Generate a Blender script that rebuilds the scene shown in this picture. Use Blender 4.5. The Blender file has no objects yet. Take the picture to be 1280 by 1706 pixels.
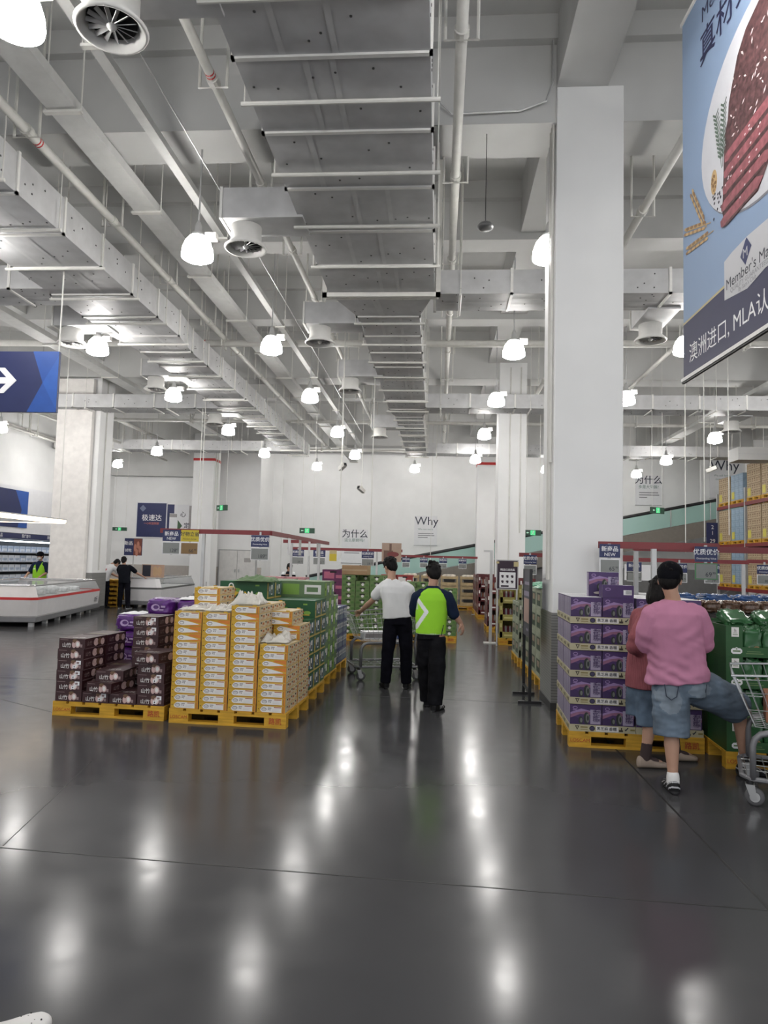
import bpy, math, random
from math import sin, cos, pi, radians, sqrt, atan2
from mathutils import Vector, Matrix, noise
random.seed(7)
SC = bpy.context.scene
COL = SC.collection

# ---------------------------------------------------------------- camera, world, exposure
EYE = 1.65
YAW, PITCH, ROLL = radians(4.507), radians(4.100), radians(1.5)
cam_data = bpy.data.cameras.new('camera')
cam_data.sensor_fit = 'HORIZONTAL'
cam_data.sensor_width = 36.0
cam_data.lens = 36.0 * 1180.0 / 1280.0
cam_data.clip_end = 200
cam = bpy.data.objects.new('camera', cam_data)
COL.objects.link(cam)
_fw = Vector((-sin(YAW) * cos(PITCH), cos(YAW) * cos(PITCH), sin(PITCH)))
_r = Vector((cos(YAW), sin(YAW), 0))
_u = _r.cross(_fw)
_r2 = _r * cos(ROLL) + _u * sin(ROLL)
_u2 = _u * cos(ROLL) - _r * sin(ROLL)
cam.matrix_world = Matrix((( _r2.x, _u2.x, -_fw.x, 0), (_r2.y, _u2.y, -_fw.y, 0), (_r2.z, _u2.z, -_fw.z, EYE), (0, 0, 0, 1)))
SC.camera = cam

world = bpy.data.worlds.new('world')
SC.world = world
world.use_nodes = True
world.node_tree.nodes['Background'].inputs[0].default_value = (0.93, 0.96, 1.0, 1)
world.node_tree.nodes['Background'].inputs[1].default_value = 1.25

SC.view_settings.view_transform = 'Standard'
SC.view_settings.look = 'None'
SC.view_settings.gamma = 1
SC.view_settings.use_curve_mapping = False
SC.view_settings.exposure = 0.0
SC.cycles.use_denoising = True
SC.cycles.sample_clamp_indirect = 4.0
SC.cycles.max_bounces = 7
SC.cycles.diffuse_bounces = 4
SC.cycles.caustics_reflective = False
SC.cycles.caustics_refractive = False
LAMP_POWER = 80.0

# ---------------------------------------------------------------- materials
MATS = {}
def mat(name, col, rough=0.6, metal=0.0, var=0.06, scale=6.0, bump=0.0, emit=None, alpha=None, trans=0.0, spec=0.5, stretch=None):
    if name in MATS:
        return MATS[name]
    m = bpy.data.materials.new(name)
    m.use_nodes = True
    nt = m.node_tree
    b = nt.nodes['Principled BSDF']
    b.inputs['Roughness'].default_value = rough
    b.inputs['Metallic'].default_value = metal
    b.inputs['Specular IOR Level'].default_value = spec
    c = (col[0], col[1], col[2], 1)
    if var > 0 or bump > 0:
        tc = nt.nodes.new('ShaderNodeTexCoord')
        nz = nt.nodes.new('ShaderNodeTexNoise')
        nz.inputs['Scale'].default_value = scale
        nz.inputs['Detail'].default_value = 3
        if stretch:
            mp = nt.nodes.new('ShaderNodeMapping')
            mp.inputs['Scale'].default_value = stretch
            nt.links.new(tc.outputs['Object'], mp.inputs['Vector'])
            nt.links.new(mp.outputs['Vector'], nz.inputs['Vector'])
        else:
            nt.links.new(tc.outputs['Object'], nz.inputs['Vector'])
        rp = nt.nodes.new('ShaderNodeValToRGB')
        rp.color_ramp.elements[0].position = 0.3
        rp.color_ramp.elements[1].position = 0.7
        rp.color_ramp.elements[0].color = tuple(max(0, x * (1 - var)) for x in col) + (1,)
        rp.color_ramp.elements[1].color = tuple(min(1, x * (1 + var)) for x in col) + (1,)
        nt.links.new(nz.outputs['Fac'], rp.inputs['Fac'])
        nt.links.new(rp.outputs['Color'], b.inputs['Base Color'])
        if bump > 0:
            bp = nt.nodes.new('ShaderNodeBump')
            bp.inputs['Strength'].default_value = bump
            bp.inputs['Distance'].default_value = 0.01
            nt.links.new(nz.outputs['Fac'], bp.inputs['Height'])
            nt.links.new(bp.outputs['Normal'], b.inputs['Normal'])
    else:
        b.inputs['Base Color'].default_value = c
    if emit:
        b.inputs['Emission Color'].default_value = (emit[0], emit[1], emit[2], 1)
        b.inputs['Emission Strength'].default_value = emit[3]
    if trans:
        b.inputs['Transmission Weight'].default_value = trans
    if alpha is not None:
        b.inputs['Alpha'].default_value = alpha
    MATS[name] = m
    return m

def floor_material():
    m = bpy.data.materials.new('polished_concrete')
    m.use_nodes = True
    nt = m.node_tree
    N, L = nt.nodes.new, nt.links.new
    b = nt.nodes['Principled BSDF']
    tc = N('ShaderNodeTexCoord')
    n1 = N('ShaderNodeTexNoise'); n1.inputs['Scale'].default_value = 0.55; n1.inputs['Detail'].default_value = 6
    n3 = N('ShaderNodeTexNoise'); n3.inputs['Scale'].default_value = 5.0; n3.inputs['Detail'].default_value = 5
    for n in (n1, n3):
        L(tc.outputs['Object'], n.inputs['Vector'])
    r1 = N('ShaderNodeValToRGB')
    r1.color_ramp.elements[0].position = 0.25; r1.color_ramp.elements[0].color = (0.050, 0.050, 0.053, 1)
    r1.color_ramp.elements[1].position = 0.8; r1.color_ramp.elements[1].color = (0.070, 0.070, 0.074, 1)
    L(n1.outputs['Fac'], r1.inputs['Fac'])
    L(r1.outputs['Color'], b.inputs['Base Color'])
    r2 = N('ShaderNodeMapRange'); r2.inputs['From Min'].default_value = 0.3; r2.inputs['From Max'].default_value = 0.7
    r2.inputs['To Min'].default_value = 0.14; r2.inputs['To Max'].default_value = 0.20
    L(n3.outputs['Fac'], r2.inputs['Value']); L(r2.outputs['Result'], b.inputs['Roughness'])
    b.inputs['IOR'].default_value = 1.26
    return m

def tile_material():
    m = bpy.data.materials.new('grey_wall_tile')
    m.use_nodes = True
    nt = m.node_tree
    N, L = nt.nodes.new, nt.links.new
    b = nt.nodes['Principled BSDF']
    tc = N('ShaderNodeTexCoord')
    sp = N('ShaderNodeSeparateXYZ'); L(tc.outputs['Object'], sp.inputs[0])
    w = N('ShaderNodeMath'); w.operation = 'MULTIPLY'; w.inputs[1].default_value = 1 / 0.032; L(sp.outputs[2], w.inputs[0])
    f = N('ShaderNodeMath'); f.operation = 'FRACT'; L(w.outputs[0], f.inputs[0])
    g = N('ShaderNodeMath'); g.operation = 'GREATER_THAN'; g.inputs[1].default_value = 0.18; L(f.outputs[0], g.inputs[0])
    mx = N('ShaderNodeMixRGB'); mx.inputs['Color1'].default_value = (0.10, 0.10, 0.10, 1); mx.inputs['Color2'].default_value = (0.27, 0.27, 0.26, 1)
    L(g.outputs[0], mx.inputs['Fac']); L(mx.outputs[0], b.inputs['Base Color'])
    b.inputs['Roughness'].default_value = 0.3
    return m

WHITE = mat('white_wall_paint', (0.86, 0.86, 0.855), 0.75, var=0.03, scale=1.2)
CEIL = mat('pale_grey_ceiling_paint', (0.57, 0.57, 0.56), 0.8, var=0.07, scale=1.0)
DUCT = mat('wrapped_duct_board', (0.53, 0.53, 0.535), 0.55, var=0.10, scale=3.5)
DUCTW = mat('duct_edge_tape', (0.80, 0.79, 0.76), 0.5, var=0.05)
PIPE = mat('cream_painted_pipe', (0.70, 0.69, 0.65), 0.45, var=0.06)
STEEL = mat('painted_grey_steel', (0.52, 0.52, 0.52), 0.4, 0.3)
CHROME = mat('zinc_plated_wire', (0.55, 0.56, 0.57), 0.28, 0.9)
BLACK = mat('black_plastic', (0.012, 0.012, 0.014), 0.45)
DARK = mat('dark_void', (0.02, 0.02, 0.02), 0.8)
RED = mat('maroon_painted_steel', (0.20, 0.022, 0.026), 0.4)
BRED = mat('bright_red_tape', (0.55, 0.03, 0.03), 0.5)
NAVY = mat('navy_sign_print', (0.018, 0.026, 0.10), 0.45)
BLUE = mat('blue_sign_print', (0.02, 0.085, 0.36), 0.45)
BLUE2 = mat('mid_blue_sign_print', (0.025, 0.11, 0.44), 0.45)
PAPER = mat('white_print', (0.82, 0.82, 0.84), 0.5, var=0.02)
INK = mat('white_lettering', (0.85, 0.85, 0.87), 0.5, var=0)
INKD = mat('dark_lettering', (0.02, 0.022, 0.035), 0.5, var=0)
TILE = tile_material()
FLOOR = floor_material()
SHADE = mat('glowing_acrylic_shade', (0.9, 0.9, 0.9), 0.4, var=0, emit=(1.0, 0.975, 0.94, LAMP_POWER * 0.62))
LENS = mat('glowing_lamp_lens', (0.9, 0.9, 0.9), 0.4, var=0, emit=(1.0, 0.975, 0.94, LAMP_POWER))

# ---------------------------------------------------------------- mesh helpers
class MB:
    def __init__(s, M=None):
        s.v, s.f, s.m, s.M = [], [], [], M
    def add(s, vs, fs, m=0):
        b = len(s.v)
        if s.M is not None:
            vs = [s.M @ Vector(p) for p in vs]
        s.v += [tuple(p) for p in vs]
        for q in fs:
            s.f.append(tuple(b + i for i in q)); s.m.append(m)
        return s
    def box(s, x0, y0, z0, x1, y1, z1, m=0):
        return s.add([(x0, y0, z0), (x1, y0, z0), (x1, y1, z0), (x0, y1, z0), (x0, y0, z1), (x1, y0, z1), (x1, y1, z1), (x0, y1, z1)],
                     [(0, 3, 2, 1), (4, 5, 6, 7), (0, 1, 5, 4), (1, 2, 6, 5), (2, 3, 7, 6), (3, 0, 4, 7)], m)
    def hexa(s, lo, hi, m=0):
        return s.add(list(lo) + list(hi), [(0, 3, 2, 1), (4, 5, 6, 7), (0, 1, 5, 4), (1, 2, 6, 5), (2, 3, 7, 6), (3, 0, 4, 7)], m)
    def tube(s, pts, r, n=8, m=0, closed=False, caps=True):
        pts = [Vector(p) for p in pts]
        rs = r if isinstance(r, (list, tuple)) else [r] * len(pts)
        k = len(pts)
        vs = []
        ref = None
        for i, p in enumerate(pts):
            a = pts[(i - 1) % k] if (i > 0 or closed) else p
            b = pts[(i + 1) % k] if (i < k - 1 or closed) else p
            t = (b - a)
            t = t.normalized() if t.length > 1e-9 else Vector((0, 0, 1))
            if ref is None:
                ref = Vector((0, 0, 1)) if abs(t.z) < 0.9 else Vector((1, 0, 0))
            x = ref - t * ref.dot(t)
            if x.length < 1e-4:
                x = t.orthogonal()
            x.normalize(); ref = x
            y = t.cross(x)
            for j in range(n):
                an = 2 * pi * (j + 0.5) / n
                vs.append(p + (x * cos(an) + y * sin(an)) * rs[i])
        fs = []
        for i in range(k if closed else k - 1):
            for j in range(n):
                a = i * n + j; b = i * n + (j + 1) % n
                c = ((i + 1) % k) * n + (j + 1) % n; d = ((i + 1) % k) * n + j
                fs.append((a, b, c, d))
        if caps and not closed:
            fs.append(tuple(reversed(range(n)))); fs.append(tuple((k - 1) * n + j for j in range(n)))
        return s.add(vs, fs, m)
    def cyl(s, p0, p1, r, n=12, m=0, r1=None):
        return s.tube([p0, p1], [r, r if r1 is None else r1], n, m)
    def lathe(s, prof, c=(0, 0, 0), n=20, m=0, axis='z'):
        vs = []
        for r, z in prof:
            for j in range(n):
                a = 2 * pi * j / n
                if axis == 'z':
                    vs.append((c[0] + r * cos(a), c[1] + r * sin(a), c[2] + z))
                elif axis == 'y':
                    vs.append((c[0] + r * cos(a), c[1] + z, c[2] + r * sin(a)))
                else:
                    vs.append((c[0] + z, c[1] + r * cos(a), c[2] + r * sin(a)))
        fs = []
        for i in range(len(prof) - 1):
            for j in range(n):
                fs.append((i * n + j, i * n + (j + 1) % n, (i + 1) * n + (j + 1) % n, (i + 1) * n + j))
        if prof[0][0] > 1e-6: fs.append(tuple(reversed(range(n))))
        if prof[-1][0] > 1e-6: fs.append(tuple((len(prof) - 1) * n + j for j in range(n)))
        return s.add(vs, fs, m)
    def ell(s, c, r, n=16, k=10, m=0, R=None):
        vs, fs = [], []
        for i in range(k + 1):
            t = pi * i / k
            for j in range(n):
                a = 2 * pi * j / n
                p = Vector((r[0] * sin(t) * cos(a), r[1] * sin(t) * sin(a), -r[2] * cos(t)))
                if R is not None: p = R @ p
                vs.append((c[0] + p.x, c[1] + p.y, c[2] + p.z))
        for i in range(k):
            for j in range(n):
                fs.append((i * n + j, i * n + (j + 1) % n, (i + 1) * n + (j + 1) % n, (i + 1) * n + j))
        return s.add(vs, fs, m)
    def loft(s, rings, n=20, m=0):
        vs, fs = [], []
        for ring in rings:
            c, ax, ay = Vector(ring[0]), Vector(ring[1]), Vector(ring[2])
            for j in range(n):
                a = 2 * pi * j / n
                ca, sa = cos(a), sin(a)
                e = 0.85
                ca = math.copysign(abs(ca) ** e, ca); sa = math.copysign(abs(sa) ** e, sa)
                vs.append(c + ax * ca + ay * sa)
        for i in range(len(rings) - 1):
            for j in range(n):
                fs.append((i * n + j, i * n + (j + 1) % n, (i + 1) * n + (j + 1) % n, (i + 1) * n + j))
        fs.append(tuple(reversed(range(n)))); fs.append(tuple((len(rings) - 1) * n + j for j in range(n)))
        return s.add(vs, fs, m)
    def face(s, pts, m=0):
        return s.add(pts, [tuple(range(len(pts)))], m)
    def fy(s, x0, z0, x1, z1, y, m=0):          # rectangle facing -Y
        return s.face([(x0, y, z0), (x1, y, z0), (x1, y, z1), (x0, y, z1)], m)
    def fx(s, y0, z0, y1, z1, x, m=0):          # rectangle facing +X
        return s.face([(x, y0, z0), (x, y1, z0), (x, y1, z1), (x, y0, z1)], m)
    def fxn(s, y0, z0, y1, z1, x, m=0):         # rectangle facing -X
        return s.face([(x, y1, z0), (x, y0, z0), (x, y0, z1), (x, y1, z1)], m)
    def disc(s, x, z, rx, rz, y, m=0, n=16):    # ellipse facing -Y
        return s.face([(x + rx * cos(2 * pi * j / n), y, z + rz * sin(2 * pi * j / n)) for j in range(n)], m)
    def py(s, pts, y, m=0):                     # polygon (x, z) facing -Y
        return s.face([(a, y, b) for a, b in pts], m)
    def slab(s, pts, y0, y1, m=0):              # polygon (x, z) extruded from y0 to y1
        n = len(pts)
        return s.add([(a, y0, b) for a, b in pts] + [(a, y1, b) for a, b in pts],
                     [tuple(range(n)), tuple(reversed(range(n, 2 * n)))] + [(i, n + i, n + (i + 1) % n, (i + 1) % n) for i in range(n)], m)
    def words(s, txt, size, at, m=0, face='-y', align='CENTER'):
        me = text_mesh(txt, size, align)
        R = FACE[face]
        vs = [Vector(at) + R @ Vector(v.co) for v in me.vertices]
        return s.add(vs, [tuple(p.vertices) for p in me.polygons], m)
    def mesh(s, name, mats, smooth=False):
        me = bpy.data.meshes.new(name)
        me.from_pydata(s.v, [], s.f)
        for x in (mats if isinstance(mats, (list, tuple)) else [mats]):
            me.materials.append(x)
        me.polygons.foreach_set('material_index', s.m)
        if smooth:
            me.polygons.foreach_set('use_smooth', [True] * len(s.f))
        me.update()
        return me
    def build(s, name, mats, parent=None, smooth=False, loc=None, rz=0.0, bevel=0.0):
        o = bpy.data.objects.new(name, s.mesh(name, mats, smooth))
        COL.objects.link(o)
        if parent is not None: o.parent = parent
        if loc is not None: o.location = loc
        if rz: o.rotation_euler = (0, 0, rz)
        if bevel:
            b = o.modifiers.new('bevel', 'BEVEL'); b.width = bevel; b.segments = 2; b.limit_method = 'ANGLE'
        return o

FACE = {'-y': Matrix(((1, 0, 0), (0, 0, -1), (0, 1, 0))), '-x': Matrix(((0, 0, -1), (-1, 0, 0), (0, 1, 0))), '+x': Matrix(((0, 0, 1), (1, 0, 0), (0, 1, 0))), '+z': Matrix.Identity(3)}
_TEXT = {}
def text_mesh(txt, size, align='CENTER'):
    key = (txt, align)
    if key not in _TEXT:
        c = bpy.data.curves.new('lettering', 'FONT')
        c.body = txt; c.size = 1.0; c.align_x = align; c.align_y = 'CENTER'; c.resolution_u = 3; c.offset = 0.0 if txt.isascii() or 'MLA' in txt else 0.010
        o = bpy.data.objects.new('lettering', c)
        COL.objects.link(o)
        bpy.context.view_layer.update()
        me = bpy.data.meshes.new_from_object(o.evaluated_get(bpy.context.evaluated_depsgraph_get()))
        bpy.data.objects.remove(o); bpy.data.curves.remove(c)
        _TEXT[key] = me
    me = _TEXT[key].copy()
    me.transform(Matrix.Scale(size, 4))
    return me
def letters(txt, size, m, parent, at, face='-y', align='CENTER', name='lettering'):
    return MB().words(txt, size, at, 0, face, align).build(name, m, parent)

def tag(o, label, cat, group=None, kind=None):
    o['label'] = label; o['category'] = cat
    if group: o['group'] = group
    if kind: o['kind'] = kind
    return o
def thing(name, label, cat, loc=(0, 0, 0), rz=0.0, group=None):
    o = bpy.data.objects.new(name, None)
    COL.objects.link(o); o.location = loc; o.rotation_euler = (0, 0, rz)
    o.empty_display_size = 0.1
    return tag(o, label, cat, group)
def struct(o, label=None, cat=None):
    o['kind'] = 'structure'
    if label: o['label'] = label
    if cat: o['category'] = cat
    return o
def kids(o):
    return [c for c in _KIDS.get(o.name, [])]
_KIDS = {}
def dup(root, loc, rz=None, label=None, group=None):
    def cp(o, par):
        c = o.copy(); COL.objects.link(c)
        if par is not None: c.parent = par
        for ch in o.children: cp(ch, c)
        return c
    r = cp(root, None)
    r.location = loc
    if rz is not None: r.rotation_euler = (0, 0, rz)
    if label: r['label'] = label
    if group: r['group'] = group
    return r
ORD = 'lowest second third fourth fifth sixth seventh eighth ninth tenth eleventh twelfth thirteenth fourteenth fifteenth'.split()
def tier(i, n):
    return 'topmost' if i == n - 1 else (ORD[i] if i == 0 else ORD[i] + ' up')
# ---------------------------------------------------------------- the building
X0, X1, Y0, Y1, ZS = -16.2, 21.0, -7.0, 37.0, 8.45
struct(MB().box(X0, Y0, -0.2, X1, Y1 + 0.3, 0).build('floor', FLOOR), 'dark grey polished concrete floor with thin saw cut joints', 'floor')
j = MB()
for x, w in ((1.655, 0.008), (-10.4, 0.006)):
    j.box(x - w, Y0, -0.01, x + w, Y1, 0.0008)
j.M = Matrix.Rotation(radians(-2.6), 4, 'Z')
for y, w in ((3.81, 0.0045), (8.85, 0.004), (13.9, 0.005), (19, 0.005)):
    j.box(-14, y - w, -0.01, 12, y + w, 0.0008)
j.M = Matrix.Translation((-2.42, 3.95, 0)) @ Matrix.Rotation(radians(101), 4, 'Z')
j.box(0, -0.003, -0.01, 1.7, 0.003, 0.0007)
j.M = Matrix.Translation((-3.9, 7.2, 0)) @ Matrix.Rotation(radians(150), 4, 'Z')
j.box(0, -0.003, -0.01, 4.7, 0.003, 0.0007)
struct(j.build('trim_1', mat('joint_filler', (0.012, 0.012, 0.012), 0.6)), 'thin dark joint lines cut across the concrete floor', 'floor joint')
struct(MB().box(X0, Y0, ZS, X1, Y1 + 0.3, ZS + 0.25).build('ceiling', CEIL), 'pale grey painted concrete ceiling slab', 'ceiling')
struct(MB().box(X0, Y1, 0, X1, Y1 + 0.3, ZS).build('wall_back', WHITE), 'tall white painted rear wall of the sales hall', 'wall')
struct(MB().box(X0 - 0.3, Y0, 0, X0, Y1, ZS).build('wall_left', WHITE), 'white side wall beyond the bakery', 'wall')
struct(MB().box(X1, Y0, 0, X1 + 0.3, Y1, ZS).build('wall_right', WHITE), 'white side wall beyond the pallet racks', 'wall')
struct(MB().box(X0, 34.0, 0, -8.8, Y1, ZS).box(-8.8, Y1 - 0.3, 0, -8.3, Y1, ZS).build('wall_rear_room', WHITE), 'white wall of the room projecting at the rear corner', 'wall')
struct(MB().box(13.0, 36.3, 4.7, X1, 36.5, ZS).build('wall_upper_level', WHITE), 'white wall above the travelator landing', 'wall')
struct(MB().box(X0, 33.96, 0, -10.75, 34.0, 1.25).box(-8.6, 33.96, 0, -8.8, 34.0, 1.25).build('baseboard_back', mat('beige_wall_panel', (0.50, 0.46, 0.42), 0.6)), 'beige protective wall panel along the rear wall', 'wall panel')
struct(MB().box(X0, 33.5, 5.6, -11.7, 34.0, ZS).build('ceiling_bulkhead', CEIL), 'dropped grey bulkhead under the ceiling at the rear corner', 'bulkhead')
# cross girders and beams, then the beams on the column lines
BEAMS = ((0.4, 7.4, 0.5), (4.45, 7.4, 0.5), (8.5, 7.12, 0.75), (12.3, 7.42, 0.5), (16.4, 7.42, 0.5), (20.5, 7.08, 0.8), (24.5, 7.42, 0.5), (28.5, 7.42, 0.5), (32.5, 7.08, 0.8), (36.4, 7.42, 0.5))
YBEAMS = ((1.32, 1.95), (-11.1, -10.3), (14.0, 14.8))
def soffit(x, y):
    z = ZS
    for by, zb, d in BEAMS:
        if by - 0.03 < y < by + d + 0.03: z = min(z, zb)
        elif by - 0.15 < y < by: z = min(z, ZS - 0.32)
    for a, c in YBEAMS:
        if a - 0.03 < x < c + 0.03: z = min(z, 7.55)
    if x < -11.7 and y > 33.4: z = 5.6
    return z
for y, zb, d in BEAMS:
    b = MB().box(X0, y, zb, X1, y + d, ZS)
    b.box(X0, y - 0.12, ZS - 0.32, X1, y, ZS)
    struct(b.build('ceiling_beam', CEIL))
for x0, x1, y0, y1 in ((1.335, 1.95, Y0, Y1), (-11.1, -10.3, Y0, Y1), (14.0, 14.8, Y0, Y1)):
    struct(MB().box(x0, y0, 7.55, x1, y1, ZS).build('ceiling_beam', CEIL))

def column(x0, x1, y0, y1, label, band=False, tile=True, boxed=None, pipes=(), top=7.55):
    o = MB().box(x0, y0, 0, x1, y1, top).build('column', WHITE, bevel=0.012)
    struct(o, label, 'column')
    if tile:
        MB().box(x0 - 0.012, y0 - 0.012, 0, x1 + 0.012, y1 + 0.012, 1.12).build('tile_cladding', TILE, o)
        MB().box(x0 - 0.02, y0 - 0.02, 0, x1 + 0.02, y1 + 0.02, 0.09).build('plinth', mat('dark_plinth', (0.05, 0.05, 0.05), 0.5), o)
    if band:
        MB().box(x0 - 0.01, y0 - 0.01, 6.24, x1 + 0.01, y1 + 0.01, 6.36).build('red_band', BRED, o)
    for px, py_, za, zb in pipes:
        MB().cyl((px, py_, za), (px, py_, zb), 0.018, 8).build('conduit', PIPE, o)
    if boxed:
        MB().box(*boxed).build('boxed_casing', mat('casing_board', (0.82, 0.79, 0.76), 0.6), o, bevel=0.01)
    return o
column(1.335, 2.14, 8.45, 9.3, 'massive white square column behind the purple carton pallet', pipes=((1.31, 8.62, 1.5, 7.5), (1.31, 8.72, 1.5, 7.5), (1.31, 8.55, 2.9, 7.5)))
column(1.66, 2.45, 20.44, 21.3, 'white column with a red band behind the black framed poster', band=True, tile=False, pipes=((1.98, 20.41, 1.0, 7.4), (2.28, 20.41, 2.6, 7.4)))
column(1.69, 2.5, 32.44, 33.4, 'far white column with a red band where the travelator passes', band=True, tile=False)
column(-11.5, -10.38, 20.62, 21.5, 'white column with an inset warm lit casing by the island freezer', boxed=(-11.66, 20.44, 0, -10.55, 20.6, 7.0), pipes=((-10.36, 21.0, 1.2, 7.05),), top=7.08)
column(-11.65, -10.64, 32.44, 33.4, 'white column with a red band beside the wall posters', band=True, tile=False, pipes=((-10.6, 32.6, 3, 7.05), (-10.6, 32.9, 3, 7.05)))
column(13.9, 14.8, 32.44, 33.4, 'far white column behind the pallet rack', tile=False)

# travelator against the rear wall
def rail_z(x): return 2.56 + 0.212 * (x - 1.66)
tv = thing('travelator', 'sloping travelator with green glass balustrade along the rear wall', 'travelator', (0, 34, 0))
s = MB()
xa, xb = -6.4, 20.5
for x0, x1 in ((-6.4, 4.5), (4.5, 12), (12, 20.5)):
    za, zb = rail_z(x0) - 0.84, rail_z(x1) - 0.84
    s.hexa([(x0, 0, max(0.0, za - 0.75 if x0 > 4 else 0)), (x1, 0, max(0, zb - 0.75 if x1 > 4.6 else 0)), (x1, 1.9, max(0, zb - 0.75 if x1 > 4.6 else 0)), (x0, 1.9, max(0, za - 0.75 if x0 > 4 else 0))],
           [(x0, 0, max(0.05, za)), (x1, 0, zb), (x1, 1.9, zb), (x0, 1.9, max(0.05, za))])
s.build('ramp_body', mat('brown_grey_cladding', (0.20, 0.18, 0.155), 0.6), tv)
MB().box(4.4, 0.3, 0, 20, 1.8, 1.7).build('underside_panel', mat('dim_grey_panel', (0.16, 0.16, 0.16), 0.6), tv)
GLASS = mat('green_tinted_glass', (0.45, 0.68, 0.62), 0.1, var=0.04, scale=0.8, alpha=0.72)
for yy, nm in ((0.05, 'front_balustrade'), (1.8, 'rear_balustrade')):
    MB().hexa([(xa, yy, max(0.1, rail_z(xa) - 0.86)), (xb, yy, rail_z(xb) - 0.86), (xb, yy + 0.02, rail_z(xb) - 0.86), (xa, yy + 0.02, max(0.1, rail_z(xa) - 0.86))],
              [(xa, yy, rail_z(xa)), (xb, yy, rail_z(xb)), (xb, yy + 0.02, rail_z(xb)), (xa, yy + 0.02, rail_z(xa))]).build('glass_panel', GLASS, tv)
    MB().tube([(xa, yy + 0.01, rail_z(xa) + 0.03), (xb, yy + 0.01, rail_z(xb) + 0.03)], 0.075, 8).build('handrail', BLACK, tv)
for x in (-0.4, 2.4, 5.2, 8.0, 10.8, 12.6, 13.0):
    MB().box(x - 0.02, 0.02, rail_z(x) - 0.86, x + 0.02, 0.08, rail_z(x)).build('glass_post', CHROME, tv)

# rear door
dr = thing('door_1', 'white double service door in the rear wall', 'door', (-10.72, 33.96, 0)); dr['kind'] = 'structure'
MB().box(0, -0.06, 0, 1.9, 0, 2.1).build('door_frame', mat('grey_door_trim', (0.4, 0.4, 0.4), 0.5), dr)
for k in range(2):
    d = MB().box(0.06 + k * 0.9, -0.09, 0.01, 0.94 + k * 0.9, -0.06, 2.05).build('door_leaf', mat('door_paint', (0.70, 0.69, 0.67), 0.5), dr)
    MB().box(0.84 if k == 0 else 1.02, -0.15, 1.0, 0.88 if k == 0 else 1.06, -0.09, 1.15).build('door_handle', CHROME, d)
MB().box(1.3, -0.1, 1.5, 1.62, -0.091, 1.7).build('notice', mat('grey_notice', (0.4, 0.38, 0.37), 0.5), dr)

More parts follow.
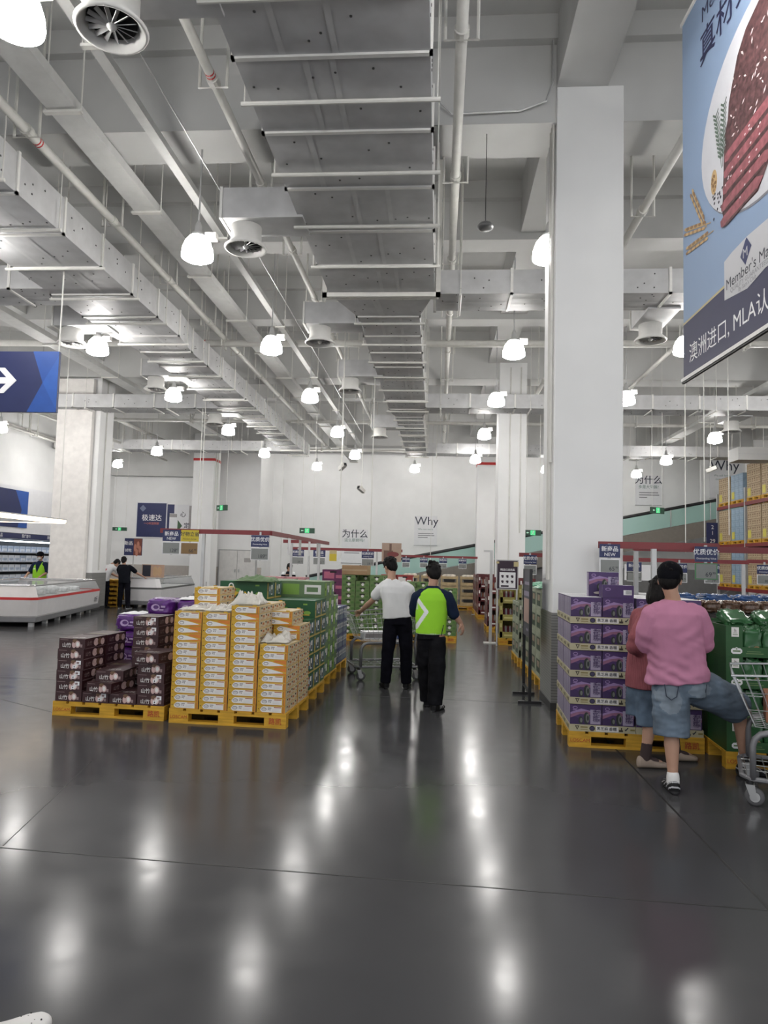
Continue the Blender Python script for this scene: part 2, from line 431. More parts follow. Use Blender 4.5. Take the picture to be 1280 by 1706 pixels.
# ---------------------------------------------------------------- ducts
def duct_run(name, label, secs, flange, axis='y', z0=6.05, h=0.5, hang=1.25, pins=True, hangers=True, ends=True):
    """secs: list of (s, lo, hi) stations along the run; lo and hi are its two sides."""
    t = thing(name, label, 'air duct', (0, 0, 0))
    P = (lambda s, c, z: (c, s, z)) if axis == 'y' else (lambda s, c, z: (s, c, z))
    b = MB()
    for (s0, a0, b0), (s1, a1, b1) in zip(secs, secs[1:]):
        lo = [P(s0, a0, z0), P(s0, b0, z0), P(s1, b1, z0), P(s1, a1, z0)]
        hi = [P(s0, a0, z0 + h), P(s0, b0, z0 + h), P(s1, b1, z0 + h), P(s1, a1, z0 + h)]
        if axis == 'x':
            lo = [lo[0], lo[3], lo[2], lo[1]]; hi = [hi[0], hi[3], hi[2], hi[1]]
        b.hexa(lo, hi)
    b.build('duct_body', DUCT, t)
    def at(s):
        for (s0, a0, b0), (s1, a1, b1) in zip(secs, secs[1:]):
            if s0 <= s <= s1:
                k = (s - s0) / max(1e-6, s1 - s0)
                return a0 + (a1 - a0) * k, b0 + (b1 - b0) * k
        return secs[-1][1], secs[-1][2]
    pn = MB(); sm = MB()
    s, S1 = secs[0][0], secs[-1][0]
    rr = random.Random(3)
    i = 0
    e = 0.022
    def ring(q, s, wd, e):
        a, c = at(s)
        for (c0, c1, za, zb) in ((a - e, c + e, z0 - e, z0 + 0.012), (a - e, a + 0.01, z0 - e, z0 + h + e), (c - 0.01, c + e, z0 - e, z0 + h + e)):
            p, r = P(s - wd, c0, za), P(s + wd, c1, zb)
            q.box(min(p[0], r[0]), min(p[1], r[1]), za, max(p[0], r[0]), max(p[1], r[1]), zb)
    while s < S1 - 0.05:
        fl = MB(); ring(fl, s, 0.022, e); fl.build('flange', DUCTW, t)
        s2 = min(s + flange, S1)
        if pins:
            for k in range(9):
                u = s + (s2 - s) * rr.uniform(0.1, 0.9)
                a, c = at(u)
                v = a + (c - a) * ((k + rr.uniform(0.25, 0.75)) / 9)
                p = P(u, v, z0)
                pn.cyl((p[0], p[1], z0 - 0.006), (p[0], p[1], z0 + 0.01), 0.013, 6)
            for k in range(4):
                u = s + (s2 - s) * rr.uniform(0.1, 0.9); a, c = at(u); z = z0 + h * rr.uniform(0.2, 0.8)
                p, q = P(u, c - 0.01, z), P(u, c + 0.006, z)
                pn.cyl(p, q, 0.013, 6)
                p, q = P(u, a + 0.01, z), P(u, a - 0.006, z)
                pn.cyl(p, q, 0.013, 6)
        for k in range(2):
            v = rr.uniform(0.2, 0.85)
            a0, c0 = at(s + 0.03); a1, c1 = at(s2 - 0.03)
            p, q = P(s + 0.03, a0 + (c0 - a0) * v, 0), P(s2 - 0.03, a1 + (c1 - a1) * v, 0)
            w = (0, 0.028) if axis == 'x' else (0.028, 0)
            zt = z0 - 0.003 - 0.002 * k
            sm.face([(p[0] - w[0], p[1] - w[1], zt), (q[0] - w[0], q[1] - w[1], zt), (q[0] + w[0], q[1] + w[1], zt), (p[0] + w[0], p[1] + w[1], zt)])
        s += flange; i += 1
    sm.build('seam_tape', mat('seam_tape', (0.58, 0.58, 0.58), 0.5), t)['kind'] = 'stuff'
    if pins: pn.build('fixing_pin', mat('dark_pin', (0.06, 0.06, 0.06), 0.5), t)['kind'] = 'stuff'
    if hangers:
        s = secs[0][0] + flange * 0.34
        while s < S1:
            a, c = at(s)
            g = MB()
            p, q = P(s, a - 0.09, z0 - 0.045), P(s, c + 0.09, z0 - 0.045)
            g.tube([p, q], 0.022, 8)
            for v in (a - 0.06, c + 0.06):
                p, q = P(s, v, z0 - 0.05), P(s, v, 0); q = (q[0], q[1], soffit(q[0], q[1]))
                g.tube([p, q], 0.008, 6)
            g.build('hanger', PIPE, t)
            s += hang
    return t
duct_run('supply_duct', 'wide grey air duct running overhead down the aisle', [(-4, -1.89, -0.16), (11.3, -1.89, -0.16), (12.35, -1.55, -0.43), (20.4, -1.5, -0.46), (21, -1.38, -0.56), (29, -1.38, -0.58)], 1.09, h=0.45)
duct_run('supply_duct', 'grey air duct high above the island freezers', [(-4, -6.65, -5.25), (13.5, -6.65, -5.25), (14.6, -6.5, -5.38), (21, -6.5, -5.42), (21.6, -6.3, -5.5), (29.5, -6.3, -5.55)], 1.09, h=0.5)
for y, xs, xe, lb in ((11.3, -0.16, 17, 'nearest cross duct branching off the aisle duct behind the big column'), (19.75, -0.46, 17, 'second cross duct passing behind the banded column'), (28.0, -0.6, 17, 'farthest cross duct in front of the rear wall')):
    duct_run('cross_duct', lb, [(xs, y, y + 0.78), (xe, y, y + 0.78)], 1.25, axis='x', h=0.4, hang=2.5)
for y, xs, xe, lb in ((11.0, -16, -6.65, 'cross duct above the blue arrow sign'), (20.1, -16, -6.5, 'cross duct above the two shoppers at the counter'), (28.0, -16, -6.3, 'cross duct near the posters on the rear wall')):
    duct_run('cross_duct', lb, [(xs, y, y + 0.78), (xe, y, y + 0.78)], 1.25, axis='x', h=0.4, hang=2.5)
def frame_at(y, x0, x1):
    t = tag(MB().box(x0 - 0.1, y - 0.03, 5.97, x1 + 0.1, y + 0.03, 6.04).box(x0 - 0.1, y - 0.03, 5.97, x0 - 0.025, y + 0.03, 6.7).box(x1 + 0.025, y - 0.03, 5.97, x1 + 0.1, y + 0.03, ZS).build('duct_support_frame', PIPE),
            'cream steel channel frame carrying the end of the wide aisle duct', 'support frame')
frame_at(11.22, -1.89, -0.16)

# swirl diffusers on short branches
def diffuser(x, y, side, label, first=[None]):
    if first[0] is None:
        t = thing('swirl_diffuser', label, 'air diffuser', (x, y, 5.72), 0, 'round swirl diffusers on the ducts')
        MB().box(-0.27, -0.27, 0.3, 0.80, 0.27, 0.7).build('plenum_box', DUCT, t)
        MB().box(-0.285, -0.285, 0.29, -0.25, 0.285, 0.71).build('box_edging', DUCTW, t)
        MB().lathe([(0.19, 0.3), (0.19, 0.08), (0.25, 0.0), (0.27, 0.0), (0.28, 0.02), (0.2, 0.1), (0.2, 0.3)], n=28).build('collar', DUCTW, t, smooth=True)
        MB().lathe([(0.0, 0.07), (0.19, 0.07), (0.19, 0.09), (0.0, 0.09)], n=20).build('dark_throat', DARK, t)
        bl = MB()
        for k in range(14):
            a = 2 * pi * k / 14
            bl.M = Matrix.Rotation(a, 4, 'Z') @ Matrix.Translation((0.115, 0, 0.045)) @ Matrix.Rotation(radians(38), 4, 'X')
            bl.box(-0.075, -0.017, -0.003, 0.075, 0.017, 0.003)
        bl.M = None
        bl.build('swirl_blades', STEEL, t)
        MB().lathe([(0.0, 0.0), (0.02, 0.004), (0.04, 0.03), (0.04, 0.07), (0, 0.07)], n=16).build('hub', DUCTW, t, smooth=True)
        first[0] = t
    else:
        t = dup(first[0], (x, y, 5.72), None, label)
    t.rotation_euler = (0, 0, 0 if side == 'r' else (pi if side == 'l' else pi / 2 if side == 'b' else -pi / 2))
for x, y, sd, lb in ((-2.62, 5.04, 'r', 'large swirl diffuser nearest the camera, beside the aisle duct'), (-2.62, 8.89, 'r', 'swirl diffuser beside the aisle duct near the biggest pendant lamp'),
                     (-2.31, 12.9, 'r', 'swirl diffuser where the aisle duct narrows'), (-2.2, 16.6, 'r', 'swirl diffuser on the narrow aisle duct, second of its row'), (-2.0, 22.8, 'r', 'far swirl diffuser on the narrow aisle duct'),
                     (-7.2, 13.0, 'r', 'swirl diffuser beside the freezer duct over the white column'), (-7.0, 16.6, 'r', 'swirl diffuser beside the freezer duct past the white column'), (-6.9, 20.9, 'r', 'swirl diffuser farthest along the freezer duct'),
                     (3.69, 12.72, 'f', 'swirl diffuser hung from the cross duct beside the hanging banner'), (8.44, 21.17, 'f', 'swirl diffuser above the pallet rack lamp')):
    diffuser(x, y, sd, lb)

# ---------------------------------------------------------------- trays, pipes, cables
def tray(x0, x1, z, y0, y1, label, step=2.4, h=0.12):
    t = thing('cable_tray', label, 'cable tray')
    MB().box(x0, y0, z, x1, y1, z + h).build('tray_body', mat('tray_paint', (0.60, 0.60, 0.585), 0.5), t)
    s = y0 + 1.1
    while s < y1:
        g = MB().box(x0 - 0.05, s - 0.03, z - 0.03, x1 + 0.05, s + 0.03, z)
        for x in (x0 - 0.04, x1 + 0.04): g.cyl((x, s, z - 0.03), (x, s, soffit(x, s)), 0.009, 6)
        g.build('tray_hanger', PIPE, t)
        s += step
tray(-4.6, -4.25, 6.75, -3, 36, 'broad flat cable tray beside the freezer duct', 2.35)
tray(-3.52, -3.40, 6.6, -3, 30, 'slim cable tray running past the diffusers', 4.1, 0.09)
tray(-9.6, -9.2, 6.7, 12, 33, 'cable tray above the two shoppers', 3)
tray(8.6, 9.0, 6.6, 8, 33, 'cable tray over the blue bag pallets', 3)
def pipe_run(pts, r, label, hang=None, bands=()):
    t = thing('sprinkler_pipe', label, 'pipe')
    MB().tube(pts, r, 12).build('pipe_body', PIPE, t, smooth=True)
    p, q = Vector(pts[0]), Vector(pts[-1])
    L = (q - p).length
    if hang:
        s = 0.8
        while s < L:
            c = p + (q - p) * (s / L)
            ux = Vector((1, 0, 0)) if abs((q - p).y) > abs((q - p).x) else Vector((0, 1, 0))
            g = MB()
            a, b = c + ux * (r + 0.1), c - ux * (r + 0.1)
            dz = Vector((0, 0, r + 0.03))
            g.tube([Vector((a.x, a.y, soffit(a.x, a.y))), a - dz, b - dz, Vector((b.x, b.y, soffit(b.x, b.y)))], 0.018, 6)
            g.build('pipe_bracket', PIPE, t)
            k = MB().tube([c - (q - p) * (0.05 / L), c + (q - p) * (0.05 / L)], r + 0.016, 12)
            k.build('coupling', PIPE, t)
            s += hang
    for s in bands:
        c = p + (q - p) * (s / L); d = (q - p) / L
        MB().tube([c, c + d * 0.02], r + 0.002, 12).tube([c + d * 0.05, c + d * 0.07], r + 0.002, 12).build('red_band', BRED, t)
    return t
pipe_run([(-2.56, -2, 6.85), (-2.56, 28, 6.85)], 0.052, 'sprinkler pipe beside the aisle duct with a red double band', 2.1, (9.05,))
pipe_run([(0.12, -2, 6.85), (0.12, 33, 6.85)], 0.06, 'sprinkler pipe above the clear side of the aisle', 2.6)
pipe_run([(-5.17, -2, 6.85), (-5.17, 33, 6.85)], 0.06, 'sprinkler pipe alongside the freezer duct with a red double band', 2.3, (10.2,))
pipe_run([(2.85, 3, 6.85), (2.85, 33, 6.85)], 0.06, 'sprinkler pipe passing behind the hanging banner', 3.2)
pipe_run([(-14, 16.15, 6.75), (17, 16.15, 6.75)], 0.08, 'thick cross main pipe spanning the hall', 4.0, (8.3,))
pipe_run([(-14, 25.2, 6.7), (17, 25.2, 6.7)], 0.06, 'farther cross pipe spanning the hall', 4.0)
pipe_run([(-14, 30.4, 6.5), (17, 30.4, 6.5)], 0.05, 'farthest cross pipe near the rear wall', 4.0)
pipe_run([(5.4, 8, 6.85), (5.4, 33, 6.85)], 0.05, 'sprinkler pipe between the banner and the pallet rack', 4)
pipe_run([(-12.5, 12, 6.9), (-12.5, 33.4, 6.9)], 0.07, 'sprinkler pipe over the bakery side', 4)
pipe_run([(-14.5, 14, 6.7), (-14.5, 33, 6.7)], 0.05, 'thin sprinkler pipe nearest the bakery wall', 4)
tag(MB().tube([(-2.98, -2, 6.5), (-2.98, 26, 6.5)], 0.008, 6).build('steel_cable', STEEL), 'thin taut steel cable running between diffusers and lamps', 'cable')
tag(MB().tube([(-0.1, 8.4, 7.35), (0.05, 8.44, 7.22), (0.9, 8.44, 7.25), (1.2, 8.42, 7.35), (1.28, 8.42, 7.6), (1.28, 8.42, 8.4)], 0.012, 6).build('conduit_cable', STEEL), 'thin grey conduit bent across the beam beside the big column', 'conduit')
# ladder of pipes over the bakery side
for k, (x, z) in enumerate(((-13.2, 6.3), (-13.6, 6.5), (-15.6, 6.2), (-15.95, 6.4))):
    pipe_run([(x, 15, z), (x, 33, z)], 0.045, ('first', 'second', 'third', 'fourth')[k] + ' of the service pipes above the bakery fascia', 5)

# ---------------------------------------------------------------- pendant lamps
LAMPS = []
def lamp(x, y, z, label):
    if not LAMPS:
        t = thing('pendant_lamp', label, 'lamp', (x, y, z), 0, 'high bay pendant lamps')
        MB().lathe([(0.205, 0.0), (0.21, 0.03), (0.2, 0.12), (0.165, 0.22), (0.11, 0.29)], n=24).build('lamp_shade', SHADE, t, smooth=True)
        MB().lathe([(0.0, -0.05), (0.08, -0.045), (0.16, -0.025), (0.205, 0.0)], n=24).build('lamp_lens', LENS, t, smooth=True)
        MB().lathe([(0.115, 0.285), (0.09, 0.33), (0.05, 0.36), (0.045, 0.45), (0.02, 0.5), (0, 0.5)], n=16).build('lamp_housing', STEEL, t, smooth=True)
        MB().box(0.1, -0.05, 0.24, 0.26, 0.05, 0.34).build('control_box', DUCTW, t, bevel=0.01)
        st = MB().cyl((0, 0, 0), (0, 0, 1), 0.012, 8).build('lamp_stem', STEEL, t, loc=(0, 0, 0.5)); st.scale = (1, 1, soffit(x, y) - z - 0.5)
        LAMPS.append(t)
    else:
        t = dup(LAMPS[0], (x, y, z), None, label)
        for c in t.children:
            if c.name.startswith('lamp_stem'): c.scale = (1, 1, soffit(x, y) - z - 0.5)
def lamp_row(x, ys, row, z=5.62):
    for k, y in enumerate(ys):
        lamp(x, y, z, f'glowing pendant lamp, {ORD[k] if k else "nearest"} one of the row {row}')
lamp_row(-3.28, (4.85, 8.92, 13.1, 17.2, 22.0, 26.7), 'over the boxed fruit pallets')
lamp_row(1.34, (4.45, 9.04, 13.33, 17.46, 22.1, 27.4), 'in line with the big column')
lamp_row(-6.78, (9.0, 13.2, 17.2, 21.9, 26.6), 'over the island freezers')
lamp_row(4.42, (8.9, 13.1, 17.2, 22, 30.0), 'just behind the hanging banner')
lamp_row(8.4, (9.0, 13.3, 17.9, 22.3, 27.0, 31), 'beside the pallet rack')
lamp_row(-11.0, (10, 14.2, 18.4, 26.5, 33.0), 'above the shoppers at the counter')
lamp_row(-14.4, (13.5, 17.7, 21.9, 26.2, 30.4), 'along the bakery counter')
lamp_row(-1.12, (30.4,), 'past the end of the aisle duct')
lamp_row(-5.36, (30.2,), 'near the rear wall')
lamp_row(-3.28, (0.4, -3.8), 'overhead behind the camera')
lamp_row(1.34, (0.2, -4.0), 'behind the camera near the banner')
lamp_row(5.6, (0.2, -4.0), 'behind the camera at the far side')
lamp_row(-7.2, (0.4, 4.9), 'behind the camera by the freezers')
lamp_row(13.0, (12, 18, 24), 'beyond the pallet rack')
lamp_row(17.3, (25, 29, 33), 'added out of view beyond the rack')  # row added out of view to brighten the rear wall at that end
for k, x in enumerate((-6.4, -1.6, 3.4, 8.4)):  # added lamps, hidden by the last girder, that brighten the rear wall
    lamp(x, 34.5, 7.62, f'added rear wall fill lamp hidden behind the last girder, {ORD[k].replace("lowest", "first")} from the rear corner')
# ---------------------------------------------------------------- pallets
PAL = mat('yellow_painted_pallet_wood', (0.58, 0.32, 0.025), 0.6, var=0.22, scale=5, bump=0.2, stretch=(1, 7, 7))
PRED = mat('red_stencil_ink', (0.42, 0.05, 0.02), 0.6, var=0)
PALLET = []
def pallet(x, y, label, rz=0.0, orange=False, z=0.0):
    if not PALLET:
        t = thing('pallet', label, 'pallet', (x, y, z), rz, 'yellow shipping pallets')
        d = MB()
        for k in range(7): d.box(k * 0.1757, 0, 0.122, k * 0.1757 + 0.146, 1.0, 0.144)
        d.build('deck_boards', PAL, t)
        for yy in (0, 0.45, 0.9):
            MB().box(0, yy, 0.1, 1.2, yy + 0.1, 0.1225).build('bearer', PAL, t)
            MB().box(0, yy, 0, 1.2, yy + 0.1, 0.022).build('base_board', PAL, t)
            for xa, xb in ((0, 0.2), (0.51, 0.67), (0.98, 1.2)):
                MB().box(xa, yy + 0.002, 0.0215, xb, yy + 0.098, 0.1005).build('block', PAL, t)
        letters('LOSCAM', 0.046, PRED, t, (0.1, 0.0, 0.062))
        letters('路凯', 0.066, PRED, t, (1.09, 0.0, 0.062))
        PALLET.append(t)
        return t
    return dup(PALLET[0], (x, y, z), rz, label)
RZ = radians(-2.4)
class Frame:
    """a pallet's own axes: at(x, y) gives the floor point of a spot measured from its front corner"""
    def __init__(s, x, y, rz=RZ): s.x, s.y, s.rz = x, y, rz
    def at(s, a, b, z): return (s.x + a * cos(s.rz) - b * sin(s.rz), s.y + a * sin(s.rz) + b * cos(s.rz), z)
def put(mesh, name, label, cat, group, loc, rz=0.0):
    o = bpy.data.objects.new(name, mesh); COL.objects.link(o)
    o.location = loc; o.rotation_euler = (0, 0, rz)
    return tag(o, label, cat, group)
R_ = random.Random(11)
def jit(a): return R_.uniform(-a, a)

# ---------------------------------------------------------------- yellow cartons
YEL = mat('yellow_printed_card', (0.58, 0.35, 0.028), 0.55, var=0.05)
CREAM = mat('cream_printed_card', (0.55, 0.46, 0.30), 0.6, var=0.12, scale=20)
ORANGE = mat('orange_print', (0.62, 0.20, 0.03), 0.55, var=0.05)
LAB = mat('label_white_print', (0.76, 0.74, 0.72), 0.5, var=0.03)
GREYINK = mat('grey_print', (0.33, 0.31, 0.31), 0.5, var=0.1)
def yellow_carton(kind):
    w, d, h = 0.286, 0.485, 0.0735
    q = MB().box(0, 0, 0, w, d, h, 0)
    q.box(0.002, 0.002, h, w - 0.002, d - 0.002, h + 0.0005, 3)
    for x in ((0.03, w - 0.07) if kind == 2 else ()):
        q.box(x, 0.001, h, x + 0.04, 0.006, h + 0.010, 0).box(x, d - 0.006, h, x + 0.04, d - 0.001, h + 0.010, 0)
    e = -0.0012
    q.fy(0.001, 0, w - 0.001, 0.002, e, 4).fy(0, 0.0, 0.0022, h, e, 4)
    if kind != 1:
        q.py([(0.035, 0.030), (0.045, 0.014), (0.06, 0.008), (0.252, 0.007), (0.252, 0.064), (0.07, 0.064), (0.05, 0.052)], e, 1)
        q.disc(0.075, 0.036, 0.027, 0.018, e * 1.5, 2).disc(0.075, 0.034, 0.02, 0.010, e * 2, 1)
        q.fy(0.06, 0.032, 0.092, 0.037, e * 2.4, 2)
        q.fy(0.115, 0.044, 0.15, 0.054, e * 2, 2).fy(0.115, 0.03, 0.128, 0.04, e * 2, 2).fy(0.133, 0.026, 0.142, 0.04, e * 2, 2)
        q.fy(0.175, 0.053, 0.248, 0.061, e * 2, 4).fy(0.16, 0.018, 0.24, 0.019, e * 2, 2).fy(0.16, 0.026, 0.225, 0.027, e * 2, 2).fy(0.16, 0.035, 0.24, 0.036, e * 2, 2)
        q.fy(0.262, 0.004, 0.272, 0.066, e, 4).fy(0.276, 0.004, 0.283, h, e, 5)
    else:
        q.py([(0.04, 0.034), (0.055, 0.014), (0.09, 0.009), (0.255, 0.020), (0.255, 0.024), (0.14, 0.052), (0.08, 0.062), (0.05, 0.05)], e, 1)
        q.disc(0.08, 0.036, 0.025, 0.017, e * 1.5, 2).disc(0.08, 0.034, 0.018, 0.009, e * 2, 1)
        q.py([(0.15, 0.054), (0.284, 0.03), (0.284, 0.069), (0.17, 0.069)], e, 5)
        q.py([(0.12, 0.012), (0.284, 0.004), (0.284, 0.018)], e, 5)
    q.disc(0.018, 0.037, 0.005, 0.005, e * 1.5, 6, 8)
    for s in (1, -1):
        x = w + 0.0012 if s > 0 else -0.0012
        F = q.fx if s > 0 else q.fxn
        F(0.004, 0.003, d - 0.004, h - 0.003, x, 3)
        x2 = x + 0.0008 * s
        for k in range(3):
            yy = 0.06 + k * 0.165
            pts = [(x2, yy, 0.058), (x2, yy + 0.015, 0.04), (x2, yy + 0.035, 0.04), (x2, yy + 0.05, 0.058)]
            if s > 0: pts = [(x2, a[1], a[2]) for a in pts]
            else: pts = list(reversed(pts))
            q.face(pts, 6)
            F(yy + 0.01, 0.012, yy + 0.1, 0.017, x2, 4); F(yy + 0.07, 0.028, yy + 0.13, 0.05, x2, 4)
    return q.mesh('yellow_carton', [YEL, LAB, GREYINK, CREAM, mat('brown_print', (0.40, 0.12, 0.03), 0.6), ORANGE, DARK])
YC = [yellow_carton(0), yellow_carton(1), yellow_carton(2)]
fr = Frame(-2.66, 7.03)
pallet(-2.66, 7.03, 'yellow pallet stencilled in red, under the stacks of thin yellow cartons', RZ)
cols = {(0, 0): 13, (1, 0): 13, (2, 0): 14, (3, 0): 9, (0, 1): 16, (1, 1): 13, (2, 1): 14, (3, 1): 13}
nm = {0: 'beside the brown cartons', 1: 'second from the brown cartons', 2: 'second from the aisle', 3: 'nearest the aisle'}
for (c, r), n in cols.items():
    for k in range(n):
        alt = (r == 0 and c == 0 and k in (9, 10, 11)) or (c == 1 and k in (11,)) or (c == 3 and r == 0 and k in (5, 6)) or (c == 3 and r == 1 and k > 9) or (c, k) == (2, 12)
        a, b = 0.008 + c * 0.297 + jit(0.002), 0.006 + r * 0.503 + jit(0.003)
        if c == 3 and r == 1 and k > 10: a, b = a - 0.08, b - 0.02
        if c == 3 and r == 0 and k >= 7: a += 0.01
        put(YC[2 if k == n - 1 else (1 if alt else 0)], 'yellow_carton', f'thin yellow carton, {tier(k, n)} in the {"front" if r == 0 else "back"} stack {nm[c]}', 'carton',
            'thin yellow cartons on the pallet', fr.at(a, b, 0.1445 + k * 0.0742), RZ + radians(jit(0.35)))
def crumple(name, label, cat, loc, w, d, h, m, seed, n=26, rz=0.0, group=None):
    q = MB(); off = seed * 7.3
    def P(i, j):
        u, v = i / n - 0.5, j / n - 0.5
        e = max(0, 1 - (2 * u) ** 4) * max(0, 1 - (2 * v) ** 4)
        f = noise.noise(Vector((u * 3.5 + off, v * 3.5, 1))) * 0.6 + abs(noise.noise(Vector((u * 9 + off, v * 9, 4)))) * 0.55
        wob = 1 + 0.18 * noise.noise(Vector((u * 5 + off, v * 5, 9)))
        return (u * w * wob, v * d * wob, max(0.003, h * (0.35 + f) * e + 0.004))
    vs = [P(i, j) for j in range(n + 1) for i in range(n + 1)]
    fs = [(j * (n + 1) + i, j * (n + 1) + i + 1, (j + 1) * (n + 1) + i + 1, (j + 1) * (n + 1) + i) for j in range(n) for i in range(n)]
    q.add(vs, fs)
    o = q.build(name, m, None, True, loc, rz)
    s = o.modifiers.new('thick', 'SOLIDIFY'); s.thickness = 0.002
    return tag(o, label, cat, group)
FILM = mat('clear_crinkled_film', (0.80, 0.78, 0.72), 0.22, var=0.05, alpha=0.62)
crumple('plastic_wrap', 'torn clear plastic wrap heaped on the yellow stack second from the aisle', 'plastic wrap', fr.at(0.72, 0.24, 1.194), 0.30, 0.42, 0.17, FILM, 1)
crumple('plastic_wrap', 'torn clear plastic wrap lying on the yellow stack second from the brown cartons', 'plastic wrap', fr.at(0.44, 0.26, 1.121), 0.28, 0.46, 0.09, FILM, 2)
crumple('plastic_wrap', 'torn clear plastic wrap lying on the low yellow stack nearest the aisle', 'plastic wrap', fr.at(1.02, 0.27, 0.824), 0.28, 0.45, 0.12, FILM, 3)
crumple('plastic_wrap', 'clear plastic wrap on the yellow stack beside the brown cartons', 'plastic wrap', fr.at(0.15, 0.2, 1.121), 0.26, 0.3, 0.05, FILM, 4)

# ---------------------------------------------------------------- brown cartons
BRN = mat('dark_maroon_card', (0.040, 0.012, 0.014), 0.45, var=0.12)
PINKF = mat('pale_pink_fruit_print', (0.60, 0.42, 0.40), 0.5, var=0.15, scale=30)
BRF = mat('brown_fruit_print', (0.16, 0.085, 0.05), 0.5, var=0.3, scale=40)
def brown_carton(sticker):
    w, d, h = 0.285, 0.42, 0.106
    q = MB().box(0, 0, 0, w, d, h, 0)
    e = -0.0012
    q.words('山竹', 0.05, (0.085, e, 0.035), 1)
    q.disc(0.165, 0.045, 0.022, 0.035, e, 2).disc(0.175, 0.083, 0.028, 0.021, e * 1.5, 3).disc(0.205, 0.05, 0.029, 0.036, e * 1.8, 2).disc(0.206, 0.05, 0.017, 0.024, e * 2.3, 1)
    q.disc(0.175, 0.098, 0.014, 0.006, e * 2, 6)
    q.fy(0.012, 0.089, 0.10, 0.093, e, 4)
    q.fy(0.235, 0.02, 0.258, 0.05, e * 2.6, 4)
    if sticker:
        q.fy(0.205, 0.058, 0.258, 0.098, e * 3, 5).fy(0.17, 0.02, 0.205, 0.052, e * 3, 5).fy(0.182, 0.028, 0.193, 0.042, e * 3.6, 0).fy(0.212, 0.066, 0.24, 0.086, e * 3.6, 4)
    x = w + 0.0012
    q.words('山竹', 0.05, (x, 0.09, 0.05), 4, '+x')
    for k, (yy, zz, ry, rz_, m) in enumerate(((0.22, 0.055, 0.05, 0.04, 2), (0.29, 0.06, 0.04, 0.035, 3), (0.35, 0.05, 0.04, 0.036, 2))):
        q.face([(x + 0.0006 * (k + 1), yy + ry * cos(t), zz + rz_ * sin(t)) for t in [2 * pi * i / 14 for i in range(14)]], m)
    q.fx(0.005, 0.002, 0.415, 0.006, x, 4)
    q.face([(0.05, 0.03, h + 0.001), (0.24, 0.03, h + 0.001), (0.24, 0.11, h + 0.001), (0.05, 0.11, h + 0.001)], 6) if sticker else q.words('山竹', 0.07, (0.16, 0.1, h + 0.001), 1, '+z')
    return q.mesh('brown_carton', [BRN, LAB, PINKF, BRF, mat('muted_lilac_print', (0.27, 0.19, 0.19), 0.5), PAPER, mat('olive_brown_print', (0.13, 0.10, 0.055), 0.5)])
BC = [brown_carton(False), brown_carton(True)]
fb = Frame(-3.93, 7.13)
pallet(-3.93, 7.13, 'yellow pallet under the dark brown fruit cartons', RZ)
lab = 'dark brown fruit carton'
def brown(c, a, b, k, st, where, rz=0.0, z=None):
    put(BC[st], 'brown_carton', f'{lab}, {where}', 'carton', 'dark brown fruit cartons', fb.at(a, b, 0.1445 + k * 0.1066 if z is None else z), RZ + rz)
for k in range(6):
    brown(0, 0.02 + jit(0.006), 0.01 + jit(0.008), k, k in (1, 2, 3), f'{tier(k, 6)} in the corner stack nearest the freezer')
for c in (1, 2):
    brown(c, 0.02 + c * 0.293, 0.01, 0, c == 1, f'lowest row, {"second" if c == 1 else "third"} from the freezer end')
for k in range(4):
    brown(3, 0.9 + jit(0.006), 0.01 + jit(0.006), k, k in (0, 2), f'{tier(k, 5)} in the front stack beside the yellow cartons')
brown(3, 0.86, -0.02, 4, 0, 'topmost and askew on the front stack beside the yellow cartons', radians(-8))
brown(1, 0.37, -0.02, 1, 0, 'turned askew on the lowest row, lower of two', radians(-7))
brown(1, 0.42, 0.06, 2, 0, 'turned askew on the lowest row, upper of two', radians(6))
for c, n in ((0, 6), (1, 3), (2, 8), (3, 4)):
    for k in range(n):
        brown(c, 0.02 + c * 0.293 + jit(0.008), 0.46 + jit(0.01), k, k >= n - 2, f'{tier(k, n)} in the back row stack {("nearest the freezer", "second from the freezer", "second from the yellow cartons", "nearest the yellow cartons")[c]}')

# purple packs behind the brown cartons
PUR = mat('purple_crinkled_film', (0.11, 0.025, 0.20), 0.3, var=0.4, scale=12, bump=0.5)
def pack_mesh(w, d, h, m, mark=None, seed=1, name='pack', crease=0.0):
    q = MB(); n, k = (36, 24) if crease else (18, 12)
    vs, fs = [], []
    for i in range(k + 1):
        t = pi * i / k
        for j in range(n):
            a = 2 * pi * j / n
            sx = lambda v, e: math.copysign(abs(v) ** e, v)
            p = Vector((sx(cos(a), 0.45) * max(0, sin(t)) ** 0.4, sx(sin(a), 0.45) * max(0, sin(t)) ** 0.4, -sx(cos(t), 0.5)))
            f = 1 + 0.10 * noise.noise(p * 2.3 + Vector((seed * 5, 0, 0)))
            if crease: f += crease * (abs(noise.noise(p * 3.5 + Vector((seed * 3, 7, 1)))) - 0.25) + crease * 0.6 * (abs(noise.noise(p * 8 + Vector((2, seed * 3, 5)))) - 0.2)
            vs.append((p.x * w / 2 * f + w / 2, p.y * d / 2 * f + d / 2, (p.z * f * 0.5 + 0.5) * h))
    for i in range(k):
        for j in range(n):
            fs.append((i * n + j, i * n + (j + 1) % n, (i + 1) * n + (j + 1) % n, (i + 1) * n + j))
    q.add(vs, fs, 0)
    zmin = min(v[2] for v in q.v)
    q.v = [(x, y, z - zmin) for x, y, z in q.v]
    me = q.mesh(name, m if isinstance(m, list) else [m], True)
    return me
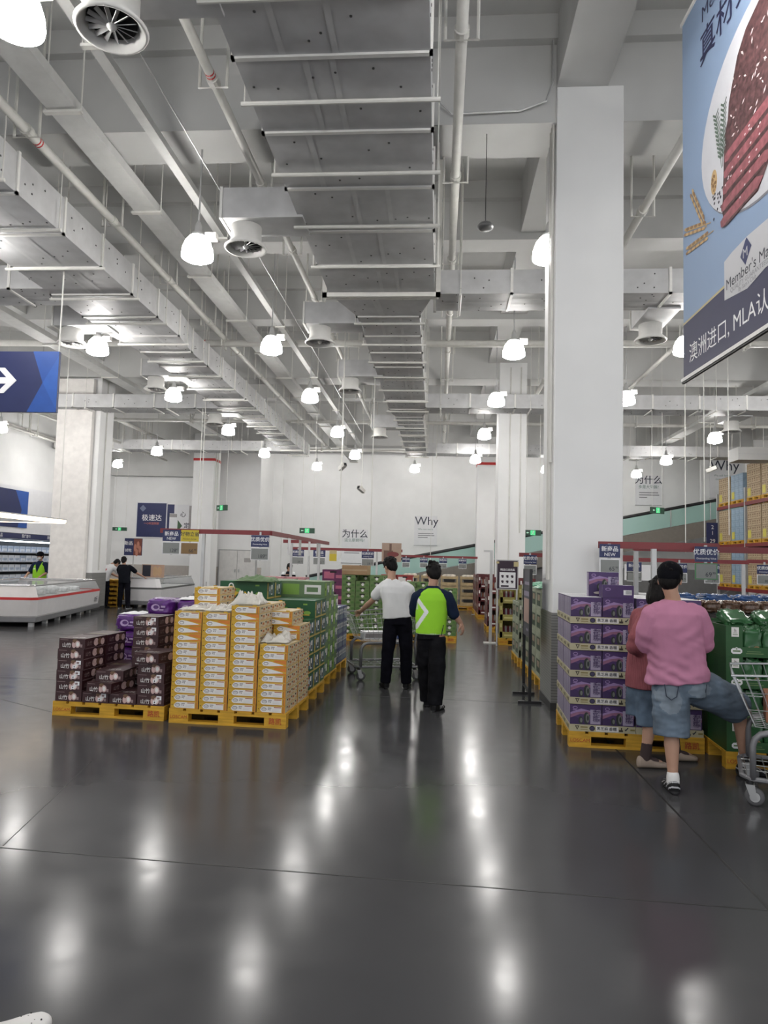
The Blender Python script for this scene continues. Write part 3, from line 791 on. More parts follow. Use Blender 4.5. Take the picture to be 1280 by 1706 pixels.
def wave_mark(w, h, y, m):
    q = MB()
    q.disc(w * 0.42, h * 0.55, w * 0.16, h * 0.2, y, 0).disc(w * 0.44, h * 0.57, w * 0.10, h * 0.11, y - 0.001, 1)
    q.fy(w * 0.55, h * 0.38, w * 0.72, h * 0.45, y, 0).fy(w * 0.62, h * 0.55, w * 0.78, h * 0.66, y, 0)
    return q
PURM = [pack_mesh(0.34, 0.4, 0.2, PUR, seed=s_, name='purple_pack', crease=0.16) for s_ in (1, 2)]
pallet(-3.95, 8.3, 'yellow pallet behind the brown cartons, under the purple packs', RZ)
fp = Frame(-3.95, 8.3)
for c in range(3):
    for k in range(4 if c == 0 else 5):
        o = put(PURM[(c + k) % 2], 'purple_pack', f'purple film pack, {tier(k, 4 if c == 0 else 5)} in the stack {("nearest the freezer", "midway", "nearest the yellow cartons")[c]} behind the brown cartons', 'pack', 'purple film packs', fp.at(0.06 + c * 0.38, 0.03, 0.1445 + k * 0.198), RZ)
        wave_mark(0.34, 0.2, -0.008, 0).build('pale_swirl_print', [mat('lilac_print', (0.48, 0.34, 0.58), 0.4), PUR], o)
crumple('paper_sheet', 'white paper sheet lying on the purple packs', 'paper', fp.at(0.24, 0.25, 0.948), 0.3, 0.3, 0.03, PAPER, 6)
crumple('paper_sheet', 'white paper sheet over the purple packs beside the yellow cartons', 'paper', fp.at(0.98, 0.22, 1.146), 0.32, 0.3, 0.04, PAPER, 8)

# ---------------------------------------------------------------- green, pale green and blue cartons along the aisle
GRN = mat('dark_green_card', (0.012, 0.085, 0.03), 0.5, var=0.08)
PGRN = mat('pale_green_card', (0.115, 0.19, 0.085), 0.55, var=0.12)
BLUC = mat('indigo_card', (0.035, 0.045, 0.13), 0.5, var=0.15)
def fruit_carton(base, kind):
    w, d, h = 0.585, 0.322, 0.206
    q = MB().box(0, 0, 0, w, d, h, 0)
    e = -0.0012
    if kind == 0:
        q.disc(0.14, 0.145, 0.035, 0.04, e, 1).disc(0.14, 0.145, 0.02, 0.024, e * 1.6, 0)
        q.py([(0.06, 0.07), (0.09, 0.03), (0.2, 0.03), (0.24, 0.075), (0.15, 0.09)], e * 2, 2).disc(0.2, 0.1, 0.06, 0.025, e * 1.5, 3)
        q.py([(0.3, 0.08), (0.32, 0.085), (0.36, 0.02), (0.335, 0.02)], e * 2, 2)
        q.fy(0.44, 0.15, 0.49, 0.168, e, 3).disc(0.49, 0.06, 0.045, 0.022, e, 3).fy(0.43, 0.03, 0.52, 0.04, e, 2)
    else:
        q.fy(0.03, 0.03, 0.25, 0.17, e, 3).fy(0.32, 0.04, 0.54, 0.16, e, 1).fy(0.35, 0.07, 0.5, 0.13, e * 2, 0)
    for s in (1, -1):
        x = w + 0.0012 if s > 0 else -0.0012
        F = q.fx if s > 0 else q.fxn
        x2 = x + s * 0.0008
        if kind == 0:
            F(0.012, 0.01, 0.065, 0.19, x, 4); F(0.032, 0.09, 0.05, 0.115, x2, 5)
            F(0.09, 0.05, 0.16, 0.17, x, 6); F(0.105, 0.09, 0.14, 0.15, x2, 1); F(0.18, 0.045, 0.245, 0.165, x, 1); F(0.19, 0.06, 0.235, 0.11, x2, 5)
            F(0.265, 0.03, 0.31, 0.18, x, 6); F(0.0, 0.0, 0.32, 0.02, x2, 4)
        elif kind == 1:
            F(0.02, 0.02, 0.14, 0.185, x, 3); F(0.045, 0.09, 0.075, 0.12, x2, 5); F(0.16, 0.03, 0.22, 0.16, x, 6); F(0.235, 0.06, 0.3, 0.15, x, 1); F(0.17, 0.1, 0.21, 0.15, x2, 1)
        else:
            for k in range(3):
                yy = 0.012 + k * 0.104
                F(yy, 0.02, yy + 0.028, 0.19, x, 7); F(yy + 0.04, 0.1, yy + 0.082, 0.17, x, 1); F(yy + 0.05, 0.118, yy + 0.072, 0.15, x2, 0); F(yy + 0.04, 0.03, yy + 0.08, 0.075, x, 6)
    return q.mesh('fruit_carton', [base, LAB, mat('mango_yellow_print', (0.62, 0.40, 0.04), 0.5), mat('leaf_green_print', (0.20, 0.36, 0.06), 0.5), mat('kraft_yellow_card', (0.47, 0.36, 0.10), 0.6), DARK, mat('slate_blue_print', (0.10, 0.15, 0.22), 0.5), mat('grey_green_print', (0.30, 0.36, 0.33), 0.5)])
FC = [fruit_carton(GRN, 0), fruit_carton(PGRN, 1), fruit_carton(BLUC, 2)]
def fruit_stack(px, py_, kind, heights, words_, place):
    f = Frame(px, py_)
    pallet(px, py_, f'yellow pallet along the aisle {place}', RZ)
    for (c, r), n in heights.items():
        for k in range(n):
            put(FC[kind], 'fruit_carton', f'{words_}, {tier(k, n)}, {("inner", "aisle")[c]} side, {("front", "middle", "back")[r]} row {place}', 'carton',
                'large fruit cartons along the aisle', f.at(0.010 + c * 0.596 + jit(0.002), 0.006 + r * 0.332 + jit(0.002), 0.1445 + k * 0.2065), RZ + radians(jit(0.2)))
fruit_stack(-2.66, 8.12, 0, {(0, 0): 5, (1, 0): 4, (0, 1): 6, (1, 1): 5, (0, 2): 6, (1, 2): 5}, 'dark green mango carton', 'behind the yellow cartons')
fruit_stack(-2.66, 9.2, 1, {(0, 0): 6, (1, 0): 6, (0, 1): 6, (1, 1): 6, (0, 2): 6, (1, 2): 5}, 'pale green fruit carton', 'between green and indigo cartons')
fruit_stack(-2.66, 10.27, 2, {(0, 0): 4, (1, 0): 4, (0, 1): 4, (1, 1): 4, (0, 2): 4, (1, 2): 4}, 'indigo carton with white stickers', 'nearest the shopping cart')
crumple('paper_sheet', 'white sheet lying on the indigo cartons nearest the cart', 'paper', (-1.66, 10.5, 0.975), 0.4, 0.3, 0.03, PAPER, 9)
crumple('loose_produce_bag', 'olive green crinkled bag lying open on the mango cartons', 'bag', (-2.2, 8.5, 1.385), 0.5, 0.35, 0.1, PGRN, 10)
# pale green melon crates behind the cart
LGRN = mat('light_green_card', (0.115, 0.19, 0.06), 0.55, var=0.25, scale=9)
def melon_crate():
    w, d, h = 0.29, 0.39, 0.122
    q = MB().box(0, 0, 0, w, d, 0.1, 0).box(0, 0, 0.1, w, 0.02, h, 0).box(0, d - 0.02, 0.1, w, d, h, 0).box(0, 0.02, 0.1, 0.01, d - 0.02, h - 0.01, 0).box(w - 0.01, 0.02, 0.1, w, d - 0.02, h - 0.01, 0)
    e = -0.0012
    q.fy(0.09, 0.075, 0.2, 0.1, e, 2).disc(0.15, 0.05, 0.03, 0.03, e, 1).fy(0.02, 0.02, 0.09, 0.06, e, 3).fy(0.21, 0.02, 0.27, 0.06, e, 3)
    q.fx(0.12, 0.07, 0.27, 0.1, w + 0.001, 2).fx(0.05, 0.02, 0.1, 0.07, w + 0.001, 1)
    q.ell((w / 2, d / 2, 0.1), (w * 0.4, d * 0.42, 0.021), 10, 6, 4)
    return q.mesh('melon_crate', [LGRN, LAB, DARK, mat('deep_leaf_print', (0.07, 0.17, 0.035), 0.5), mat('melon_skin', (0.22, 0.30, 0.07), 0.5, var=0.3)])
MC = melon_crate()
for px, py_, hs, pl in ((-2.05, 15.0, (10, 9, 10, 8), 'behind the indigo cartons'), (-0.8, 15.2, (9, 8, 7, 7), 'behind the man in the white shirt')):
    f = Frame(px, py_)
    pallet(px, py_, f'yellow pallet of light green crates {pl}', RZ)
    for c, n in enumerate(hs):
        for r in range(2):
            n2 = n + (1 if r and c % 2 else 0)
            for k in range(n2):
                put(MC, 'melon_crate', f'light green crate, {tier(k, n2)}, {("first", "second", "third", "fourth")[c]} {("front", "back")[r]} stack {pl}', 'crate', 'light green fruit crates',
                    f.at(0.008 + c * 0.299 + jit(0.002), 0.01 + r * 0.42, 0.1445 + k * 0.123), RZ + radians(jit(0.4)))
KRAFT = mat('brown_kraft_card', (0.33, 0.21, 0.11), 0.65, var=0.06)
cb = tag(MB().box(0, 0, 0, 0.55, 0.36, 0.2).build('cardboard_box', KRAFT, None, loc=(-2.05, 15.02, 1.38), rz=radians(-6), bevel=0.004), 'brown cardboard box standing on the light green crates', 'cardboard box')
MB().fy(0.0, 0.085, 0.55, 0.115, -0.001).build('packing_tape', mat('tan_tape', (0.40, 0.29, 0.17), 0.3), cb)

# ---------------------------------------------------------------- goods farther back on the left of the aisle
PINKC = mat('pink_printed_card', (0.50, 0.27, 0.28), 0.5, var=0.35, scale=14)
REDB = mat('red_film_bag', (0.45, 0.04, 0.06), 0.3, var=0.3, scale=10, bump=0.3)
NAVYC = mat('navy_printed_card', (0.03, 0.045, 0.15), 0.5, var=0.2)
def simple_carton(name, w, d, h, base, accent, hole=True):
    q = MB().box(0, 0, 0, w, d, h, 0)
    e = -0.0012
    q.fy(w * 0.08, h * 0.15, w * 0.55, h * 0.8, e, 1).fy(w * 0.62, h * 0.2, w * 0.92, h * 0.5, e, 1)
    if hole: q.fy(w * 0.35, h * 0.7, w * 0.65, h * 0.85, e * 2, 2)
    q.fx(d * 0.1, h * 0.2, d * 0.9, h * 0.8, w + 0.001, 1).fxn(d * 0.1, h * 0.2, d * 0.9, h * 0.8, -0.001, 1)
    return q.mesh(name, [base, accent, DARK])
PKM = simple_carton('pink_carton', 0.38, 0.3, 0.2, PINKC, LAB)
NVM = simple_carton('navy_carton', 0.3, 0.3, 0.22, NAVYC, mat('slate_navy_print', (0.05, 0.07, 0.17), 0.5))
f = Frame(-3.2, 12.4)
pallet(-3.2, 12.4, 'yellow pallet of pink cartons behind the green cartons', RZ)
for c in range(2):
    for r in range(2):
        for k in range(5 + r):
            put(PKM, 'pink_carton', f'pink carton, {tier(k, 5 + r)}, {("first", "second", "third")[c]} {("front", "back")[r]} stack behind the green cartons', 'carton', 'pink printed cartons', f.at(0.01 + c * 0.39, 0.02 + r * 0.4, 0.1445 + k * 0.2008), RZ)
put(pack_mesh(0.52, 0.3, 0.16, REDB, seed=4, name='red_bag', crease=0.22), 'red_bag', 'bulging red bag lying on the pink cartons', 'bag', None, f.at(0.25, -0.02, 1.15), RZ)
for c in range(2):
    for k in range(5):
        put(NVM, 'navy_carton', f'navy blue carton, {tier(k, 5)} of the {("front", "back")[c]} stack beside the pink cartons', 'carton', 'navy blue cartons', f.at(0.82, 0.03 + c * 0.33, 0.1445 + k * 0.221), RZ)
MAG = simple_carton('magenta_carton', 0.55, 0.5, 0.26, mat('dark_magenta_card', (0.12, 0.015, 0.08), 0.5, var=0.2), mat('rose_print', (0.45, 0.12, 0.2), 0.5))
pallet(-2.9, 17.4, 'yellow pallet of dark magenta cartons behind the light green crates', RZ)
for k in range(5):
    for c in range(2):
        put(MAG, 'magenta_carton', f'dark magenta carton, {tier(k, 5)}, {("outer", "inner")[c]} stack behind the light green crates', 'carton', 'dark magenta cartons', Frame(-2.9, 17.4).at(0.02 + c * 0.58, 0.1, 0.1445 + k * 0.261), RZ)
RDM = simple_carton('red_carton', 0.4, 0.4, 0.24, mat('deep_red_card', (0.30, 0.03, 0.03), 0.5, var=0.2), LAB)
pallet(-1.5, 18.2, 'yellow pallet of red cartons beyond the man in white', RZ)
for c in range(2):
    for k in range(5):
        put(RDM, 'red_carton', f'red and white carton, {tier(k, 5)}, {("outer", "aisle side")[c]} stack beyond the man in white', 'carton', 'red and white cartons', Frame(-1.5, 18.2).at(0.02 + c * 0.42, 0.1, 0.1445 + k * 0.241), RZ)
# crates under the travelator
WOOD = mat('pale_pine_wood', (0.48, 0.37, 0.20), 0.6, var=0.18, scale=6)
def wood_crate():
    w, d, h = 0.62, 0.5, 0.36
    q = MB()
    q.box(0, 0, 0, w, d, 0.03, 0)
    for x in (0, w - 0.05): q.box(x, 0, 0.03, x + 0.05, 0.05, h, 0).box(x, d - 0.05, 0.03, x + 0.05, d, h, 0)
    for za, zb in ((0.04, 0.12), (0.25, 0.34)):
        q.box(0, -0.012, za, w, 0, zb, 0).box(0, d, za, w, d + 0.012, zb, 0).box(-0.012, 0, za, 0, d, zb, 0).box(w, 0, za, w + 0.012, d, zb, 0)
    q.py([(0.12, 0.13), (0.5, 0.13), (0.52, 0.24), (0.1, 0.24)], 0.02, 1)
    return q.mesh('wooden_crate', [WOOD, DARK])
WCM = wood_crate()
CLOTH = mat('white_wrapped_goods', (0.62, 0.56, 0.47), 0.5, var=0.4, scale=9)
GOODS = [pack_mesh(0.5, 0.38, 0.16, CLOTH, seed=s_, name='wrapped_goods') for s_ in (11, 12)]
for c in range(4):
    x = -1.35 + c * 0.72
    pallet(x - 0.0 if c % 2 == 0 else x, 26.2, f'small run of yellow pallet under the {("first", "second", "third", "fourth")[c]} wooden crate stack below the travelator', 0) if c in (0, 2) else None
    for k in range(3):
        o = put(WCM, 'wooden_crate', f'pine crate below the travelator, {tier(k, 3)}, {("first", "second", "third", "fourth")[c]} stack from the green crates', 'crate', 'pine crates below the travelator', (x + 0.01, 26.3, 0.1455 + k * 0.362))
    put(GOODS[c % 2], 'wrapped_goods', f'pale wrapped goods heaped on the {("first", "second", "third", "fourth")[c]} pine crate stack', 'goods', 'wrapped goods on the crates', (x + 0.06, 26.36, 0.1455 + 3 * 0.362 - 0.11 + 0.001))

# ---------------------------------------------------------------- right of the aisle
OLIVE = mat('olive_yellow_card', (0.33, 0.29, 0.08), 0.55, var=0.12)
SAGE = mat('sage_card', (0.30, 0.33, 0.24), 0.55, var=0.2)
def display_tray(name, w, d, h, base, lip, goods, plate=None):
    """open fronted shelf-ready tray: floor, sides, back, low lip"""
    q = MB().box(0, 0, 0, w, d, 0.01, 0).box(0, 0, 0.01, 0.012, d, h, 0).box(w - 0.012, 0, 0.01, w, d, h, 0).box(0.012, d - 0.012, 0.01, w - 0.012, d, h, 0)
    q.box(0.012, 0, 0.01, w - 0.012, 0.01, h * lip, 0)
    q.box(0.012, 0, 0.01, w * 0.18, 0.012, h, 0).box(w * 0.82, 0, 0.01, w - 0.012, 0.012, h, 0)
    e = -0.0012
    for xa in (w * 0.04,):
        q.fy(xa, h * 0.62, xa + w * 0.1, h * 0.85, e, 1)
    q.fy(w * 0.25, h * lip * 0.35, w * 0.75, h * lip * 0.6, e, 1)
    for sx in (-0.0012, w + 0.0012):
        F = q.fxn if sx < 0 else q.fx
        F(d * 0.15, h * 0.2, d * 0.85, h * 0.8, sx, 2); F(d * 0.25, h * 0.45, d * 0.7, h * 0.72, sx * (1 if sx > 0 else 2) + (0.001 if sx > 0 else 0), 3)
    rr = random.Random(5)
    for k in range(5):
        q.ell((w * (0.26 + 0.12 * k), d * 0.25, h * 0.42), (w * 0.07, 0.05, h * 0.3), 8, 6, 4 if k % 2 else 3)
    return q.mesh(name, [base, plate or LAB] + goods)
OTM = display_tray('drink_tray', 0.39, 0.49, 0.36, OLIVE, 0.36, [mat('dark_panel_print', (0.05, 0.045, 0.05), 0.4), mat('ruby_pack', (0.16, 0.03, 0.04), 0.35), mat('pale_pack', (0.42, 0.40, 0.42), 0.35)], mat('pale_yellow_label', (0.60, 0.54, 0.22), 0.5))
STM = display_tray('sage_tray', 0.39, 0.49, 0.30, SAGE, 0.4, [mat('dark_green_window', (0.03, 0.055, 0.035), 0.5), mat('taupe_pack', (0.30, 0.23, 0.17), 0.4), mat('leafy_pack', (0.07, 0.16, 0.06), 0.4)])
MRM = display_tray('maroon_tray', 0.39, 0.49, 0.40, mat('maroon_card', (0.12, 0.018, 0.022), 0.45, var=0.3), 0.35, [mat('dark_maroon_print', (0.045, 0.012, 0.014), 0.4), mat('silver_pack', (0.45, 0.42, 0.42), 0.35), mat('rust_pack', (0.28, 0.09, 0.05), 0.4)])
def tray_stack(x, y, rz, mesh, h, n, words_, cat, place, group, cols=3, rows=2, name='tray'):
    pallet(x, y, f'yellow pallet {place}', rz)
    f = Frame(x, y, rz)
    for c in range(cols):
        for r in range(rows):
            for k in range(n):
                put(mesh, name, f'{words_}, {tier(k, n)}, {("front", "back")[r]} {("aisle", "middle", "far")[c]} stack {place}', cat, group, f.at(0.012 + c * 0.395, 0.01 + r * 0.5, 0.1445 + k * (h + 0.002)), rz)
tray_stack(1.38, 9.75, 0, STM, 0.30, 4, 'sage tray', 'tray', 'just behind the black sign stand', 'sage printed trays', name='sage_tray')
tray_stack(1.36, 10.85, 0, STM, 0.30, 4, 'sage tray', 'tray', 'second behind the black sign stand', 'sage printed trays', name='sage_tray')
tray_stack(1.33, 11.95, 0, STM, 0.30, 3, 'sage tray', 'tray', 'third behind the black sign stand', 'sage printed trays', name='sage_tray')
tray_stack(1.28, 15.1, 0, OTM, 0.36, 3, 'olive drink tray', 'tray', 'below the black framed poster', 'olive yellow drink trays', name='drink_tray')
for k, y in enumerate((17.9, 22.0, 23.2, 24.4)):
    tray_stack(1.22, y, 0, MRM, 0.40, 3, 'maroon tray', 'tray', ('before the nearer banded column', 'just past the nearer banded column', 'second past the nearer banded column', 'nearest the far banded column')[k], 'maroon trays of packs', name='maroon_tray')
crumple('green_film', 'torn green stretch film hanging on the sage trays', 'film', (1.55, 10.05, 1.357), 0.45, 0.6, 0.06, mat('green_film', (0.12, 0.35, 0.22), 0.3, var=0.3), 12)
crumple('green_film', 'green stretch film crumpled on the second sage pallet', 'film', (1.6, 11.2, 1.357), 0.5, 0.5, 0.08, mat('green_film', (0.12, 0.35, 0.22), 0.3), 13)
# cardboard and bag goods behind the big column
pallet(2.6, 12.3, 'yellow pallet of white cartons seen past the big column')
WCT = simple_carton('white_carton', 0.38, 0.32, 0.22, PAPER, mat('pale_grey_print', (0.55, 0.55, 0.56), 0.5))
for c in range(3):
    for k in range(5):
        put(WCT, 'white_carton', f'white carton, {tier(k, 5)}, {("first", "second", "third")[c]} stack behind the man in pink', 'carton', 'white cartons behind the man in pink', (2.62 + c * 0.39, 12.33, 0.1445 + k * 0.221))

# ---------------------------------------------------------------- purple cartons in trays
PURP = mat('violet_printed_card', (0.062, 0.03, 0.12), 0.45, var=0.12, scale=5)
PURD = mat('deep_violet_card', (0.04, 0.018, 0.085), 0.45, var=0.1)
PURW = mat('lilac_side_print', (0.31, 0.275, 0.38), 0.5, var=0.3, scale=18)
DUSK = mat('dusk_pink_print', (0.28, 0.125, 0.21), 0.5, var=0.2, scale=10)
def violet_carton():
    w, d, h = 0.283, 0.118, 0.19
    SZ = 0.236 / 0.19
    q = MB(Matrix.Diagonal((1, 1, SZ, 1))).box(0, 0, 0, w, d, h, 0)
    e = -0.0012
    q.py([(0.002, 0.09), (0.09, 0.12), (0.17, 0.118), (0.281, 0.10), (0.281, 0.125), (0.15, 0.15), (0.002, 0.125)], e, 2)
    q.py([(0.002, 0.115), (0.07, 0.135), (0.15, 0.143), (0.281, 0.118), (0.281, 0.13), (0.1, 0.16), (0.002, 0.13)], e * 1.4, 7)
    q.py([(0.002, 0.04), (0.002, 0.09), (0.04, 0.1), (0.09, 0.085), (0.13, 0.07), (0.2, 0.05), (0.281, 0.05), (0.281, 0.002), (0.002, 0.002)], e * 2, 1)
    q.disc(0.147, 0.09, 0.026, 0.045, e * 2.6, 3, 18).disc(0.158, 0.092, 0.017, 0.034, e * 3, 4, 16).disc(0.16, 0.092, 0.009, 0.02, e * 3.4, 3, 12)
    q.disc(0.095, 0.075, 0.02, 0.028, e * 2.6, 3).disc(0.1, 0.075, 0.011, 0.017, e * 3, 4)
    q.disc(0.13, 0.028, 0.085, 0.012, e * 2.4, 5).disc(0.2, 0.03, 0.02, 0.01, e * 2.8, 3)
    q.fy(0.182, 0.05, 0.272, 0.155, e * 2.8, 6)
    q.words('香', 0.05, (0.228, e * 3.4, 0.13), 1).words('糯', 0.05, (0.228, e * 3.4, 0.085), 1).words('黑', 0.026, (0.258, e * 3.4, 0.138), 1).words('芝', 0.026, (0.258, e * 3.4, 0.108), 1).words('麻', 0.026, (0.258, e * 3.4, 0.078), 1)
    q.disc(0.045, 0.165, 0.022, 0.012, e, 7).disc(0.045, 0.165, 0.015, 0.007, e * 1.5, 0).fy(0.025, 0.146, 0.065, 0.151, e, 7)
    x = -0.0012
    q.fxn(0.006, 0.004, d - 0.006, h - 0.006, x, 6).fxn(0.03, 0.05, 0.085, 0.16, x * 1.8, 8).fxn(0.02, 0.02, 0.1, 0.03, x * 1.8, 8)
    q.face([(0.004, 0.004, h + 0.001), (w - 0.004, 0.004, h + 0.001), (w - 0.004, d - 0.004, h + 0.001), (0.004, d - 0.004, h + 0.001)], 9)
    return q.mesh('violet_carton', [PURP, PURD, DUSK, mat('charcoal_roll_print', (0.025, 0.028, 0.03), 0.5), mat('grey_green_roll_print', (0.16, 0.17, 0.15), 0.5), mat('cream_plate_print', (0.45, 0.40, 0.36), 0.5), mat('lilac_panel_print', (0.36, 0.31, 0.43), 0.5), mat('lilac_line_print', (0.30, 0.20, 0.40), 0.5), PURW, PAPER])
VC = violet_carton()
BEIGE = mat('beige_tray_card', (0.46, 0.42, 0.28), 0.6, var=0.06)
def violet_tray():
    w, d, h = 0.592, 0.495, 0.062
    q = MB().box(0, 0, 0, w, d, 0.006, 0)
    q.box(0, 0, 0.006, w, 0.005, h, 0).box(0, d - 0.005, 0.006, w, d, h, 0).box(0, 0.005, 0.006, 0.005, d - 0.005, h, 0).box(w - 0.005, 0.005, 0.006, w, d - 0.005, h, 0)
    e = -0.0012
    q.fy(0.24, 0.008, 0.44, 0.054, e, 2).words('黑芝麻 香糯', 0.034, (0.335, e * 2, 0.031), 1)
    q.disc(0.205, 0.031, 0.026, 0.023, e, 1).disc(0.205, 0.031, 0.018, 0.015, e * 2, 3)
    q.py([(0.05, 0.052), (0.09, 0.052), (0.07, 0.012)], e, 4).py([(0.062, 0.045), (0.078, 0.045), (0.07, 0.025)], e * 2, 0)
    q.fy(0.1, 0.034, 0.165, 0.046, e, 5).fy(0.1, 0.016, 0.165, 0.022, e, 5)
    q.py([(0.445, 0.012), (0.48, 0.012), (0.48, 0.03), (0.472, 0.03), (0.472, 0.05), (0.462, 0.05), (0.462, 0.03), (0.445, 0.03)], e, 4)
    q.py([(0.495, 0.032), (0.505, 0.02), (0.53, 0.05), (0.523, 0.055), (0.505, 0.034), (0.5, 0.038)], e, 1)
    q.fy(0.545, 0.025, 0.585, 0.04, e, 5)
    for yy in (0.06, 0.3):
        q.fxn(yy, 0.016, yy + 0.05, 0.046, -0.0012, 4); q.fxn(yy + 0.07, 0.02, yy + 0.13, 0.04, -0.0012, 5)
    return q.mesh('carton_tray', [BEIGE, INKD, LAB, mat('violet_seal', (0.05, 0.04, 0.10), 0.5), mat('brown_black_print', (0.04, 0.03, 0.022), 0.5), mat('olive_print', (0.22, 0.18, 0.06), 0.5)])
VT = violet_tray()
RZP = radians(-2.6)
fv = Frame(1.235, 6.8, RZP)
pallet(1.235, 6.8, 'orange yellow pallet stencilled in red, under the violet cartons', RZP)
for k in range(5):
    z = 0.1445 + k * 0.2475
    for c in range(2):
        for r in range(2):
            put(VT, 'carton_tray', f'beige card tray, {tier(k, 5)}, {("column side", "shoppers side")[c]}, {("front", "back")[r]} of the violet stack', 'tray', 'beige trays of the violet stack', fv.at(0.004 + c * 0.596, 0.004 + r * 0.499, z), RZP)
            for i in range(2):
                for j_ in range(4):
                    seen = (r == 0 and j_ == 0) or (c == 0 and i == 0) or k == 4
                    if not seen: continue
                    put(VC, 'violet_carton', f'violet carton, {tier(k, 5)} tier, {("first", "second", "third", "fourth")[c * 2 + i]} across from the column, {ORD[r * 4 + j_].replace("lowest", "first")} row deep', 'carton', 'violet printed cartons',
                        fv.at(0.004 + c * 0.596 + 0.0075 + i * 0.291, 0.004 + r * 0.499 + 0.0108 + j_ * 0.1198 + jit(0.0006), z + 0.0065), RZP)
zt = 0.1445 + 4 * 0.2475 + 0.0065 + 0.2375
def loose_box():
    q = MB().box(0, 0, 0, 0.283, 0.19, 0.118, 0)
    q.fy(0.19, 0.03, 0.265, 0.075, -0.0012, 1)
    for k in range(9): q.fy(0.21 + k * 0.006, 0.036, 0.2125 + k * 0.006, 0.07, -0.0024, 2)
    q.disc(0.05, 0.08, 0.025, 0.014, -0.0012, 3).disc(0.05, 0.08, 0.017, 0.008, -0.0018, 0)
    return q.mesh('violet_carton', [PURP, PAPER, INKD, mat('lilac_line_print', (0.30, 0.20, 0.40), 0.5)])
put(loose_box(), 'violet_carton', 'violet carton lying flat with white barcode sticker, on top of the stack', 'carton', 'violet printed cartons', fv.at(0.3, 0.02, zt), RZP)
put(VC, 'violet_carton', 'violet carton standing alone behind the flat one on top of the stack', 'carton', 'violet printed cartons', fv.at(0.22, 0.3, zt), RZP)

# ---------------------------------------------------------------- green bag display
DGRN = mat('bottle_green_card', (0.018, 0.085, 0.022), 0.5, var=0.08)
GBAG = mat('glossy_green_film', (0.035, 0.12, 0.045), 0.16, var=0.35, scale=7)
def green_display():
    w, d, h = 0.57, 0.48, 0.262
    q = MB().box(0, 0, 0, w, d, 0.01, 0).box(0, 0, 0.01, 0.012, d, h, 0).box(w - 0.012, 0, 0.01, w, d, h, 0).box(0.012, d - 0.012, 0.01, w - 0.012, d, h, 0)
    q.box(0.012, 0, 0.01, w - 0.012, 0.01, 0.085, 0).box(0.012, 0, 0.085, 0.135, 0.012, h, 0).box(w - 0.1, 0, 0.085, w - 0.012, 0.012, h, 0)
    e = -0.0012
    q.fy(0.045, 0.17, 0.105, 0.25, e, 1).words('h', 0.04, (0.075, e * 2, 0.222), 4).fy(0.055, 0.185, 0.095, 0.19, e * 2, 3).fy(0.06, 0.2, 0.09, 0.204, e * 2, 3)
    q.py([(0.04, 0.04), (0.055, 0.026), (0.115, 0.026), (0.13, 0.04), (0.13, 0.06), (0.115, 0.074), (0.1, 0.074), (0.085, 0.082), (0.07, 0.074), (0.055, 0.074), (0.04, 0.06)], e, 2)
    q.disc(0.085, 0.068, 0.008, 0.006, e * 2, 3, 8).fy(0.055, 0.044, 0.115, 0.056, e * 2, 3)
    q.fy(0.16, 0.028, 0.3, 0.036, e, 3).fy(0.17, 0.046, 0.28, 0.052, e, 3).fy(0.35, 0.026, 0.5, 0.034, e, 3).fy(0.38, 0.044, 0.46, 0.05, e, 3)
    return q.mesh('display_tray', [DGRN, LAB, PAPER, mat('dim_green_lettering', (0.12, 0.20, 0.08), 0.5), mat('brown_black_print', (0.04, 0.03, 0.022), 0.5)])
GD = green_display()
def green_bag(seed):
    w, d, h = 0.19, 0.12, 0.20
    me = pack_mesh(w, d, h, [GBAG, mat('cookie_print', (0.36, 0.20, 0.10), 0.4, var=0.35, scale=40), mat('cream_bag_print', (0.62, 0.56, 0.40), 0.4)], seed=seed, name='green_bag', crease=0.34)
    return me
GB = [green_bag(s_) for s_ in (21, 22, 23)]
fg = Frame(2.44, 6.29, radians(-3))
pallet(2.44, 6.29, 'orange yellow pallet under the bottle green bag display', radians(-3))
for k in range(4):
    z = 0.1445 + k * 0.2625
    for c in range(2):
        for r in range(2):
            put(GD, 'display_tray', f'bottle green display tray, {tier(k, 4)}, {("violet side", "cart side")[c]}, {("front", "back")[r]} row', 'display tray', 'bottle green display trays', fg.at(0.01 + c * 0.585, 0.005 + r * 0.49, z), radians(-3))
            if r == 0:
                for i in range(2):
                    b_ = thing('green_bag', f'glossy green snack bag, {("first", "second")[i]} in the {tier(k, 4)} tray, {("violet side", "cart side")[c]}', 'bag', fg.at(0.155 + c * 0.585 + i * 0.165, 0.03, z + 0.012), radians(-3), 'green snack bags')
                    o = bpy.data.objects.new('bag_body', GB[(i + k + c) % 3]); COL.objects.link(o); o.parent = b_
                    o.scale = (0.84, 0.9, 1.1)
                    q = MB().disc(0.11, 0.05, 0.032, 0.032, -0.004, 0).disc(0.05, 0.045, 0.022, 0.03, -0.003, 1)
                    q.build('cookie_picture', [mat('cookie_print', (0.36, 0.20, 0.10), 0.4), mat('cream_bag_print', (0.62, 0.56, 0.40), 0.4)], b_)
z = 0.1445 + 4 * 0.2625
for i in range(4):
    b_ = put(GB[i % 3], 'green_bag', f'glossy green bag lying on top, {("first", "second", "third", "fourth")[i]} from the violet cartons', 'bag', 'green snack bags', fg.at(0.08 + i * 0.27, 0.10, z - 0.03), radians(-3 + jit(14)))
    b_.rotation_euler = (radians(-62), 0, b_.rotation_euler[2]); b_.location.z = z + 0.02; b_.scale = (1.25, 0.7, 1.1)
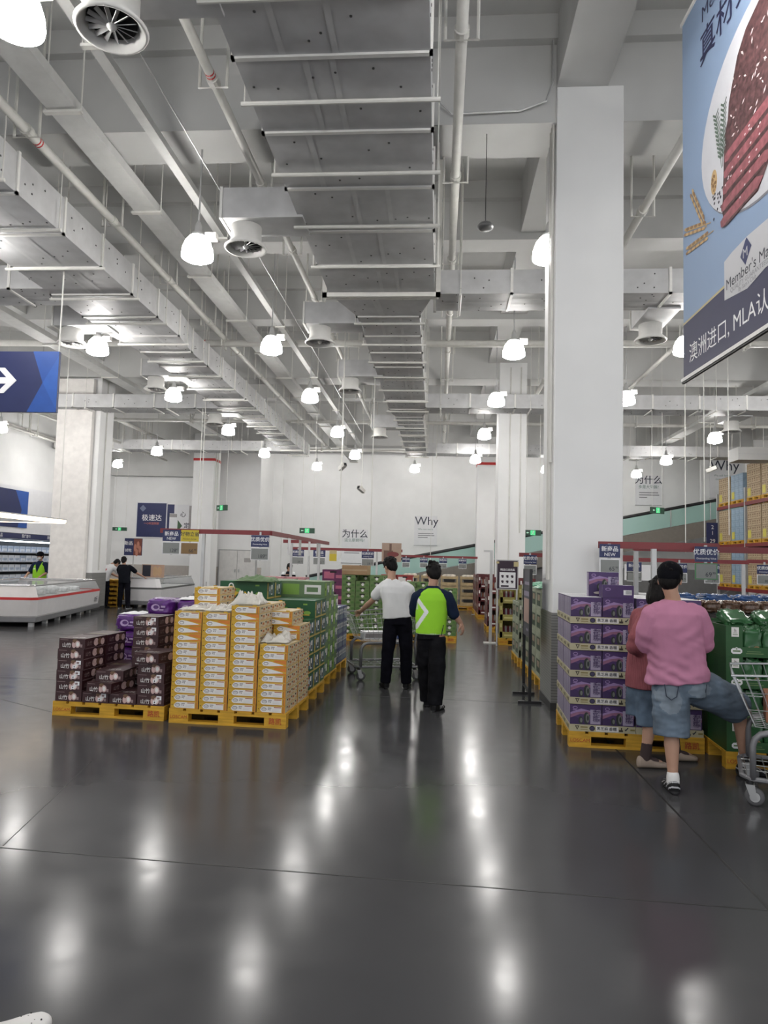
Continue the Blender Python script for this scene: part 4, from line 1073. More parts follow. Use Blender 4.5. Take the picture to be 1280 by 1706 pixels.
rc = tag(MB().lathe([(0, -0.012), (0.075, -0.012), (0.085, 0.0), (0.075, 0.012), (0, 0.012)], n=28, axis='y').build('cookie_cutout', mat('cookie_board', (0.30, 0.15, 0.07), 0.5, var=0.4, scale=30), None, loc=fg.at(0.62, -0.0145, 0.98)), 'round cookie picture cut-out fixed to the green display', 'cut-out sign')

# goods behind the green display
NUT = mat('nut_brown_bag', (0.13, 0.075, 0.05), 0.18, var=0.5, scale=40)
NUTM = [pack_mesh(0.2, 0.28, 0.13, NUT, seed=s_, name='nut_bag', crease=0.25) for s_ in (31, 32)]
pallet(2.5, 7.95, 'yellow pallet behind the green display, under the nut bags')
NB = simple_carton('nut_carton', 0.39, 0.48, 0.26, mat('black_brown_card', (0.03, 0.024, 0.022), 0.5), mat('umber_print', (0.13, 0.08, 0.05), 0.5))
for c in range(3):
    for k in range(4):
        put(NB, 'nut_carton', f'dark brown carton under the nut bags, {tier(k, 4)} of the {("first", "second", "third")[c]} stack', 'carton', 'dark cartons under nut bags', (2.52 + c * 0.394, 7.97, 0.1445 + k * 0.261))
for i in range(6):
    put(NUTM[i % 2], 'nut_bag', f'shiny brown nut bag, {ORD[i].replace("lowest", "first")} along the row behind the man in pink', 'bag', 'shiny nut bags', (2.5 + i * 0.2, 8.02, 0.1445 + 4 * 0.261 + 0.001), radians(jit(6)))
BLB = mat('blue_film', (0.03, 0.09, 0.25), 0.22, var=0.4, scale=9)
BLM = [pack_mesh(0.34, 0.4, 0.16, BLB, seed=s_, name='blue_bag', crease=0.3) for s_ in (41, 42)]
DBC = simple_carton('dark_blue_carton', 0.39, 0.48, 0.26, mat('dark_blue_card', (0.014, 0.02, 0.05), 0.5), mat('dusky_blue_print', (0.04, 0.06, 0.12), 0.5))
pallet(2.9, 9.1, 'yellow pallet under the blue bags')
for c in range(4):
    for k in range(4):
        put(DBC, 'dark_blue_carton', f'dark blue carton under the blue bags, {tier(k, 4)} of the {("first", "second", "third", "fourth")[c]} stack', 'carton', 'dark blue cartons', (2.9 + c * 0.396, 9.13, 0.1445 + k * 0.261))
    put(BLM[c % 2], 'blue_bag', f'blue film bag, {("first", "second", "third", "fourth")[c]} along the row beyond the nut bags', 'bag', 'blue film bags', (2.92 + c * 0.39, 9.15, 0.1445 + 4 * 0.261 + 0.001), radians(jit(5)))
pallet(3.8, 7.9, 'yellow pallet under the dark blue crates at the picture edge')
for c in range(2):
    for k in range(4):
        put(DBC, 'dark_blue_carton', f'dark blue carton beside the nut bags, {tier(k, 4)} of the {("inner", "outer")[c]} stack', 'carton', 'dark blue cartons', (3.72 + c * 0.396, 7.92, 0.1445 + k * 0.261))
ORC = simple_carton('orange_carton', 0.38, 0.3, 0.22, mat('amber_card', (0.45, 0.22, 0.04), 0.5, var=0.25), LAB)
pallet(2.6, 10.15, 'yellow pallet of amber cartons behind the big column corner')
for k in range(5):
    put(ORC, 'amber_carton', f'amber carton, {tier(k, 5)} behind the violet cartons', 'carton', 'amber cartons', (2.64, 9.65, 0.1445 + k * 0.221))
# ---------------------------------------------------------------- hanging banner
GOLD = mat('gold_line_print', (0.50, 0.42, 0.22), 0.5)
bn = thing('hanging_banner', 'huge pale blue food banner with sliced steak hanging beside the big column', 'banner', (2.08, 6.2, 0), atan2(-0.998, 0.056))
SKYB = mat('pale_blue_banner_print', (0.24, 0.33, 0.48), 0.5, var=0.04, scale=0.7)
BNAVY = mat('violet_navy_banner_print', (0.026, 0.026, 0.075), 0.5, var=0.04)
MB().box(0, 0, 3.30, 2.6, 0.012, 6.52).build('banner_cloth', SKYB, bn)
MB().box(-0.03, -0.012, 3.275, 2.63, 0.024, 3.305).box(-0.03, -0.004, 3.262, 2.63, 0.016, 3.275, 1).build('bottom_rail', [DUCTW, BLACK], bn)
MB().box(-0.02, -0.012, 6.51, 2.63, 0.024, 6.545).build('top_rail', DUCTW, bn)
for x in (0.25, 2.3): MB().cyl((x, 0.006, 6.54), (x, 0.006, ZS), 0.004, 6).build('hanging_wire', STEEL, bn)
q = MB(); e = -0.001
q.py([(0, 3.305), (2.6, 3.305), (2.6, 3.95), (1.6, 3.87), (0.78, 3.80), (0, 3.77)], e, 0)
q.py([(0, 3.77), (0.78, 3.80), (1.6, 3.87), (2.6, 3.95), (2.6, 3.975), (1.6, 3.89), (0.78, 3.82), (0, 3.787)], e * 2, 1)
# plate
pc = (1.42, 4.98)
plate = [(pc[0] + 1.03 * cos(t), pc[1] + 0.76 * sin(t)) for t in [2 * pi * i / 48 for i in range(48)]]
q.py([(a + 0.012, b - 0.02) for a, b in plate], e * 2, 3)
q.py(plate, e * 3, 2)
q.build('banner_print', [BNAVY, GOLD, mat('white_plate_print', (0.55, 0.555, 0.59), 0.5, var=0.02), mat('grey_plate_rim_print', (0.20, 0.20, 0.23), 0.5)], bn)
steak = MB()
SEAR = mat('seared_meat_print', (0.085, 0.038, 0.040), 0.5, var=0.55, scale=22)
steak.py([(0.80, 4.98), (0.86, 5.08), (0.88, 5.2), (0.94, 5.32), (1.02, 5.47), (1.15, 5.58), (1.4, 5.66), (1.9, 5.6), (2.2, 5.3), (2.2, 4.9), (1.6, 4.72), (1.3, 4.72), (0.95, 4.82), (0.83, 4.88)], e * 4, 0)
PKS = mat('rosy_meat_print', (0.27, 0.085, 0.10), 0.5, var=0.3, scale=18)
steak.py([(0.76, 4.4), (0.80, 4.9), (1.62, 4.95), (1.55, 4.5), (1.3, 4.28), (0.8, 4.27)], e * 4.6, 0)
for k, (ya, yb, xa, xb) in enumerate(((4.86, 4.74, 0.80, 1.5), (4.74, 4.62, 0.79, 1.5), (4.62, 4.50, 0.77, 1.46), (4.5, 4.38, 0.74, 1.40), (4.38, 4.26, 0.73, 1.28))):
    steak.py([(xa, ya - 0.04), (xa + 0.06, ya - 0.022), (xb, ya + 0.012), (xb + 0.1, ya - 0.03), (xb + 0.02, yb + 0.04), (xa + 0.1, yb + 0.008), (xa + 0.01, yb + 0.03)], e * (5 + k * 0.6), 1)
    steak.py([(xa + 0.03, yb + 0.012), (xa + 0.12, yb + 0.004), (xb + 0.02, yb + 0.03), (xb, yb + 0.05), (xa + 0.1, yb + 0.028)], e * (5.3 + k * 0.6), 0)
rr = random.Random(2)
for k in range(70):
    x, y = rr.uniform(0.88, 1.9), rr.uniform(4.85, 5.5)
    if (x - 1.5) ** 2 / 0.45 + (y - 5.15) ** 2 / 0.2 > 1: continue
    l, a = rr.uniform(0.012, 0.03), rr.uniform(0, pi)
    dx, dy = cos(a) * l, sin(a) * l
    steak.py([(x - dx, y - dy), (x + dy * 0.35, y - dx * 0.35), (x + dx, y + dy), (x - dy * 0.35, y + dx * 0.35)], e * 5, 2)
for k in range(22):
    x, y = rr.uniform(0.82, 1.35), rr.uniform(4.35, 4.85)
    steak.disc(x, y, 0.012, 0.008, e * 10, 2, 6)
steak.build('steak_print', [SEAR, PKS, mat('salt_flake_print', (0.62, 0.55, 0.55), 0.5)], bn)
herb = MB()
for x0, x1 in ((0.66, 0.75), (0.80, 0.77)):
    herb.py([(x0, 5.25), (x0 + 0.008, 5.25), (x1 + 0.008, 4.76), (x1, 4.76)], e * 5, 0)
    for k in range(11):
        t = k / 11; x = x0 + (x1 - x0) * t; y = 5.22 - 0.42 * t
        for s in (-1, 1):
            herb.py([(x, y), (x + s * 0.05, y + 0.045), (x + s * 0.045, y + 0.06), (x + 0.004, y + 0.02)] if s > 0 else [(x, y), (x + 0.004, y + 0.02), (x + s * 0.045, y + 0.06), (x + s * 0.05, y + 0.045)], e * 5.5, 0)
for k in range(16):
    herb.disc(0.6 + rr.uniform(0, 0.18), 4.42 + rr.uniform(0, 0.2), 0.012, 0.012, e * 5, 1, 8)
herb.disc(0.62, 4.72, 0.055, 0.10, e * 5, 2, 18)
for k in range(14): herb.disc(0.62 + rr.uniform(-0.035, 0.035), 4.72 + rr.uniform(-0.07, 0.07), 0.012, 0.014, e * 5.6, 3, 8)
for (xa, ya, xb, yb) in ((0.2, 4.85, 0.47, 4.42), (0.06, 4.58, 0.55, 4.42), (0.1, 4.4, 0.6, 4.33)):
    herb.py([(xa, ya), (xa + 0.012, ya + 0.006), (xb + 0.012, yb + 0.006), (xb, yb)], e * 4, 2)
    L = sqrt((xb - xa) ** 2 + (yb - ya) ** 2); ux, uy = (xb - xa) / L, (yb - ya) / L
    for k in range(10):
        t = k / 12 * L
        for s in (-1, 1):
            x, y = xa + ux * t - uy * s * 0.022, ya + uy * t + ux * s * 0.022
            pts = [(x + ux * 0.035 * cos(a) - uy * 0.014 * sin(a), y + uy * 0.035 * cos(a) + ux * 0.014 * sin(a)) for a in [2 * pi * i / 8 for i in range(8)]]
            herb.py(pts, e * (4.4 + 0.1 * (k % 2)), 2 if (k + (s > 0)) % 2 else 3)
herb.build('garnish_print', [mat('rosemary_print', (0.10, 0.14, 0.11), 0.5), mat('peppercorn_print', (0.03, 0.03, 0.04), 0.5), mat('wheat_print', (0.50, 0.34, 0.16), 0.5), mat('dark_wheat_print', (0.26, 0.15, 0.07), 0.5)], bn)
tg = MB().py([(0.78, 3.70), (1.13, 3.655), (1.38, 3.70), (1.75, 3.70), (1.75, 4.01), (1.13, 4.035), (0.9, 4.02), (0.78, 4.0)], e * 3, 0)
tg.py([(1.11, 4.015), (1.035, 3.925), (1.11, 3.835), (1.185, 3.925)], e * 4, 1).py([(1.11, 4.015), (1.13, 4.03), (1.20, 3.94), (1.185, 3.925)], e * 4, 1)
tg.words('M', 0.10, (1.11, e * 5, 3.925), 0)
tg.words("Member's Mark", 0.115, (1.17, e * 4, 3.80), 2).words('QUALITY GUARANTEED', 0.05, (1.15, e * 4, 3.735), 3).words("By Sam's Club", 0.045, (1.13, e * 4, 3.695), 3)
tg.build('brand_tag', [mat('tag_white_print', (0.52, 0.52, 0.54), 0.5, var=0.02), NAVY, INKD, mat('tag_grey_print', (0.22, 0.22, 0.24), 0.5)], bn)
letters('澳洲进口, MLA认证', 0.175, INK, bn, (0.12, e * 3, 3.47), align='LEFT')
NL = mat('navy_banner_lettering', (0.02, 0.024, 0.075), 0.5, var=0)
letters('真材实料', 0.31, NL, bn, (0.36, e * 3, 5.96), align='LEFT')
letters("Member's Mark", 0.19, NL, bn, (0.40, e * 3, 6.27), align='LEFT')

# ---------------------------------------------------------------- hanging signs on the left
sg = thing('direction_sign', 'navy and blue hanging sign with a white arrow', 'sign', (-5.9, 10.3, 0))
MB().box(-2.6, 0, 3.82, 0, 0.06, 4.77).build('sign_panel', NAVY, sg, bevel=0.004)
q = MB().py([(-0.42, 4.77), (0, 4.77), (0, 3.82), (-0.47, 3.82), (-0.24, 4.28)], -0.001, 0).py([(-0.24, 4.28), (0, 4.70), (0, 3.86)], -0.0018, 1)
q.build('chevron_print', [BLUE, BLUE2], sg)
MB().slab([(-0.97, 4.26), (-0.80, 4.26), (-0.99, 4.45), (-0.86, 4.47), (-0.66, 4.31), (-0.86, 4.13), (-0.99, 4.13), (-0.82, 4.29), (-1.4, 4.30), (-1.4, 4.26)][0:0] + [(-1.5, 4.26), (-0.83, 4.26), (-0.98, 4.11), (-0.86, 4.11), (-0.66, 4.31), (-0.86, 4.51), (-0.98, 4.51), (-0.83, 4.36), (-1.5, 4.36)], -0.006, 0, 0).build('arrow', INK, sg)
for x in (-0.02, -2.5): MB().cyl((x, 0.03, 4.77), (x, 0.03, ZS), 0.012, 8).build('hanging_rod', PIPE, sg)
LEDW = mat('warm_light_panel', (0.9, 0.85, 0.7), 0.4, var=0, emit=(1.0, 0.80, 0.58, 3.6))
lf = thing('frame_light', 'warm glowing rectangular frame light hanging above the island freezer', 'lamp', (-8.15, 12.1, 0))
q = MB().box(-4.2, 0, 2.33, 0, 0.22, 2.42).box(-4.2, 2.6, 2.33, 0, 2.82, 2.42).box(-0.22, 0.22, 2.33, 0, 2.6, 2.42).box(-4.2, 0.22, 2.33, -3.98, 2.6, 2.42)
q.build('frame_body', mat('pale_aluminium', (0.6, 0.6, 0.6), 0.4, 0.5), lf)
q = MB()
for a in ((-4.18, 0.02, 0.0 - 0.02, 0.2), (-4.18, 2.62, -0.02, 2.8), (-0.2, 0.2, -0.02, 2.62), (-4.18, 0.2, -4.0, 2.62)):
    q.box(a[0], a[1], 2.322, a[2], a[3], 2.331)
q.build('light_diffuser', LEDW, lf)
q = MB().fy(-4.18, 2.34, -0.02, 2.395, -0.001).fx(0.02, 2.34, 2.8, 2.395, 0.001); q.build('edge_light', LEDW, lf)
for x, y in ((-0.1, 0.1), (-0.1, 2.7), (-4.1, 0.1), (-4.1, 2.7), (-2.1, 0.1), (-2.1, 2.7)):
    MB().cyl((x, y, 2.42), (x, y, soffit(x - 8.15, y + 12.1)), 0.008, 6).build('suspension_rod', PIPE, lf)

# ---------------------------------------------------------------- bakery wall
fa = thing('bakery_fascia', 'white fascia box with a navy bakery sign along the side wall', 'fascia', (-16.2, 0, 0))
MB().box(0, 18, 2.41, 0.3, 30.4, 4.16).build('fascia_box', PAPER, fa)
MB().box(0.3, 19, 2.62, 0.33, 26.15, 4.02).build('navy_sign', NAVY, fa)
MB().face([(0.332, 25.3, 4.02), (0.332, 26.15, 4.02), (0.332, 26.15, 2.62), (0.332, 25.55, 2.62), (0.332, 25.75, 3.3)]).build('blue_chevron', BLUE, fa)
letters('Bakery', 0.95, INK, fa, (0.334, 22.9, 3.62), '+x')
letters('面包房', 0.6, INK, fa, (0.334, 21.5, 2.95), '+x')
ch = thing('chilled_cabinet', 'long wall cabinet of shelved white packs under the bakery fascia', 'refrigerated cabinet', (-16.2, 19.0, 0))
MB().box(0, 0, 0, 0.9, 10.5, 0.35).box(0, 0, 0.35, 0.12, 10.5, 2.3).box(0, 0, 2.16, 0.95, 10.5, 2.38).build('cabinet_body', mat('cabinet_dark_grey', (0.08, 0.085, 0.1), 0.5), ch)
for k, z in enumerate((0.62, 0.98, 1.32, 1.66)):
    MB().box(0.12, 0, z, 0.8 - 0.06 * k, 10.5, z + 0.03).build('shelf', mat('shelf_grey', (0.45, 0.47, 0.52), 0.4), ch)
MB().box(0.951, 0.2, 2.18, 0.97, 10.3, 2.36).build('header_strip', NAVY, ch)
for k in range(6): MB().words(('现烤面包', '新鲜牛奶', '冷藏乳品')[k % 3], 0.14, (0.972, 1.0 + k * 1.7, 2.27), 0, '+x').build('lettering', INK, ch)
MB().box(0.70, 0.1, 2.06, 0.74, 10.4, 2.11).build('light_tube', mat('cool_light_tube', (0.9, 0.9, 0.9), 0.4, var=0, emit=(0.85, 0.93, 1.0, 7.0)), ch)
WPK = mat('white_milk_pack', (0.66, 0.69, 0.75), 0.35, var=0.15)
PKC = mat('pale_blue_pack', (0.40, 0.47, 0.60), 0.35, var=0.3)
def pack_box(m, a):
    return MB().box(0, 0, 0, 0.26, 0.33, 0.22).fx(0.03, 0.03, 0.30, 0.12, 0.2612, 1).mesh('milk_pack', [m, a])
PKS_ = [pack_box(WPK, PKC), pack_box(PKC, WPK)]
for k, z in enumerate((0.35, 0.65, 1.01, 1.35, 1.69)):
    for i in range(28):
        put(PKS_[1 if (k == 4 or i % 7 == 3) else 0], 'milk_pack', f'pack {("on the cabinet floor", "on the lowest shelf", "on the second shelf", "on the third shelf", "on the top shelf")[k]} under the bakery sign, {("nearest", "near", "middle", "far")[i // 7]} stretch, {ORD[i % 7].replace("lowest", "first")} along', 'pack', 'packs on the chilled shelves', (-15.72 - 0.04 * k, 19.1 + i * 0.37, z + 0.0005))

# ---------------------------------------------------------------- island freezers
FWH = mat('white_freezer_panel', (0.66, 0.65, 0.66), 0.35, var=0.03)
FGL = mat('freezer_glass', (0.55, 0.60, 0.60), 0.06, var=0, alpha=0.35)
def freezer(name, label, x, y, rz, L, W, stripe, h=0.95):
    """long side runs along local +y from the near corner (0,0); width goes to -x"""
    t = thing('island_freezer', label, 'freezer', (x, y, 0), rz)
    MB().box(-W, 0, 0.10, 0, L, 0.24).build('bumper_base', mat('steel_grey_plinth', (0.20, 0.20, 0.21), 0.4, 0.4), t, bevel=0.02)
    for i in range(int(L / 0.9) + 1):
        for xx in (-W + 0.15, -0.15):
            MB().box(xx - 0.05, 0.12 + i * 0.88, 0, xx + 0.05, 0.22 + i * 0.88, 0.10).build('foot', STEEL, t)
    q = MB()
    c = 0.12
    def octo(z, g): return [(-W + g, c + g, z), (-W + c + g, g, z), (-c - g, g, z), (-g, c + g, z), (-g, L - g, z), (-W + g, L - g, z)]
    r0, r1, r2 = octo(0.24, 0.05), octo(0.60, 0.02), octo(h - 0.03, 0.14)
    q.add(r0 + r1 + r2, [tuple(reversed(range(6)))] + [(k * 6 + i, k * 6 + (i + 1) % 6, (k + 1) * 6 + (i + 1) % 6, (k + 1) * 6 + i) for k in range(1) for i in range(6)])
    q.build('lower_body', FWH, t)
    q = MB()
    q.add(octo(0.60, 0.018) + octo(0.66, 0.018), [(i, (i + 1) % 6, 6 + (i + 1) % 6, 6 + i) for i in range(6)])
    q.build('trim_stripe', BRED if stripe else mat('grey_rubber_trim', (0.1, 0.1, 0.1), 0.5), t)
    # near end wall solid, long sides glazed
    a, b = octo(0.66, 0.03), octo(h - 0.03, 0.14)
    MB().add([a[0], a[1], a[2], a[3], b[3], b[2], b[1], b[0]], [(0, 1, 6, 7), (1, 2, 5, 6), (2, 3, 4, 5)]).build('end_panel', FWH, t)
    MB().add([a[3], a[4], b[4], b[3]], [(0, 1, 2, 3)]).build('side_glass', FGL, t)
    MB().add([a[5], a[0], b[0], b[5]], [(0, 1, 2, 3)]).build('side_glass', FGL, t)
    MB().add([a[4], a[5], b[5], b[4]], [(0, 1, 2, 3)]).build('end_panel', FWH, t)
    rim = [Vector(p) + Vector((0, 0, 0.0)) for p in b]
    MB().tube(rim, 0.022, 8, closed=True).build('top_rim', mat('chrome_rim', (0.6, 0.6, 0.6), 0.25, 0.8), t)
    MB().box(-W + 0.2, 0.2, 0.62, -0.2, L - 0.2, 0.64).build('basket_floor', mat('pale_inner_liner', (0.5, 0.5, 0.5), 0.4), t)
    MB().box(-W + 0.16, 0.16, h - 0.022, -0.16, L * 0.55, h - 0.012).build('sliding_lid', FGL, t)
    return t
fz = freezer('island_freezer', 'long white island freezer with a red stripe beside the white column', -9.0, 15.4, radians(11.3), 5.2, 2.4, True)
q = MB().words('欢乐', 0.16, (0.0, 4.85, 0.36), 0, '+x'); q.v = [(x - 0.028, y, z) for x, y, z in q.v]
q.build('lettering', INKD, fz)
freezer('island_freezer', 'white service freezer with a grey trim where the man in black leans', -8.85, 22.2, radians(6), 4.6, 1.25, False, 0.98)
FROZ = mat('frozen_white_pack', (0.62, 0.64, 0.66), 0.4, var=0.35, scale=14)
FZP = [pack_mesh(0.42, 0.3, 0.13, FROZ, seed=s_, name='frozen_pack') for s_ in (51, 52)]
for i in range(10):
    a = radians(11.3); lx, ly = -0.75 - (i % 2) * 0.6, 0.45 + (i // 2) * 0.9
    put(FZP[i % 2], 'frozen_pack', f'frosty pack inside the red striped freezer, {("glass side", "inner side")[i % 2]}, {ORD[i // 2].replace("lowest", "first")} from the near end', 'pack', 'frozen packs in the island freezer', (-9.0 + lx * cos(a) - ly * sin(a), 15.4 + lx * sin(a) + ly * cos(a), 0.642), a)
pkst = [pallet(-11.36, 22.3, 'bottom pallet of the empty stack between the two shoppers', radians(3))]
for k in range(1, 6):
    pallet(-11.36, 22.3, f'{ORD[k]} pallet up of the empty stack between the two shoppers', radians(3), z=k * 0.1455)
t = thing('sign_stand', 'navy poster with red food pictures on a pole behind the shoppers', 'sign stand', (-10.75, 24.3, 0))
MB().box(-0.2, -0.2, 0, 0.2, 0.2, 0.03).build('stand_base', STEEL, t)
MB().cyl((0, 0, 0.03), (0, 0, 2.2), 0.02).build('pole', STEEL, t)
q = MB().box(-0.32, -0.06, 1.68, 0.32, -0.03, 2.28)
q.fy(0.02, 1.69, 0.31, 2.27, -0.062, 1)
for a, b in ((0.08, 1.95), (0.18, 2.05), (0.25, 1.9), (0.14, 1.78)): q.disc(a, b, 0.05, 0.13, -0.063 - a * 0.01, 2)
q.build('poster', [NAVY, mat('brick_print', (0.20, 0.06, 0.04), 0.5), mat('salmon_print', (0.48, 0.20, 0.14), 0.5)], t)
letters('新品', 0.16, INK, t, (-0.17, -0.062, 2.1)); letters('试吃', 0.12, INK, t, (-0.17, -0.062, 1.85))
t = tag(MB().box(0, 0, 0, 0.75, 0.03, 0.42).fy(0.02, 0.03, 0.3, 0.4, -0.001, 1).disc(0.45, 0.2, 0.08, 0.17, -0.001, 2).disc(0.6, 0.2, 0.08, 0.16, -0.002, 2).build('counter_sign', [mat('peach_print', (0.45, 0.30, 0.22), 0.5), INKD, mat('bread_print', (0.52, 0.34, 0.20), 0.5)], None, loc=(-9.75, 22.75, 0.972)), 'small black and peach picture sign standing on the service freezer', 'counter sign')
sm = thing('sample_machine', 'dark trolley loaded with goods beside the service freezer', 'trolley', (-6.9, 20.2, 0))
MB().box(0, 0, 0.5, 0.75, 0.5, 0.56).build('trolley_shelf', mat('trolley_dark', (0.06, 0.06, 0.065), 0.5), sm)
for x in (0.03, 0.72):
    for y in (0.03, 0.47): MB().cyl((x, y, 0.06), (x, y, 0.95), 0.018).build('trolley_leg', STEEL, sm); MB().lathe([(0, -0.015), (0.05, -0.015), (0.05, 0.015), (0, 0.015)], (x, y, 0.05), 14, axis='y').build('caster', BLACK, sm)
MB().tube([(0.1, -0.03, 0.1), (0.1, -0.03, 0.55), (0.16, -0.03, 0.66), (0.28, -0.03, 0.66), (0.34, -0.03, 0.55), (0.34, -0.03, 0.1)], 0.02).build('hoop_guard', BLACK, sm)
tag(MB().box(0, 0, 0, 0.36, 0.3, 0.24).fy(0.03, 0.02, 0.2, 0.2, -0.001, 1).build('goods_box', [KRAFT, YEL], None, loc=(-6.88, 20.25, 0.561)), 'brown goods box riding on the dark trolley', 'box')
tag(MB().box(0, 0, 0, 0.3, 0.3, 0.3).fy(0.03, 0.02, 0.2, 0.2, -0.001, 1).build('goods_box', [mat('grey_blue_card', (0.25, 0.31, 0.40), 0.5), LAB], None, loc=(-6.48, 20.25, 0.561)), 'grey blue goods box riding on the dark trolley', 'box')

# ---------------------------------------------------------------- posters and letters on the walls
def wall_text(parts, label, cat='wall lettering', name='wall_lettering'):
    t = thing(name, label, cat, (0, 0, 0))
    for txt, size, at, m in parts: letters(txt, size, m, t, at)
    return t
WD = mat('wall_letter_navy', (0.03, 0.035, 0.06), 0.5, var=0)
GR = mat('wall_letter_green_grey', (0.22, 0.30, 0.28), 0.5, var=0)
def wall_panel(x0, x1, z0, z1, y, label, big, bs, bat, small=(), lines=()):
    t = thing('wall_panel', label, 'wall sign', (0, y, 0))
    MB().box(x0, -0.05, z0, x1, -0.01, z1).build('panel_board', mat('panel_white', (0.80, 0.80, 0.82), 0.5, var=0.02), t)
    MB().box(x0 - 0.02, -0.03, z0 - 0.03, x1 + 0.02, -0.0, z0).build('panel_edge', mat('panel_edge_grey', (0.45, 0.45, 0.46), 0.5), t)  # mid grey strip along the panel's lower edge
    b = MB().words(big, bs, (bat[0], -0.056, bat[1]), 0); b.build('large_lettering', WD, t)
    for txt, s, x, z in small: letters(txt, s, GR, t, (x, -0.054, z), name='small_lettering')
    for x, z, w in lines: MB().fy(x, z, x + w, z + 0.045, -0.0515).build('text_line', mat('dim_text_ink', (0.25, 0.25, 0.27), 0.5, var=0), t)
    return t
wall_panel(-1.30, -0.11, 2.62, 4.15, 37.0, 'white wall panel reading Why above the travelator', 'Why', 0.62, (-0.67, 3.86), (('We care more', 0.13, -0.72, 3.45),), ((-1.1, 3.2, 0.8), (-1.1, 3.1, 0.85), (-1.1, 3.0, 0.5)))
wall_panel(-5.1, -3.72, 1.6, 3.35, 37.0, 'white wall panel with three navy characters behind the price rails', '为什么', 0.46, (-4.41, 3.1), (('这么新鲜吗?', 0.2, -4.43, 2.78),), ((-4.95, 2.2, 0.9), (-4.95, 2.1, 0.8)))
wall_panel(9.98, 11.3, 4.95, 6.45, 37.0, 'white wall panel with three navy characters beyond the big column', '为什么', 0.46, (10.62, 6.2), (('多是大包装?', 0.19, 10.62, 5.86),), ((10.15, 5.55, 0.95), (10.15, 5.43, 1.0), (10.15, 5.31, 0.4)))
wall_panel(13.4, 15.0, 5.3, 7.25, 36.3, 'white wall panel reading Why above the pallet rack', 'Why', 0.72, (14.12, 6.9), (('We sell fewer', 0.14, 14.0, 6.42), ('items?', 0.14, 13.85, 6.24)), ())
t = thing('wall_poster', 'navy poster with three white characters on the rear wall', 'poster', (0, 33.98, 0))
MB().box(-14.93, -0.04, 2.62, -13.46, 0, 4.30).build('poster_board', NAVY, t)
MB().box(-14.98, -0.03, 2.57, -13.41, 0.0, 4.35).build('poster_frame', PAPER, t)
letters('极速达', 0.34, INK, t, (-14.18, -0.042, 3.55)); letters('一小时送到家', 0.13, mat('coral_print', (0.6, 0.18, 0.13), 0.5), t, (-14.18, -0.042, 3.28), name='small_lettering')
MB().py([(-14.65, 4.2), (-14.82, 4.03), (-14.65, 3.86), (-14.48, 4.03)], -0.042).build('diamond_mark', mat('slate_print', (0.18, 0.21, 0.32), 0.5), t)
t = thing('wall_poster', 'grey and navy poster with a phone picture and green arrow on the rear wall', 'poster', (0, 33.98, 0))
q = MB().box(-13.4, -0.04, 2.72, -12.1, 0, 4.25).fy(-13.4, 2.72, -13.05, 4.25, -0.041, 1).fy(-13.28, 2.75, -12.9, 3.8, -0.042, 2).fy(-13.28, 3.62, -12.9, 3.78, -0.043, 3).py([(-12.86, 3.5), (-12.62, 3.2), (-12.86, 2.9)], -0.042, 4).fy(-12.3, 3.0, -12.12, 4.2, -0.041, 3).fy(-12.5, 2.85, -12.15, 2.95, -0.042, 5)
q.build('poster_board', [mat('panel_white', (0.8, 0.8, 0.8), 0.5), NAVY, PAPER, GREYINK, mat('moss_print', (0.05, 0.11, 0.05), 0.5), ORANGE], t)
letters('心', 0.3, INKD, t, (-12.6, -0.042, 3.75)); letters('定', 0.3, INKD, t, (-12.4, -0.042, 3.2))
t = thing('notice_board', 'framed grey notice with two black blocks beside the service door', 'notice', (-11.45, 33.96, 0))
MB().box(-0.45, -0.03, 1.45, 0.3, 0, 1.95).fy(-0.2, 1.75, 0.05, 1.85, -0.031, 1).fy(-0.2, 1.58, 0.05, 1.68, -0.031, 1).fy(0.15, 1.55, 0.22, 1.85, -0.031, 1).build('board', [mat('notice_grey', (0.5, 0.5, 0.5), 0.5), INKD], t)

# ---------------------------------------------------------------- exit signs, cameras, small hanging things
EXG = mat('lit_exit_green', (0.02, 0.2, 0.07), 0.4, var=0, emit=(0.10, 0.85, 0.32, 0.8))
EXD = mat('dark_exit_green', (0.02, 0.07, 0.04), 0.4, var=0)
def exit_sign(x, y, z, rz, label, w=0.5):
    t = thing('exit_sign', label, 'exit sign', (x, y, z), rz, 'green exit signs')
    MB().box(-w / 2, -0.03, 0, w / 2, 0.03, 0.17).build('sign_box', EXD, t)
    q = MB().fy(-0.075, 0.012, 0.075, 0.158, -0.031)
    q.build('lit_panel', EXG, t)
    MB().disc(0.012, 0.128, 0.014, 0.014, -0.0325).py([(-0.03, 0.1), (0.035, 0.108), (0.035, 0.118), (-0.02, 0.114)], -0.0325).py([(-0.005, 0.115), (0.02, 0.115), (0.01, 0.07), (-0.01, 0.07)], -0.0322).py([(-0.01, 0.075), (0.004, 0.075), (-0.028, 0.025), (-0.045, 0.025)], -0.0328).py([(0, 0.075), (0.012, 0.07), (0.04, 0.035), (0.028, 0.03)], -0.033).build('running_figure', INK, t)
    MB().py([(-0.2, 0.085), (-0.165, 0.115), (-0.165, 0.095), (-0.12, 0.095), (-0.12, 0.075), (-0.165, 0.075), (-0.165, 0.055)], -0.0315).build('arrow_mark', mat('exit_arrow', (0.5, 0.75, 0.6), 0.5, var=0, emit=(0.5, 0.9, 0.65, 0.4)), t)
    for s in (-1, 1): MB().cyl((s * w * 0.4, 0, 0.17), (s * w * 0.4, 0, soffit(x, y) - z), 0.006, 6).build('hanging_rod', PIPE, t)
exit_sign(-4.33, 23, 2.55, 0, 'green exit sign hanging before the bare rear wall')
exit_sign(-6.59, 21, 3.1, radians(-38), 'green exit sign hanging at an angle beside the banded column')
